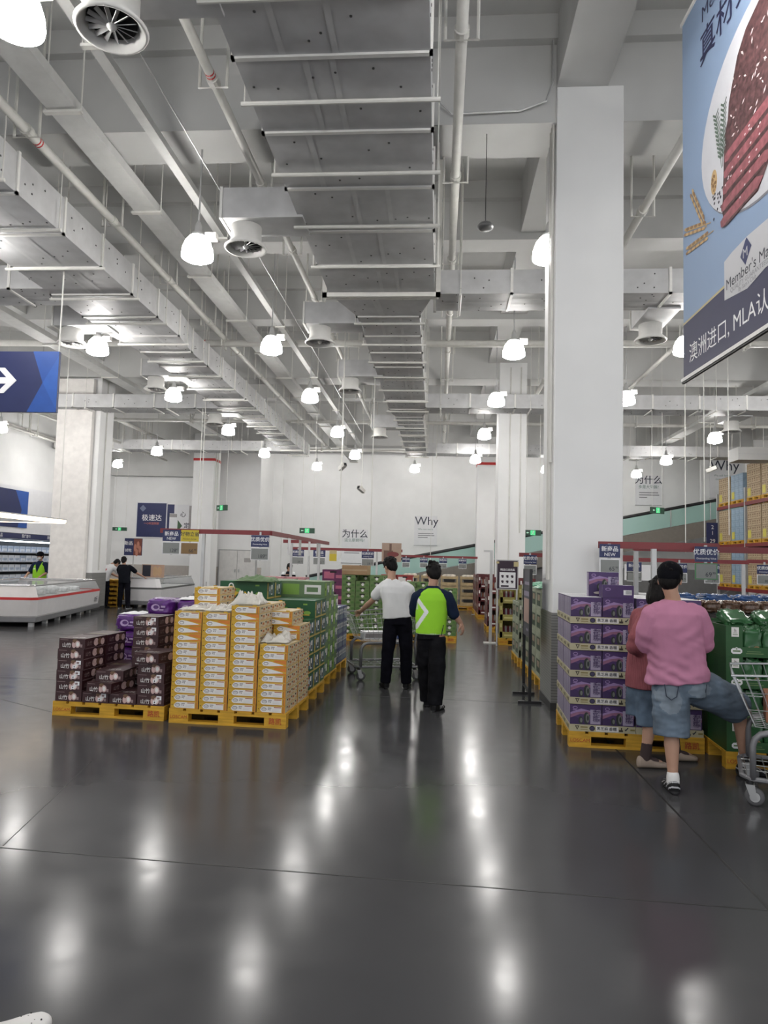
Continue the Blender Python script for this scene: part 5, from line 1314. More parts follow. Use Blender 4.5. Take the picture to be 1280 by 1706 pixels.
exit_sign(-15.3, 32.9, 2.85, 0, 'green exit sign beside the navy wall poster', 0.7)
exit_sign(2.86, 22, 2.60, 0, 'green exit sign between the two nearer columns', 0.5)
exit_sign(5.98, 20, 3.2, radians(32), 'green exit sign hanging at an angle in front of the travelator', 0.5)
def cctv(x, y, z, rz, label):
    t = thing('security_camera', label, 'camera', (x, y, z), rz)
    MB().cyl((0, 0, 0.1), (0, 0, soffit(x, y) - z), 0.012, 8).build('drop_rod', PIPE, t)
    MB().lathe([(0.03, 0.06), (0.05, 0.1), (0.02, 0.14)], n=12).build('mount', PIPE, t, True)
    q = MB(); q.M = Matrix.Rotation(radians(-22), 4, 'X'); q.box(-0.06, -0.2, -0.06, 0.06, 0.14, 0.06); q.M = None
    q.build('camera_body', PIPE, t)
    q = MB(); q.M = Matrix.Rotation(radians(-22), 4, 'X'); q.box(-0.05, -0.204, -0.05, 0.05, -0.2, 0.05); q.M = None
    q.build('lens_window', BLACK, t)
cctv(-3.1, 22, 4.62, radians(40), 'white security camera hanging nearer, before the rear wall')
cctv(-2.68, 24, 4.12, radians(-30), 'white security camera hanging lower, before the rear wall')
cctv(8.9, 24, 5.0, radians(60), 'white security camera hanging beside the pallet rack')
t = thing('ceiling_sensor', 'dark grey disc hanging on a black cord beside the big column', 'sensor', (0.5, 8.7, 5.86))
MB().lathe([(0, 0), (0.06, 0), (0.1, 0.02), (0.105, 0.045), (0.08, 0.08), (0.03, 0.09), (0, 0.09)], n=24).build('disc_body', mat('sensor_grey', (0.10, 0.10, 0.10), 0.35), t, True)
MB().cyl((0, 0, 0.09), (0, 0, 7.12 - 5.86), 0.005, 6).build('cord', BLACK, t)
for i, (x, y, z) in enumerate(((-6.9, 20, 0), (-7.05, 20.2, 0), (-2.2, 15.5, 2.0), (-1.6, 16.5, 2.0), (6.7, 18.5, 2.4), (6.2, 18.4, 2.1), (7.5, 19, 2.6), (-0.35, 30, 1.2))):
    zz = (2.2 if z == 0 else z)
    t = tag(MB().cyl((0, 0, 0), (0, 0, soffit(x, y) - zz), 0.011, 8).build('power_drop', PIPE, None, loc=(x, y, zz)), 'thin cream conduit dropping from the ceiling, ' + ('beside the tilted exit sign', 'next to the tilted exit sign', 'above the light green crates', 'behind the light green crates', 'before the travelator, thicker', 'before the travelator, thinner', 'by the rack boxes', 'beside the Why panel')[i], 'conduit')

# ---------------------------------------------------------------- price rails
EGREY = mat('grey_digital_label', (0.22, 0.23, 0.22), 0.4, var=0.05)
BROWNL = mat('amber_digital_label', (0.22, 0.13, 0.045), 0.4, var=0.05)
YCARD = mat('yellow_sign_card', (0.55, 0.43, 0.03), 0.5, var=0.03)
GCARD = mat('green_sign_frame', (0.08, 0.22, 0.10), 0.5, var=0.03)
def price_sign(x, y, z, label, head, sub, price, cents, card=NAVY, lcol=EGREY, frame=PAPER, ink=INK, w=0.3, hh=0.19, rail_z=None):
    t = thing('price_sign', label, 'price sign', (x, y, z), 0)
    MB().box(-w / 2, -0.012, hh + 0.025, w / 2, 0, hh * 2 + 0.025).build('header_card', card, t)
    MB().box(-w / 2, -0.01, 0, w / 2, 0, hh + 0.012).build('label_frame', frame, t)
    MB().box(-w / 2 + 0.012, -0.014, 0.012, w / 2 - 0.012, -0.01, hh).build('price_display', lcol, t)
    MB().box(-0.015, 0.0, -0.01, 0.015, 0.02, (rail_z - z) if rail_z else hh * 2 + 0.03).build('hanger_strip', STEEL, t)
    letters(head, hh * 0.42, ink, t, (0, -0.0135, hh * 1.62 + 0.025), name='header_lettering')
    letters(sub, hh * 0.36 if len(sub) < 5 else hh * 0.17, ink, t, (0, -0.0135, hh * 1.25 + 0.02), name='header_lettering')
    letters(price, hh * 0.42, INKD, t, (w * 0.10, -0.0155, hh * 0.32), name='price_figures')
    letters(cents, hh * 0.20, INKD, t, (w * 0.34, -0.0155, hh * 0.42), name='price_figures')
    return t
def rail(label, beams, posts, z=2.05):
    t = thing('price_rail', label, 'sign rail', (0, 0, 0))
    for x0, y0, x1, y1 in beams:
        d = Vector((x1 - x0, y1 - y0, 0)); L = d.length
        q = MB(Matrix.Translation((x0, y0, 0)) @ Matrix.Rotation(atan2(d.y, d.x), 4, 'Z'))
        q.box(0, -0.02, z, L, 0.02, z + 0.075); q.M = None
        q.build('rail_beam', RED, t)
    for x, y in posts:
        MB().box(x - 0.025, y - 0.025, 0.0, x + 0.025, y + 0.025, z).build('post', STEEL, t)
        MB().box(x - 0.12, y - 0.12, 0.0, x + 0.12, y + 0.12, 0.012).build('foot_plate', STEEL, t)
    return t
rail('maroon price rail above the green carton pallets', [(-4.62, 11.45, -2.76, 11.45), (-2.76, 11.47, -2.7, 17.2), (-3.6, 16.2, -2.7, 16.2)], [(-3.88, 11.45), (-2.72, 16.0), (-3.4, 16.2)])
for s in ((-4.41, 11.41, 1.70, 'navy NEW price sign reading 128 beside the yellow savings sign', '新商品', 'NEW', '128', '00', NAVY, EGREY), (-4.1, 11.41, 1.70, 'yellow savings price sign with an amber label reading 66', '好物立省', "Member's Savings", '66', '80', YCARD, BROWNL), (-2.92, 11.41, 1.64, 'navy price sign reading 189 at the corner of the maroon rail', '优质优价', 'Outstanding Value', '189', '90', NAVY, EGREY)):
    price_sign(*s, ink=INKD if s[8] is YCARD else INK, rail_z=2.1)
for k, y in enumerate((12.6, 13.6, 14.6, 15.6)):
    tag(MB().box(-0.005, 0, 1.75, 0.005, 0.2, 2.05).build('hanging_card', STEEL if k % 2 else PAPER, None, loc=(-2.71, y, 0)), f'small card hanging edge-on from the maroon rail, {("nearest", "second", "third", "farthest")[k]}', 'card', 'cards on the maroon rail')
rail('far maroon price rail above the pink cartons', [(-4.2, 19.5, -1.0, 19.5)], [(-3.6, 19.5), (-1.7, 19.5)], 1.95)
for k, (x, hd) in enumerate(((-3.9, '优质优价'), (-3.3, '新商品'), (-1.95, '优质优价'))):
    price_sign(x, 19.46, 1.55, f'small navy price sign on the far maroon rail, {("first", "second", "third")[k]} from the pink cartons', hd, 'Outstanding Value', ('39', '45', '59')[k], '90', rail_z=2.0, w=0.34)
tag(MB().box(0, 0, 0, 0.2, 0.02, 0.3).fy(0, 0.2, 0.2, 0.3, -0.001, 1).build('yellow_card', [YCARD, GOLD], None, loc=(-3.02, 19.47, 1.66)), 'small yellow card on the far maroon rail', 'card')
pp = tag(MB().box(0, 0, 0, 0.52, 0.03, 0.5).fy(0.05, 0.05, 0.3, 0.3, -0.001, 1).disc(0.3, 0.2, 0.16, 0.07, -0.002, 2).fy(0.2, 0.28, 0.26, 0.48, -0.002, 1).build('food_poster', [mat('tan_print', (0.36, 0.26, 0.20), 0.5), mat('umber_print2', (0.13, 0.07, 0.05), 0.5), mat('dark_red_print', (0.17, 0.03, 0.03), 0.5)], None, loc=(-1.52, 18.9, 1.68)), 'tan food poster standing over the red cartons', 'poster')
MB().cyl((0.26, 0.015, -1.68), (0.26, 0.015, 0), 0.015).build('poster_pole', STEEL, pp)
rail('maroon price rail behind the violet cartons and the man in pink', [(1.80, 8.2, 3.05, 8.0), (2.4, 9.0, 4.2, 9.0)], [(2.36, 8.02), (2.44, 9.02)], 1.88)
price_sign(1.91, 8.13, 1.60, 'navy NEW price sign reading 65 in front of the big column', '新商品', 'NEW', '65', '90', w=0.225, hh=0.15, rail_z=1.93)
price_sign(2.88, 7.92, 1.56, 'navy price sign with a green frame reading 69 above the man in pink', '优质优价', 'Outstanding Value', '69', '90', frame=GCARD, w=0.235, hh=0.165, rail_z=1.93)
rail('distant maroon price rail in front of the pallet rack', [(6.1, 14.6, 9.5, 14.6)], [(6.9, 14.6), (9.0, 14.6)], 1.83)
price_sign(6.42, 14.56, 1.42, 'small navy price sign before the pallet rack', '优质优价', 'Outstanding Value', '99', '90', w=0.3, hh=0.18, rail_z=1.86)
for k in range(3):
    price_sign((3.75, 4.6, 5.2)[k], 14.0, 1.42, f'small navy price sign past the big column, {("nearest it", "second", "third")[k]}', ('新商品', '优质优价', '优质优价')[k], 'Value', ('29', '49', '79')[k], '90', w=0.28, hh=0.17, rail_z=1.85)
rail('maroon price rail of small signs past the big column', [(2.9, 14.05, 5.9, 14.05)], [(3.4, 14.05), (5.8, 14.05)], 1.80)
for k in range(4):
    tag(MB().box(0, 0, 0, 0.26, 0.012, 0.3).build('paper_notice', PAPER, None, loc=(2.95 + 0.31 * k, 13.99, 1.44)), f'white paper notice on the rail past the big column, {("first", "second", "third", "fourth")[k]} along', 'notice', 'white paper notices')
rail('thin grey sign rail below the travelator', [(-1.6, 24, 1.3, 24)], [(-1.5, 24), (1.25, 24)], 1.86)
for k, x in enumerate((-1.1, -0.5, 0.15, 0.8)):
    price_sign(x, 23.95, 1.52, f'tiny price sign below the travelator, {("first", "second", "third", "fourth")[k]} from the man in white', '优质优价', 'Value', ('19', '25', '35', '45')[k], '90', w=0.26, hh=0.15, rail_z=1.9)
price_sign(1.7, 13.41, 1.5, 'navy price sign in front of the column behind the sign stand', '优质优价', 'Outstanding Value', '89', '90', w=0.24, hh=0.17, rail_z=1.9)
rail('maroon price rail between the two nearer columns', [(1.5, 13.45, 3.6, 13.45)], [(2.9, 13.45)], 1.83)

# framed black posters
t = thing('framed_poster', 'black framed poster with white pictogram panel before the banded column', 'poster', (1.2, 14.95, 0))
MB().box(0, 0, 1.16, 0.46, 0.04, 1.78).build('poster_frame', STEEL, t)
q = MB().fy(0.02, 1.18, 0.44, 1.76, -0.001, 0).fy(0.07, 1.2, 0.40, 1.52, -0.002, 1).fy(0.1, 1.215, 0.26, 1.25, -0.003, 0).fy(0.0, 1.70, 0.06, 1.74, -0.003, 2).fy(0.36, 1.64, 0.46, 1.74, -0.003, 2)
for i in range(3):
    for j_ in range(2):
        cx, cz = 0.13 + 0.1 * i, 1.32 + 0.11 * j_
        q.disc(cx, cz + 0.012, 0.03, 0.02, -0.003, 0, 10).py([(cx - 0.02, cz - 0.03), (cx + 0.03, cz - 0.02), (cx + 0.005, cz + 0.01)], -0.0034, 0)
q.build('poster_print', [mat('aubergine_print', (0.03, 0.014, 0.03), 0.5), PAPER, GOLD], t)
letters('精选烘焙用具', 0.05, INK, t, (0.235, -0.003, 1.57))
for x in (0.03, 0.43): MB().box(x - 0.015, 0.0, 0, x + 0.015, 0.04, 1.16).build('poster_leg', STEEL, t)
t = thing('corner_guard', 'tall steel post guarding the row end beside the framed poster', 'post', (1.13, 15.4, 0))
MB().box(-0.03, -0.03, 0.02, 0.03, 0.03, 1.98).build('post', STEEL, t)
MB().box(-0.14, -0.1, 0, 0.14, 0.1, 0.02).build('foot_plate', DUCTW, t)
MB().box(-0.16, -0.02, 1.94, 0.0, 0.02, 1.98).build('top_arm', STEEL, t)

t = thing('floor_sign_stand', 'tall black floor stand with a poster seen nearly edge-on', 'sign stand', (1.13, 8.82, 0))
for y in (0, 0.62):
    MB().box(-0.018, y - 0.018, 0.03, 0.018, y + 0.018, 1.62).build('upright', BLACK, t)
    MB().box(-0.14, y - 0.022, 0, 0.14, y + 0.022, 0.03).build('foot_bar', BLACK, t)
MB().box(-0.012, 0.018, 0.78, 0.012, 0.602, 1.60).build('poster_panel', mat('dark_slate_print', (0.055, 0.055, 0.075), 0.5), t)
MB().fxn(0.06, 0.95, 0.56, 1.25, -0.013, 0).fxn(0.06, 1.28, 0.56, 1.34, -0.013, 1).fxn(0.1, 0.85, 0.3, 0.88, -0.013, 1).fxn(0.05, 1.42, 0.5, 1.46, -0.013, 1).build('poster_picture', [mat('blush_print', (0.42, 0.28, 0.24), 0.5), mat('mauve_print', (0.25, 0.22, 0.30), 0.5)], t)
MB().box(-0.014, 0.018, 1.60, 0.014, 0.602, 1.62).build('top_bar', BLACK, t)
MB().box(-0.014, 0.018, 0.12, 0.014, 0.602, 0.14).build('lower_bar', BLACK, t)

# ---------------------------------------------------------------- pallet rack
rk = thing('pallet_rack', 'tall maroon and grey pallet rack loaded with boxed goods', 'pallet rack', (12.0, 0, 0))
YB = (31.7, 28.9, 26.1, 23.3)
for y in YB:
    for x in (0, 1.05):
        MB().box(x, y - 0.05, 0, x + 0.1, y + 0.05, 5.0).build('upright', STEEL, rk)
    for z in (0.6, 1.8, 3.0, 4.2): MB().tube([(0.05, y, z), (1.1, y, z + 0.6)], 0.02, 6).build('brace', STEEL, rk)
LV = (1.02, 2.78, 4.42)
for a, b in zip(YB, YB[1:]):
    for z in LV:
        for x in (-0.01, 1.06): MB().box(x, b + 0.05, z - 0.14, x + 0.1, a - 0.05, z).build('shelf_beam', RED, rk)
TAN = mat('tan_carton_card', (0.48, 0.37, 0.24), 0.6, var=0.12)
TANP = mat('brown_carton_print', (0.26, 0.17, 0.10), 0.6)
LBL = mat('blue_wrapped_carton', (0.25, 0.35, 0.46), 0.35, var=0.15)
YLB = mat('yellow_rack_label', (0.66, 0.58, 0.10), 0.5)
def rack_carton(base, acc):
    q = MB().box(0, 0, 0, 0.5, 0.385, 0.262)
    q.fxn(0.05, 0.06, 0.16, 0.2, -0.001, 1).fxn(0.22, 0.06, 0.34, 0.2, -0.001, 1).fxn(0.0, 0.1, 0.385, 0.13, -0.0016, 0).fxn(0.0, 0.235, 0.385, 0.262, -0.001, 1)
    return q.mesh('rack_carton', [base, acc])
RCM = [rack_carton(TAN, TANP), rack_carton(LBL, mat('pale_blue_stripe', (0.33, 0.43, 0.53), 0.4))]
pos = ('farthest', 'second farthest', 'third farthest', 'fourth farthest', 'fifth farthest')
for li, z in enumerate(LV):
    for p_ in range(5):
        y0 = YB[p_ // 2] - 0.1 - 1.27 * (p_ % 2 + 1)
        blue = p_ == 1 or (p_ == 0 and li == 3)
        pallet(12.02, y0 + 1.21, f'pallet on the {("lowest", "middle", "top")[li]} rack level, {pos[p_]} load', -pi / 2, z=z + 0.001)
        nt_ = (5, 5, 4)[li] if p_ < 2 else (5, 5, 5)[li]
        for c in range(3):
            for k in range(nt_):
                put(RCM[1 if blue else 0], 'rack_carton', f'{"blue wrapped" if blue else "tan"} carton on the {("lowest", "middle", "top")[li]} rack level, {pos[p_]} load, {tier(k, nt_)}, {("far", "middle", "near")[2 - c]} column', 'carton', 'boxed loads on the pallet rack', (12.03, y0 + 0.02 + c * 0.39, z + 0.1465 + k * 0.2626))
        tag(MB().box(-0.006, 0, 0, 0, 0.26, 0.3).build('load_label', YLB, None, loc=(12.027, y0 + 0.85, z + 0.2)), f'yellow label on the {pos[p_]} load of the {("lowest", "middle", "top")[li]} rack level', 'label', 'yellow load labels')
t = thing('aisle_number_sign', 'tall navy sign of white numbers on the end of the rack', 'sign', (11.985, 31.62, 0))
MB().box(-0.45, 0, 2.75, 0.02, 0.03, 3.75).build('sign_board', NAVY, t)
for s, z in (('2', 3.55), ('1', 3.3), ('29', 2.95)): letters(s, 0.24, INK, t, (-0.2, -0.003, z), name='number')
fc = thing('fan_coil_box', 'pale grey air unit box hanging above the pallet rack', 'air unit', (10.45, 25.6, 5.6))
MB().box(0, 0, 0, 1.3, 0.9, 0.45).build('unit_case', CEIL, fc)
MB().box(-0.01, -0.01, 0.2, 1.31, 0.0, 0.22).build('case_seam', STEEL, fc)
for x, y in ((0.1, 0.1), (1.2, 0.1), (0.1, 0.8), (1.2, 0.8)): MB().cyl((x, y, 0.45), (x, y, ZS - 5.6), 0.01, 6).build('suspension_rod', PIPE, fc)
# white display table past the big column
tb = thing('display_table', 'long white topped display table past the big column', 'table', (3.1, 15.2, 0))
MB().box(0, 0, 0.92, 3.2, 0.9, 0.97).build('table_top', PAPER, tb)
for x in (0.05, 3.1):
    for y in (0.05, 0.82): MB().box(x, y, 0, x + 0.06, y + 0.06, 0.92).build('leg', STEEL, tb)
for i in range(7):
    put(FZP[i % 2], 'wrapped_pack', f'white wrapped pack on the long display table, {ORD[i].replace("lowest", "first")} from the column', 'pack', 'white packs on the display table', (3.15 + i * 0.44, 15.3, 0.971))

# ---------------------------------------------------------------- shopping carts
RUB = mat('grey_rubber_tyre', (0.10, 0.10, 0.105), 0.6)
TUBE = mat('grey_coated_tube', (0.22, 0.22, 0.23), 0.4, 0.2)
def cart(x, y, rz, label):
    """length along local x: front at 0, handle at 1.05"""
    t = thing('shopping_cart', label, 'shopping cart', (x, y, 0), rz)
    t.scale = (1, 1.35, 1)
    fr_ = [(0.05, -0.2, 0.19), (0.10, -0.26, 0.19), (0.92, -0.29, 0.19), (0.95, -0.26, 0.19), (0.95, 0.26, 0.19), (0.92, 0.29, 0.19), (0.10, 0.26, 0.19), (0.05, 0.2, 0.19)]
    MB().tube(fr_, 0.017, 8, closed=True).build('base_frame', TUBE, t)
    g = MB()
    for k in range(7): g.tube([(0.08 + k * 0.13, -0.25, 0.20), (0.08 + k * 0.13, 0.25, 0.20)], 0.004, 6)
    for yy in (-0.12, 0, 0.12): g.tube([(0.06, yy, 0.205), (0.94, yy, 0.205)], 0.004, 6)
    g.build('lower_rack_grille', CHROME, t)
    for sx, sy in ((0.1, -0.24), (0.1, 0.24), (0.9, -0.27), (0.9, 0.27)):
        w = MB().lathe([(0.02, -0.016), (0.05, -0.017), (0.064, -0.010), (0.064, 0.010), (0.05, 0.017), (0.02, 0.016)], (sx + 0.03, sy, 0.064), 24, axis='y').build('caster_wheel', RUB, t, True)
        MB().lathe([(0, -0.018), (0.034, -0.018), (0.034, 0.018), (0, 0.018)], (sx + 0.03, sy, 0.064), 18, axis='y').build('wheel_hub', STEEL, w)
        MB().hexa([(sx + 0.005, sy - 0.026, 0.05), (sx + 0.045, sy - 0.026, 0.05), (sx + 0.045, sy + 0.026, 0.05), (sx + 0.005, sy + 0.026, 0.05)], [(sx - 0.03, sy - 0.026, 0.15), (sx + 0.03, sy - 0.026, 0.15), (sx + 0.03, sy + 0.026, 0.15), (sx - 0.03, sy + 0.026, 0.15)]).build('caster_fork', mat('bright_steel', (0.5, 0.5, 0.5), 0.3, 0.7), t)
        MB().cyl((sx, sy, 0.15), (sx, sy, 0.185), 0.024, 12).build('caster_collar', BLACK, t)
    for sy in (-0.26, 0.26):
        MB().tube([(0.12, sy, 0.19), (0.12, sy, 0.42), (0.135, sy, 0.47), (0.17, sy, 0.505), (0.22, sy, 0.52), (0.8, sy, 0.53)], 0.022, 10).build('front_post', TUBE, t, True)
        MB().tube([(0.93, sy, 0.19), (0.90, sy, 0.50), (0.98, sy, 0.95), (1.05, sy, 1.0)], 0.017, 8).build('rear_post', TUBE, t, True)
    MB().tube([(1.05, -0.28, 1.0), (1.05, 0.28, 1.0)], 0.018, 12).build('handle', mat('blue_grey_handle', (0.13, 0.16, 0.22), 0.4), t)
    # basket
    def P(u, v, k):   # u 0..1 along, v -1..1 across, k 0..1 up
        x0, x1 = 0.14 - 0.15 * k, 0.90 + 0.06 * k
        return (x0 + (x1 - x0) * u, v * (0.215 + 0.06 * k + 0.02 * u), 0.545 + (0.36 + 0.07 * u) * k)
    g = MB()
    for k in (0, 0.33, 0.66):
        g.tube([P(0, -1, k), P(1, -1, k), P(1, 1, k), P(0, 1, k)], 0.0035, 6, closed=True)
    for i in range(13):
        u = i / 12
        for v in (-1, 1): g.tube([P(u, v, 0), P(u, v, 1)], 0.003, 6)
        g.tube([P(u, -1, 0), P(u, 1, 0)], 0.003, 6)
    for i in range(9):
        v = -1 + i / 4
        g.tube([P(0, v, 1), P(0, v, 0), P(1, v, 0), P(1, v, 1)], 0.003, 6)
    g.build('basket_mesh', CHROME, t)
    MB().tube([P(0, -1, 1), P(1, -1, 1), P(1, 1, 1), P(0, 1, 1)], 0.009, 8, closed=True).build('basket_rim', CHROME, t)
    return t
cart(-1.28, 10.27, radians(18), 'grey wire shopping cart held by the man in the white shirt')
cart(2.263, 5.70, radians(-20.4), 'grey wire shopping cart cut by the picture edge beside the man in pink')
def in_cart(cx, cy, rz, lx, ly): return (cx + lx * cos(rz) - ly * sin(rz), cy + lx * sin(rz) + ly * cos(rz), 0.552)
put(pack_mesh(0.3, 0.22, 0.2, [mat('white_film_bag', (0.68, 0.66, 0.66), 0.3, var=0.1)], seed=61, name='white_bag'), 'white_bag', 'white film bag lying in the shopping cart at the picture edge', 'bag', None, in_cart(2.263, 5.70, radians(-20.4), 0.45, -0.12), radians(-20.4))
tag(MB().box(0, 0, 0, 0.3, 0.34, 0.2).fy(0.02, 0.03, 0.28, 0.17, -0.001, 1).build('snack_box', [mat('rust_card', (0.3, 0.12, 0.06), 0.5), LAB], None, loc=in_cart(2.263, 5.70, radians(-20.4), 0.22, -0.12), rz=radians(-20.4)), 'rust coloured snack box in the shopping cart at the picture edge', 'box')
tag(MB().box(0, 0, 0, 0.34, 0.26, 0.1).fy(0.02, 0.02, 0.32, 0.08, -0.001, 1).build('white_box', [PAPER, GREYINK], None, loc=in_cart(-1.28, 10.27, radians(18), 0.2, -0.15), rz=radians(18)), 'flat white box lying in the cart held by the man in white', 'box')
tag(MB().box(0, 0, 0, 0.26, 0.28, 0.16).fy(0.02, 0.02, 0.24, 0.14, -0.001, 1).build('navy_box', [NAVYC, BLUE], None, loc=in_cart(-1.28, 10.27, radians(18), 0.58, -0.15), rz=radians(18)), 'navy box lying in the cart held by the man in white', 'box')
# ---------------------------------------------------------------- people
SKIN = mat('skin', (0.46, 0.27, 0.19), 0.5, var=0.06, scale=9, spec=0.35)
HAIR = mat('black_hair', (0.007, 0.006, 0.006), 0.6, var=0.4, scale=60, bump=0.3, stretch=(1, 1, 0.25), spec=0.15)
def shape(q, name, mats, parent, org, voxel=0.008, smooth=3, paint=None, fold=None, solid=True):
    me = q.mesh(name, mats if isinstance(mats, (list, tuple)) else [mats])
    o = bpy.data.objects.new(name, me); COL.objects.link(o)
    r = o.modifiers.new('r', 'REMESH'); r.mode = 'VOXEL'; r.voxel_size = voxel; r.use_smooth_shade = True
    s = o.modifiers.new('s', 'SMOOTH'); s.factor = 0.5; s.iterations = smooth
    dg = bpy.context.evaluated_depsgraph_get(); dg.update()
    m2 = bpy.data.meshes.new_from_object(o.evaluated_get(dg))
    bpy.data.objects.remove(o); bpy.data.meshes.remove(me)
    m2.name = name
    m2.materials.clear()
    for x in (mats if isinstance(mats, (list, tuple)) else [mats]): m2.materials.append(x)
    if fold:
        amp, fx_, fy_, fz_ = fold
        cos_ = [v.co.copy() for v in m2.vertices]; nr = [v.normal.copy() for v in m2.vertices]
        for v, c, n_ in zip(m2.vertices, cos_, nr):
            p = Vector((c.x * fx_, c.y * fy_, c.z * fz_))
            a = noise.noise(p) + 0.5 * noise.noise(p * 2.1 + Vector((3, 1, 7)))
            v.co = c + n_ * (amp * a)
    if paint:
        for p in m2.polygons: p.material_index = paint(p.center, p.normal)
    for p in m2.polygons: p.use_smooth = True
    m2.transform(Matrix.Translation(-Vector(org)))
    o = bpy.data.objects.new(name, m2); COL.objects.link(o); o.parent = parent
    return o
def limb(q, pts, rs, n=14):
    q.tube(pts, rs, n)
    for p, r in zip(pts, rs): q.ell(p, (r, r, r), 12, 8)
def hand(q, w, d, nrm, side, curl=0.5, s=1.0):
    w, d, nrm = Vector(w), Vector(d).normalized(), Vector(nrm)
    nrm = (nrm - d * nrm.dot(d)).normalized()
    t = d.cross(nrm).normalized() * side
    R = Matrix((t, d, nrm)).transposed()
    q.ell(w + d * 0.048 * s, (0.039 * s, 0.053 * s, 0.0165 * s), 14, 10, 0, R)
    q.tube([w - d * 0.03, w + d * 0.03], [0.026 * s, 0.028 * s], 12)
    for i, L in enumerate((0.072, 0.080, 0.074, 0.058)):
        b = w + d * (0.088 - 0.006 * abs(i - 1)) * s + t * (0.027 - 0.0185 * i) * s
        pts, a = [b - d * 0.02], 0.0
        p = b
        for k, f in enumerate((0.45, 0.32, 0.23)):
            pts.append(p)
            a = curl * (0.5 + k * 0.75)
            p = p + (d * cos(a) + nrm * sin(a)) * L * f * s
        pts.append(p)
        limb(q, pts, [0.0095 * s, 0.0093 * s, 0.0088 * s, 0.008 * s, 0.0068 * s], 10)
    b = w + d * 0.026 * s + t * 0.026 * s
    limb(q, [b, b + (d * 0.55 + t * 0.75 + nrm * 0.25) * 0.035 * s, b + (d * 0.85 + t * 0.6 + nrm * 0.45) * 0.062 * s], [0.013 * s, 0.011 * s, 0.0085 * s], 10)
def head(q, c, F, tilt=0.0, roll=0.0):
    """returns the head's axes: right, forward, up"""
    F = Vector((F[0], F[1], 0)).normalized()
    R = F.cross(Vector((0, 0, 1)))
    f = F * cos(tilt) - Vector((0, 0, 1)) * sin(tilt)
    u = R.cross(f)
    if roll:
        R, u = R * cos(roll) + u * sin(roll), u * cos(roll) - R * sin(roll)
    M = Matrix((R, f, u)).transposed()
    c = Vector(c)
    q.ell(c + M @ Vector((0, -0.005, 0.025)), (0.076, 0.095, 0.092), 20, 14, 0, M)
    q.ell(c + M @ Vector((0, 0.022, -0.045)), (0.060, 0.066, 0.072), 18, 12, 0, M)
    q.ell(c + M @ Vector((0, 0.055, -0.085)), (0.030, 0.030, 0.024), 12, 8, 0, M)
    q.ell(c + M @ Vector((0, 0.097, -0.012)), (0.011, 0.013, 0.026), 10, 8, 0, M)
    q.ell(c + M @ Vector((0, 0.104, -0.028)), (0.017, 0.014, 0.011), 10, 8, 0, M)
    q.ell(c + M @ Vector((0, 0.082, -0.062)), (0.024, 0.012, 0.009), 10, 8, 0, M)
    for s in (-1, 1):
        q.ell(c + M @ Vector((s * 0.078, -0.004, -0.012)), (0.010, 0.020, 0.032), 10, 8, 0, M @ Matrix.Rotation(s * 0.3, 3, 'Z'))
        q.ell(c + M @ Vector((s * 0.032, 0.08, 0.02)), (0.022, 0.010, 0.006), 10, 8, 0, M)
    return c, M
def face_parts(c, M, parent, org):
    def P(v): return Vector(c) + M @ Vector(v) - Vector(org)
    for s in (-1, 1):
        q = MB().ell(P((s * 0.031, 0.083, 0.002)), (0.013, 0.006, 0.0075), 12, 8, 0, M); q.ell(P((s * 0.031, 0.0875, 0.002)), (0.006, 0.003, 0.006), 10, 6, 1, M)
        q.build('eye', [mat('eye_white', (0.7, 0.68, 0.65), 0.3), BLACK], parent, True)
        MB().ell(P((s * 0.032, 0.09, 0.021)), (0.02, 0.004, 0.004), 10, 6, 0, M).build('eyebrow', HAIR, parent, True)
    MB().ell(P((0, 0.093, -0.062)), (0.022, 0.005, 0.006), 12, 6, 0, M).build('mouth', mat('lips', (0.35, 0.12, 0.10), 0.4), parent, True)
def hair_cap(c, M, parent, org, back=0.03, low=-0.055, extra=None, m=None, seed=0, vx=0.007):
    q = MB()
    P = lambda v: Vector(c) + M @ Vector(v)
    q.ell(P((0, -0.012, 0.042)), (0.085, 0.103, 0.094), 20, 14, 0, M)
    q.ell(P((0, -0.048, 0.0)), (0.078, 0.062, 0.085 + back), 18, 12, 0, M)
    for s in (-1, 1): q.ell(P((s * 0.062, -0.02, 0.02)), (0.026, 0.06, 0.055), 12, 8, 0, M)
    if extra: extra(q, P, M)
    rr = random.Random(seed)
    for k in range(26):
        a, b = rr.uniform(-pi, pi), rr.uniform(0.1, 1.2)
        v = Vector((0.082 * cos(a) * cos(b), -0.012 + 0.098 * sin(a) * cos(b), 0.042 + 0.09 * sin(b)))
        q.ell(P(v), (0.02, 0.02, 0.012), 8, 6, 0, M)
    cc, Mi = Vector(c), M.inverted()
    return shape(q, 'hair', m or HAIR, parent, org, vx, 3, fold=(0.003, 60, 60, 25))
def shoe(q, ankle, d, L=0.27, W=0.048, z0=0.0):
    d = Vector((d[0], d[1], 0)).normalized(); s = Vector((-d.y, d.x, 0))
    a = Vector((ankle[0], ankle[1], z0)) - d * 0.065
    M = Matrix((s, d, Vector((0, 0, 1)))).transposed()
    rings = []
    for t, w, h in ((0.0, 0.55, 0.07), (0.05, 0.8, 0.095), (0.25, 0.9, 0.10), (0.45, 0.95, 0.08), (0.65, 1.05, 0.062), (0.82, 1.0, 0.052), (0.95, 0.7, 0.044), (1.0, 0.4, 0.034)):
        c = a + d * (t * L) + Vector((0, 0, h / 2))
        rings.append((c, s * W * w, Vector((0, 0, h / 2))))
    q.loft(rings, 18)
    return a, d, s
def shoe_paint(a, d, s, sole=0.022, accent=None):
    def f(c, n):
        if c.z < sole: return 1
        if accent:
            v = c - a
            u = v.dot(d); w = abs(v.dot(s))
            if accent(u, w, c.z): return 2
        return 0
    return f
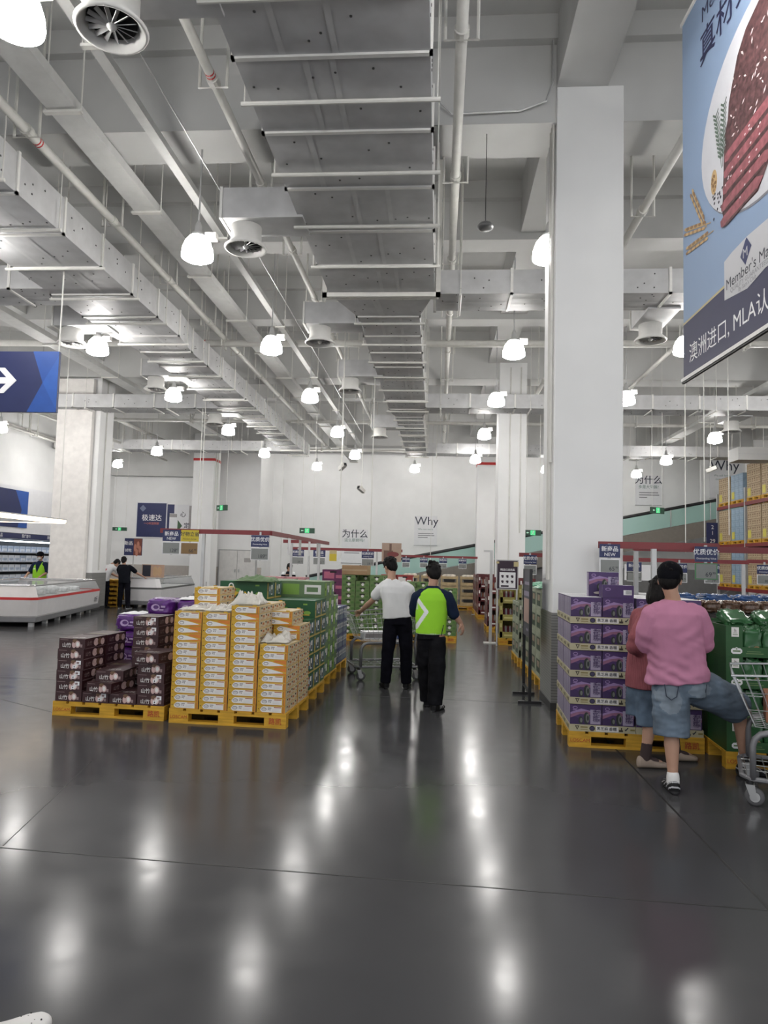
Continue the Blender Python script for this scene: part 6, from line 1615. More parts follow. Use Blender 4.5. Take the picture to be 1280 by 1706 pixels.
def ring(c, F, w, d, lean=0.0):
    F = Vector((F[0], F[1], 0)).normalized(); R = F.cross(Vector((0, 0, 1)))
    return (Vector(c), R * w + Vector((0, 0, lean * w)), F * d)
def body(q, J, F):
    """one continuous body: torso, neck, arms with hands, legs with feet"""
    c, M = head(q, J['head'], J.get('face', F), J.get('tilt', 0.0), J.get('roll', 0))
    nb = Vector(J['neck'])
    q.tube([nb - Vector((0, 0, 0.04)), nb, c + M @ Vector((0, -0.025, -0.05))], [0.068, 0.054, 0.052], 14)
    pel = Vector(J['pelvis'])
    ch = (nb * 0.75 + pel * 0.25)
    q.loft([ring(pel - Vector((0, 0, 0.06)), F, 0.13, 0.095), ring(pel + Vector((0, 0, 0.05)), F, 0.145, 0.10), ring(pel * 0.6 + nb * 0.4, F, 0.13, 0.09), ring(ch, F, 0.16, 0.105), ring(nb - Vector((0, 0, 0.08)), F, 0.10, 0.07), ring(nb, F, 0.055, 0.05)], 20)
    for S in 'LR':
        sh, el, wr = J['sh' + S], J['el' + S], J['wr' + S]
        s0 = Vector(sh) * 0.84 + Vector(ch) * 0.16 - Vector((0, 0, 0.03))
        limb(q, [ch * 0.4 + s0 * 0.6, s0, s0 * 0.5 + Vector(el) * 0.5, el, Vector(el) * 0.65 + Vector(wr) * 0.35, wr], [0.05, 0.044, 0.042, 0.038, 0.041, 0.027])
        hd = J.get('hd' + S) or (Vector(wr) - Vector(el))
        hand(q, wr, hd, J.get('hn' + S, (0, 0, -1)), J.get('hs' + S, 1 if S == 'L' else -1), J.get('hc' + S, 0.5))
        hp, kn, an = J['hp' + S], J['kn' + S], J['an' + S]
        K, A = Vector(kn), Vector(an)
        limb(q, [hp, Vector(hp) * 0.5 + K * 0.5, kn, K * 0.68 + A * 0.32, A * 0.75 + K * 0.25, an], [0.088, 0.074, 0.052, 0.055, 0.040, 0.036])
        fd = Vector((J['ft' + S][0], J['ft' + S][1], 0)).normalized()
        q.ell(A + fd * 0.06 + Vector((0, 0, 0.045 - A.z)), (0.036, 0.095, 0.03), 12, 8, 0, Matrix((Vector((fd.y, -fd.x, 0)), fd, Vector((0, 0, 1)))).transposed())
    return c, M
def person(label, org):
    return thing('person', label, 'person', org)

# --- the man in the pink shirt
F = (0.12, 1)
org = (1.88, 5.7, 0)
pm = person('person in a loose pink shirt, black cap and wide denim shorts, one leg stepped aside', org)
J = dict(head=(1.775, 5.62, 1.575), face=(0.5, 1), tilt=0.28, neck=(1.79, 5.59, 1.43), pelvis=(1.86, 5.66, 0.86),
         shL=(1.625, 5.60, 1.34), elL=(1.60, 5.66, 1.06), wrL=(1.68, 5.89, 1.07), shR=(1.975, 5.60, 1.35), elR=(2.04, 5.67, 1.07), wrR=(1.97, 5.91, 1.10), hnL=(1, 0, -0.3), hnR=(-1, 0, -0.3),
         hpL=(1.765, 5.64, 0.80), knL=(1.775, 5.60, 0.46), anL=(1.775, 5.56, 0.085), ftL=(0.1, 1), hpR=(1.965, 5.72, 0.80), knR=(2.42, 5.98, 0.585), anR=(2.525, 6.12, 0.10), ftR=(1, 0.05))
q = MB(); c, M = body(q, J, F)
shape(q, 'body', SKIN, pm, org, 0.007, 2)
face_parts(c, M, pm, org)
hair_cap(c, M, pm, org, back=0.012, seed=1)
q = MB(); P = lambda v: Vector(c) + M @ Vector(v)
q.ell(P((0, -0.008, 0.055)), (0.094, 0.112, 0.092), 22, 16, 0, M)
q.ell(P((0, -0.055, 0.02)), (0.082, 0.066, 0.072), 18, 12, 0, M)
q.loft([(P((0, 0.07, 0.045)), M @ Vector((0.085, 0, 0)), M @ Vector((0, 0, 0.012))), (P((0, 0.13, 0.04)), M @ Vector((0.075, 0, 0)), M @ Vector((0, 0, 0.009))), (P((0, 0.175, 0.025)), M @ Vector((0.045, 0, 0)), M @ Vector((0, 0, 0.006)))], 18)
cp = shape(q, 'cap', mat('black_cap_cloth', (0.005, 0.005, 0.007), 0.85, var=0.2, scale=30, spec=0.08), pm, org, 0.006, 4)
MB().lathe([(0, -0.004), (0.009, -0.002), (0.009, 0.003), (0, 0.005)], tuple(P((0, -0.008, 0.148)) - Vector(org)), 12).build('cap_button', BLACK, cp, True)
q = MB()
q.loft([ring((1.835, 5.655, 0.80), F, 0.235, 0.165, 0.10), ring((1.84, 5.65, 0.86), F, 0.235, 0.165, 0.10), ring((1.835, 5.64, 0.93), F, 0.212, 0.15, 0.06), ring((1.815, 5.625, 1.08), F, 0.203, 0.142), ring((1.80, 5.61, 1.22), F, 0.208, 0.14), ring((1.795, 5.60, 1.32), F, 0.20, 0.12), ring((1.79, 5.595, 1.385), F, 0.135, 0.085), ring((1.79, 5.592, 1.425), F, 0.075, 0.065)], 28)
limb(q, [(1.68, 5.6, 1.335), (1.635, 5.605, 1.30), (1.605, 5.635, 1.17), (1.615, 5.68, 1.085), (1.64, 5.76, 1.065)], [0.075, 0.085, 0.085, 0.082, 0.07])
limb(q, [(1.92, 5.6, 1.34), (1.965, 5.605, 1.31), (2.02, 5.635, 1.20), (2.045, 5.68, 1.10), (2.02, 5.77, 1.075)], [0.075, 0.085, 0.086, 0.082, 0.07])
def pink_folds(m2):
    pass
sh = shape(q, 'shirt', mat('pink_jersey', (0.47, 0.205, 0.31), 0.9, var=0.09, scale=5, spec=0.1), pm, org, 0.0085, 4)
rr = random.Random(4)
for v in sh.data.vertices:
    g = v.co + Vector(org)
    n_ = v.normal
    lowf = max(0, min(1, (1.18 - g.z) / 0.3))
    d1 = (g.x - 1.8) * 0.8 + g.z * 1.6
    w = sin(d1 * 46 + 4 * noise.noise(g * 5)) * max(0, noise.noise(g * 6 + Vector((5, 2, 1))) + 0.35)
    w2 = sin(g.x * 30 - g.z * 42 + 3 * noise.noise(g * 4)) * max(0, noise.noise(g * 4 + Vector((1, 9, 3))))
    gath = max(0, 1 - abs(g.z - 0.90) / 0.09)
    v.co += n_ * (0.011 * lowf * w + 0.007 * w2 + 0.006 * noise.noise(Vector((g.x * 9, g.y * 9, g.z * 5))) + 0.007 * gath * sin((g.z - 0.22 * g.x) * 75 + 7 * noise.noise(g * 5)) * (0.4 + noise.noise(g * 8)))
DENIM = mat('washed_denim', (0.10, 0.135, 0.18), 0.8, var=0.5, scale=4.5)
DENIMF = mat('faded_denim', (0.155, 0.19, 0.23), 0.8, var=0.45, scale=4.5)
q = MB()
q.loft([ring((1.86, 5.67, 0.70), F, 0.185, 0.14), ring((1.855, 5.665, 0.78), F, 0.195, 0.145), ring((1.845, 5.655, 0.875), F, 0.185, 0.13)], 24)
limb(q, [(1.785, 5.65, 0.76), (1.785, 5.63, 0.64)], [0.135, 0.135], 20); q.tube([(1.785, 5.64, 0.66), (1.78, 5.61, 0.52), (1.777, 5.60, 0.405)], [0.137, 0.134, 0.132], 22)
q.tube([(1.92, 5.70, 0.78), (2.1, 5.80, 0.72), (2.27, 5.90, 0.645), (2.41, 5.975, 0.56)], [0.142, 0.148, 0.142, 0.128], 22); q.ell((1.92, 5.7, 0.76), (0.14, 0.14, 0.13))
def denim_paint(cc, n_):
    a = noise.noise(cc * 7) * 0.05 + noise.noise(cc * 25) * 0.06
    if cc.y < 5.68 and ((cc.x - 1.74) ** 2 / 0.006 + (cc.z - 0.70) ** 2 / 0.012 < 1 + a * 8 or ((cc.x - 1.98) ** 2 / 0.012 + (cc.z - 0.76) ** 2 / 0.003 < 1 + a * 8)): return 1
    return 0
st = shape(q, 'denim_shorts', [DENIM, DENIMF], pm, org, 0.0085, 4, paint=denim_paint, fold=(0.009, 6, 6, 17))
for pts in ([(1.70, 5.51, 0.80), (1.71, 5.505, 0.715), (1.745, 5.50, 0.69), (1.785, 5.50, 0.715), (1.80, 5.505, 0.79)], [(1.93, 5.535, 0.81), (1.95, 5.54, 0.735), (1.985, 5.555, 0.72), (2.02, 5.575, 0.745), (2.03, 5.585, 0.80)]):
    q = MB().tube([Vector(p) - Vector(org) for p in pts], 0.004, 6); q.build('pocket_seam', mat('dark_denim_seam', (0.035, 0.045, 0.07), 0.8), st)
SOCK = mat('white_sock', (0.72, 0.71, 0.70), 0.85, var=0.05)
q = MB(); limb(q, [(1.775, 5.562, 0.075), (1.775, 5.563, 0.125)], [0.047, 0.046]); shape(q, 'sock', SOCK, pm, org, 0.006, 3, fold=(0.002, 20, 20, 60))
q = MB(); limb(q, [(2.525, 6.12, 0.075), (2.512, 6.105, 0.165)], [0.047, 0.046]); shape(q, 'sock', SOCK, pm, org, 0.006, 3, fold=(0.002, 20, 20, 60))
SHB = mat('black_trainer', (0.008, 0.008, 0.009), 0.55, spec=0.2); SHS = mat('black_rubber_sole', (0.02, 0.02, 0.022), 0.6); SHG = mat('silver_trim', (0.45, 0.45, 0.47), 0.35)
for an, fd in ((J['anL'], (0.1, 1)), (J['anR'], (1, 0.05))):
    q = MB(); a, d, s = shoe(q, an, fd, 0.285, 0.052)
    shape(q, 'shoe', [SHB, SHS, SHG], pm, org, 0.006, 3, paint=shoe_paint(a, d, s, 0.026, lambda u, w, z: z > 0.035 and (sin(u * 110 + z * 140) > 0.72)))

# --- the person behind him
F = (0.75, 0.66)
org = (1.82, 6.3, 0)
wm = person('person in a dusty red ribbed cardigan and cropped jeans, mostly hidden behind the pink shirt', org)
J = dict(head=(1.925, 6.37, 1.455), face=(0.8, 0.6), tilt=0.3, neck=(1.87, 6.33, 1.34), pelvis=(1.81, 6.32, 0.84),
         shL=(1.74, 6.40, 1.28), elL=(1.76, 6.50, 1.03), wrL=(1.95, 6.56, 0.98), shR=(1.79, 6.22, 1.27), elR=(1.66, 6.18, 1.03), wrR=(1.80, 6.30, 0.93), hnL=(0, -1, -0.3), hnR=(0, 1, -0.2),
         hpL=(1.84, 6.40, 0.78), knL=(2.0, 6.46, 0.44), anL=(2.09, 6.48, 0.085), ftL=(1, 0.15), hpR=(1.79, 6.28, 0.78), knR=(1.82, 6.26, 0.43), anR=(1.755, 6.21, 0.09), ftR=(1, 0.1))
q = MB(); c, M = body(q, J, F)
shape(q, 'body', SKIN, wm, org, 0.007, 2)
face_parts(c, M, wm, org)
hair_cap(c, M, wm, org, back=0.06, seed=3, extra=lambda q, P, M: q.ell(P((0, -0.05, -0.05)), (0.085, 0.06, 0.10), 16, 12, 0, M))
CARD = mat('dusty_red_rib_knit', (0.25, 0.072, 0.085), 0.9, var=0.15, scale=8)
q = MB()
q.loft([ring((1.80, 6.31, 0.645), F, 0.165, 0.17), ring((1.80, 6.31, 0.75), F, 0.17, 0.165), ring((1.815, 6.31, 0.95), F, 0.165, 0.145), ring((1.835, 6.315, 1.12), F, 0.17, 0.135), ring((1.85, 6.32, 1.25), F, 0.165, 0.115), ring((1.86, 6.325, 1.31), F, 0.11, 0.08), ring((1.865, 6.33, 1.35), F, 0.07, 0.06)], 26)
limb(q, [(1.80, 6.235, 1.25), (1.745, 6.205, 1.20), (1.68, 6.185, 1.07), (1.665, 6.185, 1.0), (1.74, 6.235, 0.95), (1.785, 6.285, 0.925)], [0.068, 0.072, 0.07, 0.068, 0.058, 0.05])
limb(q, [(1.76, 6.40, 1.25), (1.75, 6.46, 1.12), (1.77, 6.5, 1.02), (1.9, 6.55, 0.98)], [0.068, 0.07, 0.066, 0.052])
cd = shape(q, 'cardigan', CARD, wm, org, 0.007, 4, fold=(0.008, 6, 6, 5))
for v in cd.data.vertices:
    g = v.co + Vector(org)
    if g.z < 1.3: v.co += v.normal * (0.0028 * sin((g.x * 0.8 - g.y * 0.6 + 0.12 * g.z) * 330))
q = MB()
q.loft([ring((1.81, 6.32, 0.70), F, 0.15, 0.14), ring((1.81, 6.32, 0.88), F, 0.145, 0.12)], 22)
q.tube([(1.79, 6.29, 0.78), (1.80, 6.275, 0.58), (1.805, 6.26, 0.335)], [0.12, 0.108, 0.105], 20)
q.tube([(1.80, 6.38, 0.78), (1.735, 6.37, 0.56), (1.73, 6.36, 0.40)], [0.12, 0.10, 0.095], 20); q.tube([(1.84, 6.40, 0.78), (1.97, 6.45, 0.5), (2.03, 6.47, 0.34)], [0.11, 0.10, 0.098], 18)
shape(q, 'jeans', mat('mid_blue_denim', (0.085, 0.125, 0.18), 0.8, var=0.45, scale=5), wm, org, 0.009, 4, fold=(0.008, 7, 7, 12))
GSOCK = mat('dark_brown_sock', (0.045, 0.028, 0.028), 0.9); SLIP = mat('beige_slipper', (0.33, 0.26, 0.21), 0.8, var=0.1)
for an, up in ((J['anR'], (1.775, 6.225, 0.185)), (J['anL'], (2.08, 6.478, 0.18))):
    q = MB(); limb(q, [(an[0], an[1], 0.07), up], [0.046, 0.045]); q.ell((an[0] + 0.04, an[1], 0.055), (0.08, 0.036, 0.035)); shape(q, 'sock', GSOCK, wm, org, 0.006, 3)
    q = MB(); a, d, s = shoe(q, an, (1, 0.1), 0.255, 0.05); shape(q, 'slipper', [SLIP, mat('tan_sole', (0.25, 0.19, 0.14), 0.7)], wm, org, 0.006, 3, paint=shoe_paint(a, d, s, 0.018))

# --- man in white shirt
F = (-0.12, 1)
org = (-0.54, 9.45, 0)
tm = person('person in a white shirt and black trousers, seen from behind, reaching for the cart', org)
J = dict(head=(-0.645, 9.48, 1.60), face=(-0.75, 0.8), tilt=0.38, neck=(-0.62, 9.43, 1.455), pelvis=(-0.525, 9.45, 0.92),
         shL=(-0.735, 9.44, 1.35), elL=(-0.90, 9.60, 1.12), wrL=(-1.05, 9.80, 0.985), hdL=(-0.45, 0.7, -0.35), hnL=(-0.2, -0.4, -1), hcL=0.75, shR=(-0.40, 9.46, 1.34), elR=(-0.34, 9.60, 1.09), wrR=(-0.40, 9.84, 1.02), hnR=(-1, 0, -0.2),
         hpL=(-0.62, 9.45, 0.87), knL=(-0.645, 9.44, 0.48), anL=(-0.665, 9.46, 0.085), ftL=(-0.35, 1), hpR=(-0.43, 9.47, 0.87), knR=(-0.40, 9.48, 0.48), anR=(-0.395, 9.50, 0.085), ftR=(0.12, 1))
q = MB(); c, M = body(q, J, F)
shape(q, 'body', SKIN, tm, org, 0.0075, 2)
face_parts(c, M, tm, org)
hair_cap(c, M, tm, org, back=0.008, seed=5)
q = MB()
q.loft([ring((-0.53, 9.455, 0.93), F, 0.195, 0.135, 0.10), ring((-0.535, 9.455, 1.0), F, 0.192, 0.135, 0.08), ring((-0.555, 9.45, 1.12), F, 0.185, 0.13), ring((-0.575, 9.445, 1.26), F, 0.20, 0.128), ring((-0.585, 9.44, 1.34), F, 0.185, 0.11), ring((-0.60, 9.435, 1.40), F, 0.125, 0.08), ring((-0.615, 9.43, 1.44), F, 0.072, 0.062)], 26)
limb(q, [(-0.70, 9.44, 1.34), (-0.755, 9.47, 1.30), (-0.825, 9.535, 1.215)], [0.078, 0.078, 0.076])
limb(q, [(-0.45, 9.45, 1.34), (-0.39, 9.48, 1.30), (-0.36, 9.54, 1.20)], [0.078, 0.078, 0.074])
shape(q, 'shirt', mat('white_cotton_shirt', (0.76, 0.76, 0.77), 0.85, var=0.03, spec=0.15), tm, org, 0.009, 4, fold=(0.010, 7, 7, 4))
BTR = mat('black_trouser_cloth', (0.006, 0.006, 0.010), 0.85, var=0.3, scale=9, spec=0.08)
q = MB()
q.loft([ring((-0.525, 9.455, 0.84), F, 0.175, 0.125), ring((-0.525, 9.455, 0.92), F, 0.18, 0.125), ring((-0.53, 9.455, 1.0), F, 0.165, 0.11)], 24)
q.tube([(-0.61, 9.45, 0.88), (-0.635, 9.44, 0.6), (-0.655, 9.44, 0.3), (-0.668, 9.455, 0.075)], [0.105, 0.09, 0.078, 0.07], 18)
q.tube([(-0.44, 9.465, 0.88), (-0.41, 9.475, 0.6), (-0.40, 9.485, 0.3), (-0.395, 9.495, 0.075)], [0.105, 0.09, 0.078, 0.07], 18)
shape(q, 'trousers', BTR, tm, org, 0.009, 4, fold=(0.007, 8, 8, 12))
for an, fd in ((J['anL'], (-0.35, 1)), (J['anR'], (0.12, 1))):
    q = MB(); a, d, s = shoe(q, an, fd, 0.28, 0.05); shape(q, 'shoe', [SHB, SHS], tm, org, 0.007, 3, paint=shoe_paint(a, d, s))

# --- man in green vest
F = (-0.08, 1)
org = (-0.04, 8.2, 0)
vm = person('person in a bright green vest with white chevron over a navy polo, walking away', org)
J = dict(head=(-0.055, 8.25, 1.535), face=(-0.25, 1), tilt=0.42, neck=(-0.065, 8.21, 1.40), pelvis=(-0.07, 8.2, 0.88),
         shL=(-0.225, 8.22, 1.30), elL=(-0.27, 8.36, 1.07), wrL=(-0.22, 8.58, 1.0), hnL=(1, 0, 0), shR=(0.10, 8.2, 1.31), elR=(0.185, 8.20, 1.09), wrR=(0.265, 8.24, 0.985), hdR=(0.35, 0.1, -0.9), hnR=(-0.8, 0.5, -0.2), hcR=0.8,
         hpL=(-0.14, 8.23, 0.84), knL=(-0.13, 8.34, 0.48), anL=(-0.10, 8.42, 0.085), ftL=(0, 1), hpR=(0.0, 8.18, 0.84), knR=(0.02, 8.17, 0.47), anR=(-0.005, 8.13, 0.085), ftR=(0.3, 1))
q = MB(); c, M = body(q, J, F)
shape(q, 'body', SKIN, vm, org, 0.007, 2)
face_parts(c, M, vm, org)
hair_cap(c, M, vm, org, back=0.012, seed=8, extra=lambda q, P, M: [q.ell(P((0.05 * sin(k * 2.1), -0.02 + 0.05 * cos(k * 1.7), 0.125)), (0.028, 0.03, 0.022), 8, 6, 0, M) for k in range(7)])
q = MB()
q.loft([ring((-0.07, 8.2, 0.86), F, 0.15, 0.12), ring((-0.07, 8.2, 1.0), F, 0.155, 0.115), ring((-0.065, 8.2, 1.2), F, 0.165, 0.115), ring((-0.06, 8.2, 1.29), F, 0.165, 0.10), ring((-0.062, 8.203, 1.35), F, 0.11, 0.078), ring((-0.065, 8.206, 1.405), F, 0.068, 0.066)], 24)
limb(q, [(0.05, 8.2, 1.30), (0.105, 8.2, 1.27), (0.155, 8.2, 1.16), (0.185, 8.205, 1.085)], [0.07, 0.076, 0.072, 0.067])
limb(q, [(-0.18, 8.21, 1.30), (-0.235, 8.24, 1.26), (-0.265, 8.30, 1.15), (-0.268, 8.35, 1.09)], [0.07, 0.075, 0.071, 0.066])
shape(q, 'polo_shirt', mat('navy_polo_cloth', (0.012, 0.020, 0.045), 0.85, var=0.2, spec=0.1), vm, org, 0.008, 4, fold=(0.005, 8, 8, 8))
VGR = mat('bright_green_vest', (0.30, 0.66, 0.025), 0.8, var=0.05, scale=7); VWH = mat('reflective_white_tape', (0.74, 0.76, 0.76), 0.5)
q = MB()
q.loft([ring((-0.075, 8.2, 0.855), F, 0.172, 0.150), ring((-0.073, 8.2, 0.95), F, 0.176, 0.147), ring((-0.068, 8.2, 1.1), F, 0.182, 0.142), ring((-0.062, 8.2, 1.24), F, 0.176, 0.132), ring((-0.06, 8.2, 1.315), F, 0.145, 0.108), ring((-0.062, 8.203, 1.355), F, 0.10, 0.085), ring((-0.063, 8.205, 1.375), F, 0.08, 0.076)], 26)
def seg_d(x, z, a, b):
    dx, dz = b[0] - a[0], b[1] - a[1]
    t = max(0, min(1, ((x - a[0]) * dx + (z - a[1]) * dz) / (dx * dx + dz * dz)))
    return sqrt((x - a[0] - t * dx) ** 2 + (z - a[1] - t * dz) ** 2)
def vest_paint(cc, n_):
    if cc.y < 8.22:
        if min(seg_d(cc.x, cc.z, (-0.25, 1.27), (-0.125, 1.11)), seg_d(cc.x, cc.z, (-0.125, 1.11), (-0.24, 0.93))) < 0.021: return 1
    if cc.z < 0.868 or (abs(cc.x + 0.062) > 0.163 and cc.z > 1.13): return 2
    return 0
vs = shape(q, 'safety_vest', [VGR, VWH, mat('pale_green_binding', (0.52, 0.72, 0.40), 0.6)], vm, org, 0.007, 4, paint=vest_paint, fold=(0.006, 7, 7, 5))
MB().tube([Vector(p) - Vector(org) for p in ((0.07, 8.075, 0.97), (0.062, 8.066, 0.93), (0.052, 8.058, 0.88), (0.048, 8.056, 0.85))], 0.005, 6).build('vest_cord', BLACK, vs)
q = MB()
q.loft([ring((-0.07, 8.2, 0.80), F, 0.158, 0.12), ring((-0.07, 8.2, 0.88), F, 0.152, 0.115)], 22)
q.tube([(-0.135, 8.22, 0.82), (-0.14, 8.30, 0.55), (-0.115, 8.38, 0.28), (-0.10, 8.41, 0.07)], [0.098, 0.098, 0.09, 0.084], 18)
q.tube([(0.0, 8.185, 0.82), (0.005, 8.17, 0.55), (0.0, 8.15, 0.28), (-0.01, 8.135, 0.07)], [0.10, 0.10, 0.094, 0.086], 18)
shape(q, 'trousers', mat('dark_charcoal_trousers', (0.009, 0.009, 0.011), 0.85, var=0.5, scale=6, spec=0.1), vm, org, 0.008, 4, fold=(0.010, 8, 8, 10))
for an, fd in ((J['anL'], (0, 1)), (J['anR'], (0.45, 1))):
    q = MB(); a, d, s = shoe(q, an, fd, 0.28, 0.05); shape(q, 'shoe', [SHB, SHS, PAPER], vm, org, 0.006, 3, paint=shoe_paint(a, d, s, 0.02, lambda u, w, z: 0.08 < u < 0.2 and z > 0.03 and sin(u * 190) > 0.55 and w > 0.02))

# --- staff person behind the freezer
F = (0.25, -1)
org = (-12.35, 21.2, 0)
sp_ = person('person in a green vest, black cap and white face mask behind the island freezer', org)
J = dict(head=(-12.35, 21.17, 1.58), face=(-0.25, -1), tilt=0.25, neck=(-12.35, 21.2, 1.42), pelvis=(-12.35, 21.2, 0.9),
         shL=(-12.16, 21.2, 1.33), elL=(-12.09, 21.12, 1.07), wrL=(-12.12, 20.9, 0.98), shR=(-12.54, 21.2, 1.33), elR=(-12.64, 21.12, 1.07), wrR=(-12.60, 20.9, 0.98), hsL=-1, hsR=1,
         hpL=(-12.26, 21.2, 0.86), knL=(-12.26, 21.2, 0.47), anL=(-12.26, 21.2, 0.085), ftL=(0, -1), hpR=(-12.44, 21.2, 0.86), knR=(-12.44, 21.2, 0.47), anR=(-12.44, 21.2, 0.085), ftR=(0, -1))
q = MB(); c, M = body(q, J, F)
shape(q, 'body', SKIN, sp_, org, 0.009, 2); face_parts(c, M, sp_, org)
hair_cap(c, M, sp_, org, seed=9, vx=0.009)
q = MB(); P = lambda v: Vector(c) + M @ Vector(v)
q.ell(P((0, -0.01, 0.06)), (0.10, 0.115, 0.085), 18, 12, 0, M); q.ell(P((0, 0.1, 0.045)), (0.08, 0.06, 0.012), 14, 8, 0, M)
shape(q, 'cap', mat('black_cap_cloth', (0.008, 0.008, 0.011), 0.7), sp_, org, 0.009, 3)
q = MB().ell(P((0, 0.068, -0.055)), (0.066, 0.05, 0.052), 16, 10, 0, M); shape(q, 'face_mask', mat('white_mask', (0.70, 0.70, 0.72), 0.7), sp_, org, 0.009, 2)
q = MB()
q.loft([ring((-12.35, 21.2, 0.85), F, 0.17, 0.12), ring((-12.35, 21.2, 1.2), F, 0.19, 0.12), ring((-12.35, 21.2, 1.33), F, 0.16, 0.10), ring((-12.35, 21.2, 1.43), F, 0.07, 0.065)], 22)
for s in (-1, 1): limb(q, [(-12.35 + s * 0.16, 21.2, 1.33), (-12.35 + s * 0.215, 21.19, 1.27), (-12.35 + s * 0.27, 21.14, 1.11)], [0.075, 0.075, 0.068])
shape(q, 'polo_shirt', mat('navy_polo_cloth', (0.018, 0.03, 0.06), 0.85), sp_, org, 0.012, 4)
q = MB()
q.loft([ring((-12.35, 21.2, 0.82), F, 0.195, 0.145), ring((-12.35, 21.2, 1.15), F, 0.205, 0.145), ring((-12.35, 21.2, 1.28), F, 0.17, 0.125), ring((-12.35, 21.2, 1.385), F, 0.11, 0.09)], 22)
shape(q, 'safety_vest', [VGR, mat('navy_polo_cloth', (0.018, 0.03, 0.06), 0.85), PAPER], sp_, org, 0.01, 4, paint=lambda cc, n_: 1 if (cc.y < 21.15 and cc.z > 1.05 and abs(cc.x + 12.36) < (cc.z - 1.05) * 0.3) else (2 if (cc.y < 21.1 and 1.17 < cc.z < 1.2 and -12.5 < cc.x < -12.42) else 0), fold=(0.006, 7, 7, 5))
def plain_legs(parent, org, F, J, m, foot):
    q = MB()
    pel = Vector(J['pelvis'])
    q.loft([ring(pel - Vector((0, 0, 0.08)), F, 0.165, 0.125), ring(pel + Vector((0, 0, 0.06)), F, 0.16, 0.115)], 20)
    for S in 'LR': q.tube([J['hp' + S], J['kn' + S], (J['an' + S][0], J['an' + S][1], 0.07)], [0.10, 0.085, 0.07], 16)
    shape(q, 'trousers', m, parent, org, 0.012, 3, fold=(0.007, 8, 8, 10))
    for S in 'LR':
        q = MB(); a, d, s = shoe(q, J['an' + S], J['ft' + S]); shape(q, 'shoe', [SHB, foot], parent, org, 0.009, 2, paint=shoe_paint(a, d, s))
plain_legs(sp_, org, F, J, BTR, SHS)

# --- the two shoppers at the service freezer
F = (0.35, 1)
org = (-10.55, 21.85, 0)
m1 = person('person in a white shirt with a red print bending over the pallet stack', org)
J = dict(head=(-10.33, 22.12, 1.42), face=(0.5, 1), tilt=0.9, neck=(-10.43, 22.0, 1.37), pelvis=(-10.58, 21.8, 0.90),
         shL=(-10.63, 22.0, 1.30), elL=(-10.55, 22.2, 1.08), wrL=(-10.38, 22.35, 0.98), shR=(-10.29, 21.92, 1.28), elR=(-10.18, 22.05, 1.08), wrR=(-10.25, 22.28, 1.0),
         hpL=(-10.66, 21.82, 0.86), knL=(-10.66, 21.86, 0.47), anL=(-10.63, 21.82, 0.085), ftL=(0.2, 1), hpR=(-10.49, 21.8, 0.86), knR=(-10.46, 21.82, 0.47), anR=(-10.46, 21.76, 0.085), ftR=(0.2, 1))
q = MB(); c, M = body(q, J, F)
shape(q, 'body', SKIN, m1, org, 0.009, 2); face_parts(c, M, m1, org); hair_cap(c, M, m1, org, seed=12, vx=0.009)
q = MB()
q.loft([ring((-10.58, 21.8, 0.84), F, 0.185, 0.135), ring((-10.57, 21.82, 1.0), F, 0.19, 0.14), ring((-10.52, 21.88, 1.18), F, 0.20, 0.14), ring((-10.48, 21.94, 1.29), F, 0.185, 0.12), ring((-10.45, 21.98, 1.34), F, 0.12, 0.09), ring((-10.43, 22.0, 1.38), F, 0.07, 0.065)], 22)
limb(q, [(-10.59, 21.98, 1.29), (-10.6, 22.06, 1.2), (-10.57, 22.13, 1.13)], [0.075, 0.075, 0.068]); limb(q, [(-10.33, 21.93, 1.27), (-10.26, 21.96, 1.2), (-10.22, 22.0, 1.13)], [0.075, 0.075, 0.068])
shape(q, 'shirt', [mat('white_cotton_shirt', (0.76, 0.76, 0.77), 0.85), mat('red_shirt_print', (0.45, 0.08, 0.10), 0.7)], m1, org, 0.011, 4, fold=(0.008, 7, 7, 5),
      paint=lambda cc, n_: 1 if (n_.y < 0.1 and (min(seg_d(cc.x, cc.z, (-10.6, 1.22), (-10.48, 1.22)), seg_d(cc.x, cc.z, (-10.48, 1.22), (-10.56, 1.02)), seg_d(cc.x, cc.z, (-10.63, 1.12), (-10.53, 1.14))) < 0.017)) else 0)
plain_legs(m1, org, F, J, BTR, SHS)
F = (0.1, 1)
org = (-9.85, 21.75, 0)
m2_ = person('person all in black leaning on the service freezer with one arm out', org)
J = dict(head=(-9.97, 21.85, 1.50), face=(-0.3, 1), tilt=0.5, neck=(-9.93, 21.81, 1.37), pelvis=(-9.86, 21.72, 0.90),
         shL=(-10.10, 21.8, 1.30), elL=(-10.14, 22.0, 1.08), wrL=(-10.0, 22.2, 1.03), shR=(-9.72, 21.8, 1.31), elR=(-9.55, 21.92, 1.12), wrR=(-9.44, 22.1, 1.02),
         hpL=(-9.95, 21.73, 0.86), knL=(-9.97, 21.74, 0.47), anL=(-9.99, 21.74, 0.085), ftL=(-0.1, 1), hpR=(-9.77, 21.73, 0.86), knR=(-9.73, 21.72, 0.47), anR=(-9.70, 21.70, 0.085), ftR=(0.2, 1))
q = MB(); c, M = body(q, J, F)
shape(q, 'body', SKIN, m2_, org, 0.009, 2); face_parts(c, M, m2_, org); hair_cap(c, M, m2_, org, seed=14, vx=0.009)
q = MB()
q.loft([ring((-9.86, 21.72, 0.80), F, 0.19, 0.135), ring((-9.87, 21.73, 1.0), F, 0.185, 0.13), ring((-9.90, 21.77, 1.2), F, 0.205, 0.13), ring((-9.91, 21.79, 1.31), F, 0.18, 0.11), ring((-9.925, 21.805, 1.38), F, 0.075, 0.07)], 22)
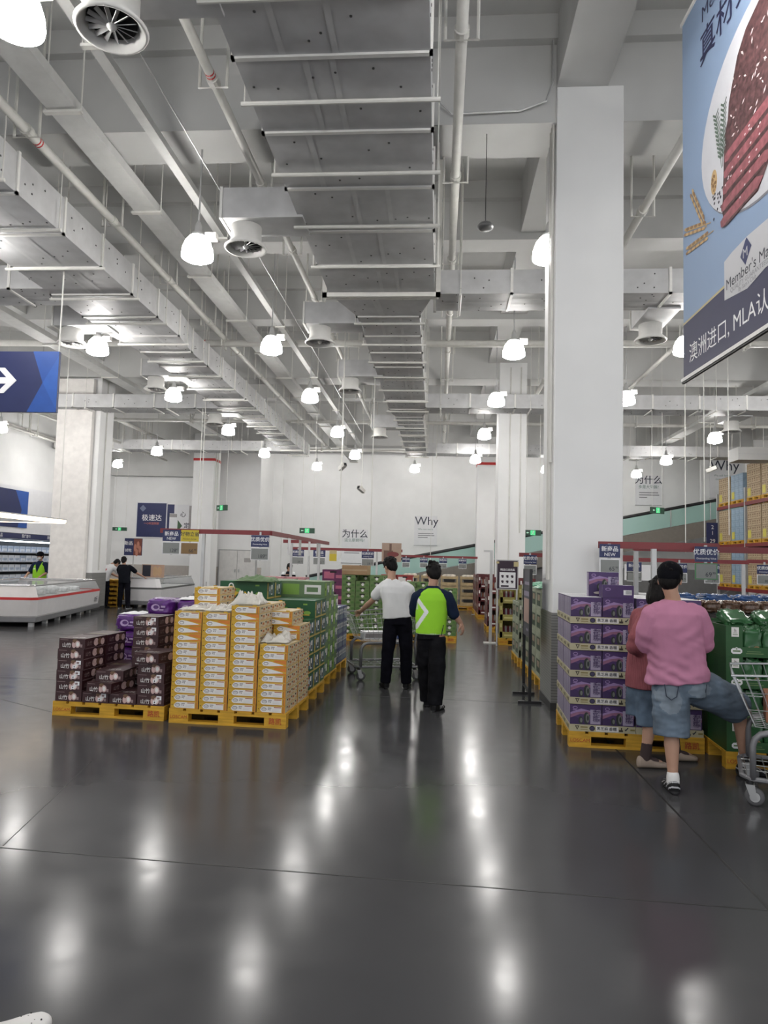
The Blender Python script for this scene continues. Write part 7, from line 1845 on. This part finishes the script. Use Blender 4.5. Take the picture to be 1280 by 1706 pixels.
limb(q, [(-9.76, 21.8, 1.3), (-9.68, 21.84, 1.25), (-9.60, 21.89, 1.17)], [0.078, 0.078, 0.07]); limb(q, [(-10.05, 21.8, 1.3), (-10.12, 21.86, 1.22), (-10.14, 21.94, 1.13)], [0.078, 0.078, 0.07])
shape(q, 'shirt', mat('black_shirt_cloth', (0.008, 0.009, 0.013), 0.9, var=0.2, spec=0.08), m2_, org, 0.011, 4, fold=(0.008, 7, 7, 5))
plain_legs(m2_, org, F, J, BTR, PAPER)

# --- far staff person behind the pink cartons
F = (0.6, -0.8)
org = (-5.15, 24.2, 0)
fp_ = person('small far person in dark clothes with a pale vest edge behind the pink cartons', org)
J = dict(head=(-5.12, 24.18, 1.42), face=(0.9, -0.3), tilt=0.3, neck=(-5.15, 24.2, 1.27), pelvis=(-5.15, 24.2, 0.82),
         shL=(-5.0, 24.27, 1.19), elL=(-4.93, 24.2, 0.95), wrL=(-4.92, 24.0, 0.9), shR=(-5.3, 24.1, 1.19), elR=(-5.36, 24.0, 0.95), wrR=(-5.25, 23.85, 0.9), hsL=-1, hsR=1,
         hpL=(-5.08, 24.22, 0.78), knL=(-5.08, 24.2, 0.43), anL=(-5.08, 24.2, 0.085), ftL=(0.6, -0.8), hpR=(-5.22, 24.15, 0.78), knR=(-5.22, 24.13, 0.43), anR=(-5.22, 24.13, 0.085), ftR=(0.6, -0.8))
q = MB(); c, M = body(q, J, F)
shape(q, 'body', SKIN, fp_, org, 0.01, 2); face_parts(c, M, fp_, org); hair_cap(c, M, fp_, org, back=0.03, seed=15, vx=0.01)
q = MB()
q.loft([ring((-5.15, 24.2, 0.76), F, 0.16, 0.12), ring((-5.15, 24.2, 1.08), F, 0.17, 0.12), ring((-5.15, 24.2, 1.19), F, 0.14, 0.09), ring((-5.15, 24.2, 1.27), F, 0.07, 0.065)], 20)
for a, b in (('shL', 'elL'), ('shR', 'elR')): limb(q, [J[a], Vector(J[a]) * 0.35 + Vector(J[b]) * 0.65], [0.07, 0.062])
shape(q, 'jacket', [mat('black_shirt_cloth', (0.012, 0.013, 0.018), 0.85), VWH], fp_, org, 0.012, 3, paint=lambda cc, n_: 1 if cc.z > 1.16 and abs(cc.x + 5.15) > 0.08 else 0)
plain_legs(fp_, org, F, J, BTR, SHS)

# --- white shoe tip at the lower picture corner
org = (-1.47, 2.33, 0)
sn = thing('sneaker', 'white perforated shoe tip at the lower corner of the picture', 'shoe', org)
q = MB(); a, d, s = shoe(q, (-1.445, 2.325, 0.08), (0.55, 1), 0.29, 0.056)
shape(q, 'shoe_upper', [mat('white_leather', (0.72, 0.71, 0.70), 0.5, var=0.04), mat('white_sole', (0.66, 0.65, 0.64), 0.6)], sn, org, 0.005, 3, paint=shoe_paint(a, d, s, 0.02))
for k in range(10):
    u, w = 0.17 + (k % 5) * 0.018, -0.03 + (k // 5) * 0.05 + (k % 2) * 0.012
    p = a + d * u + s * w
    MB().ell(p - Vector(org) + Vector((0, 0, 0.058 - 0.12 * (u - 0.17))), (0.003, 0.003, 0.003), 8, 6).build('perforation', DARK, sn)
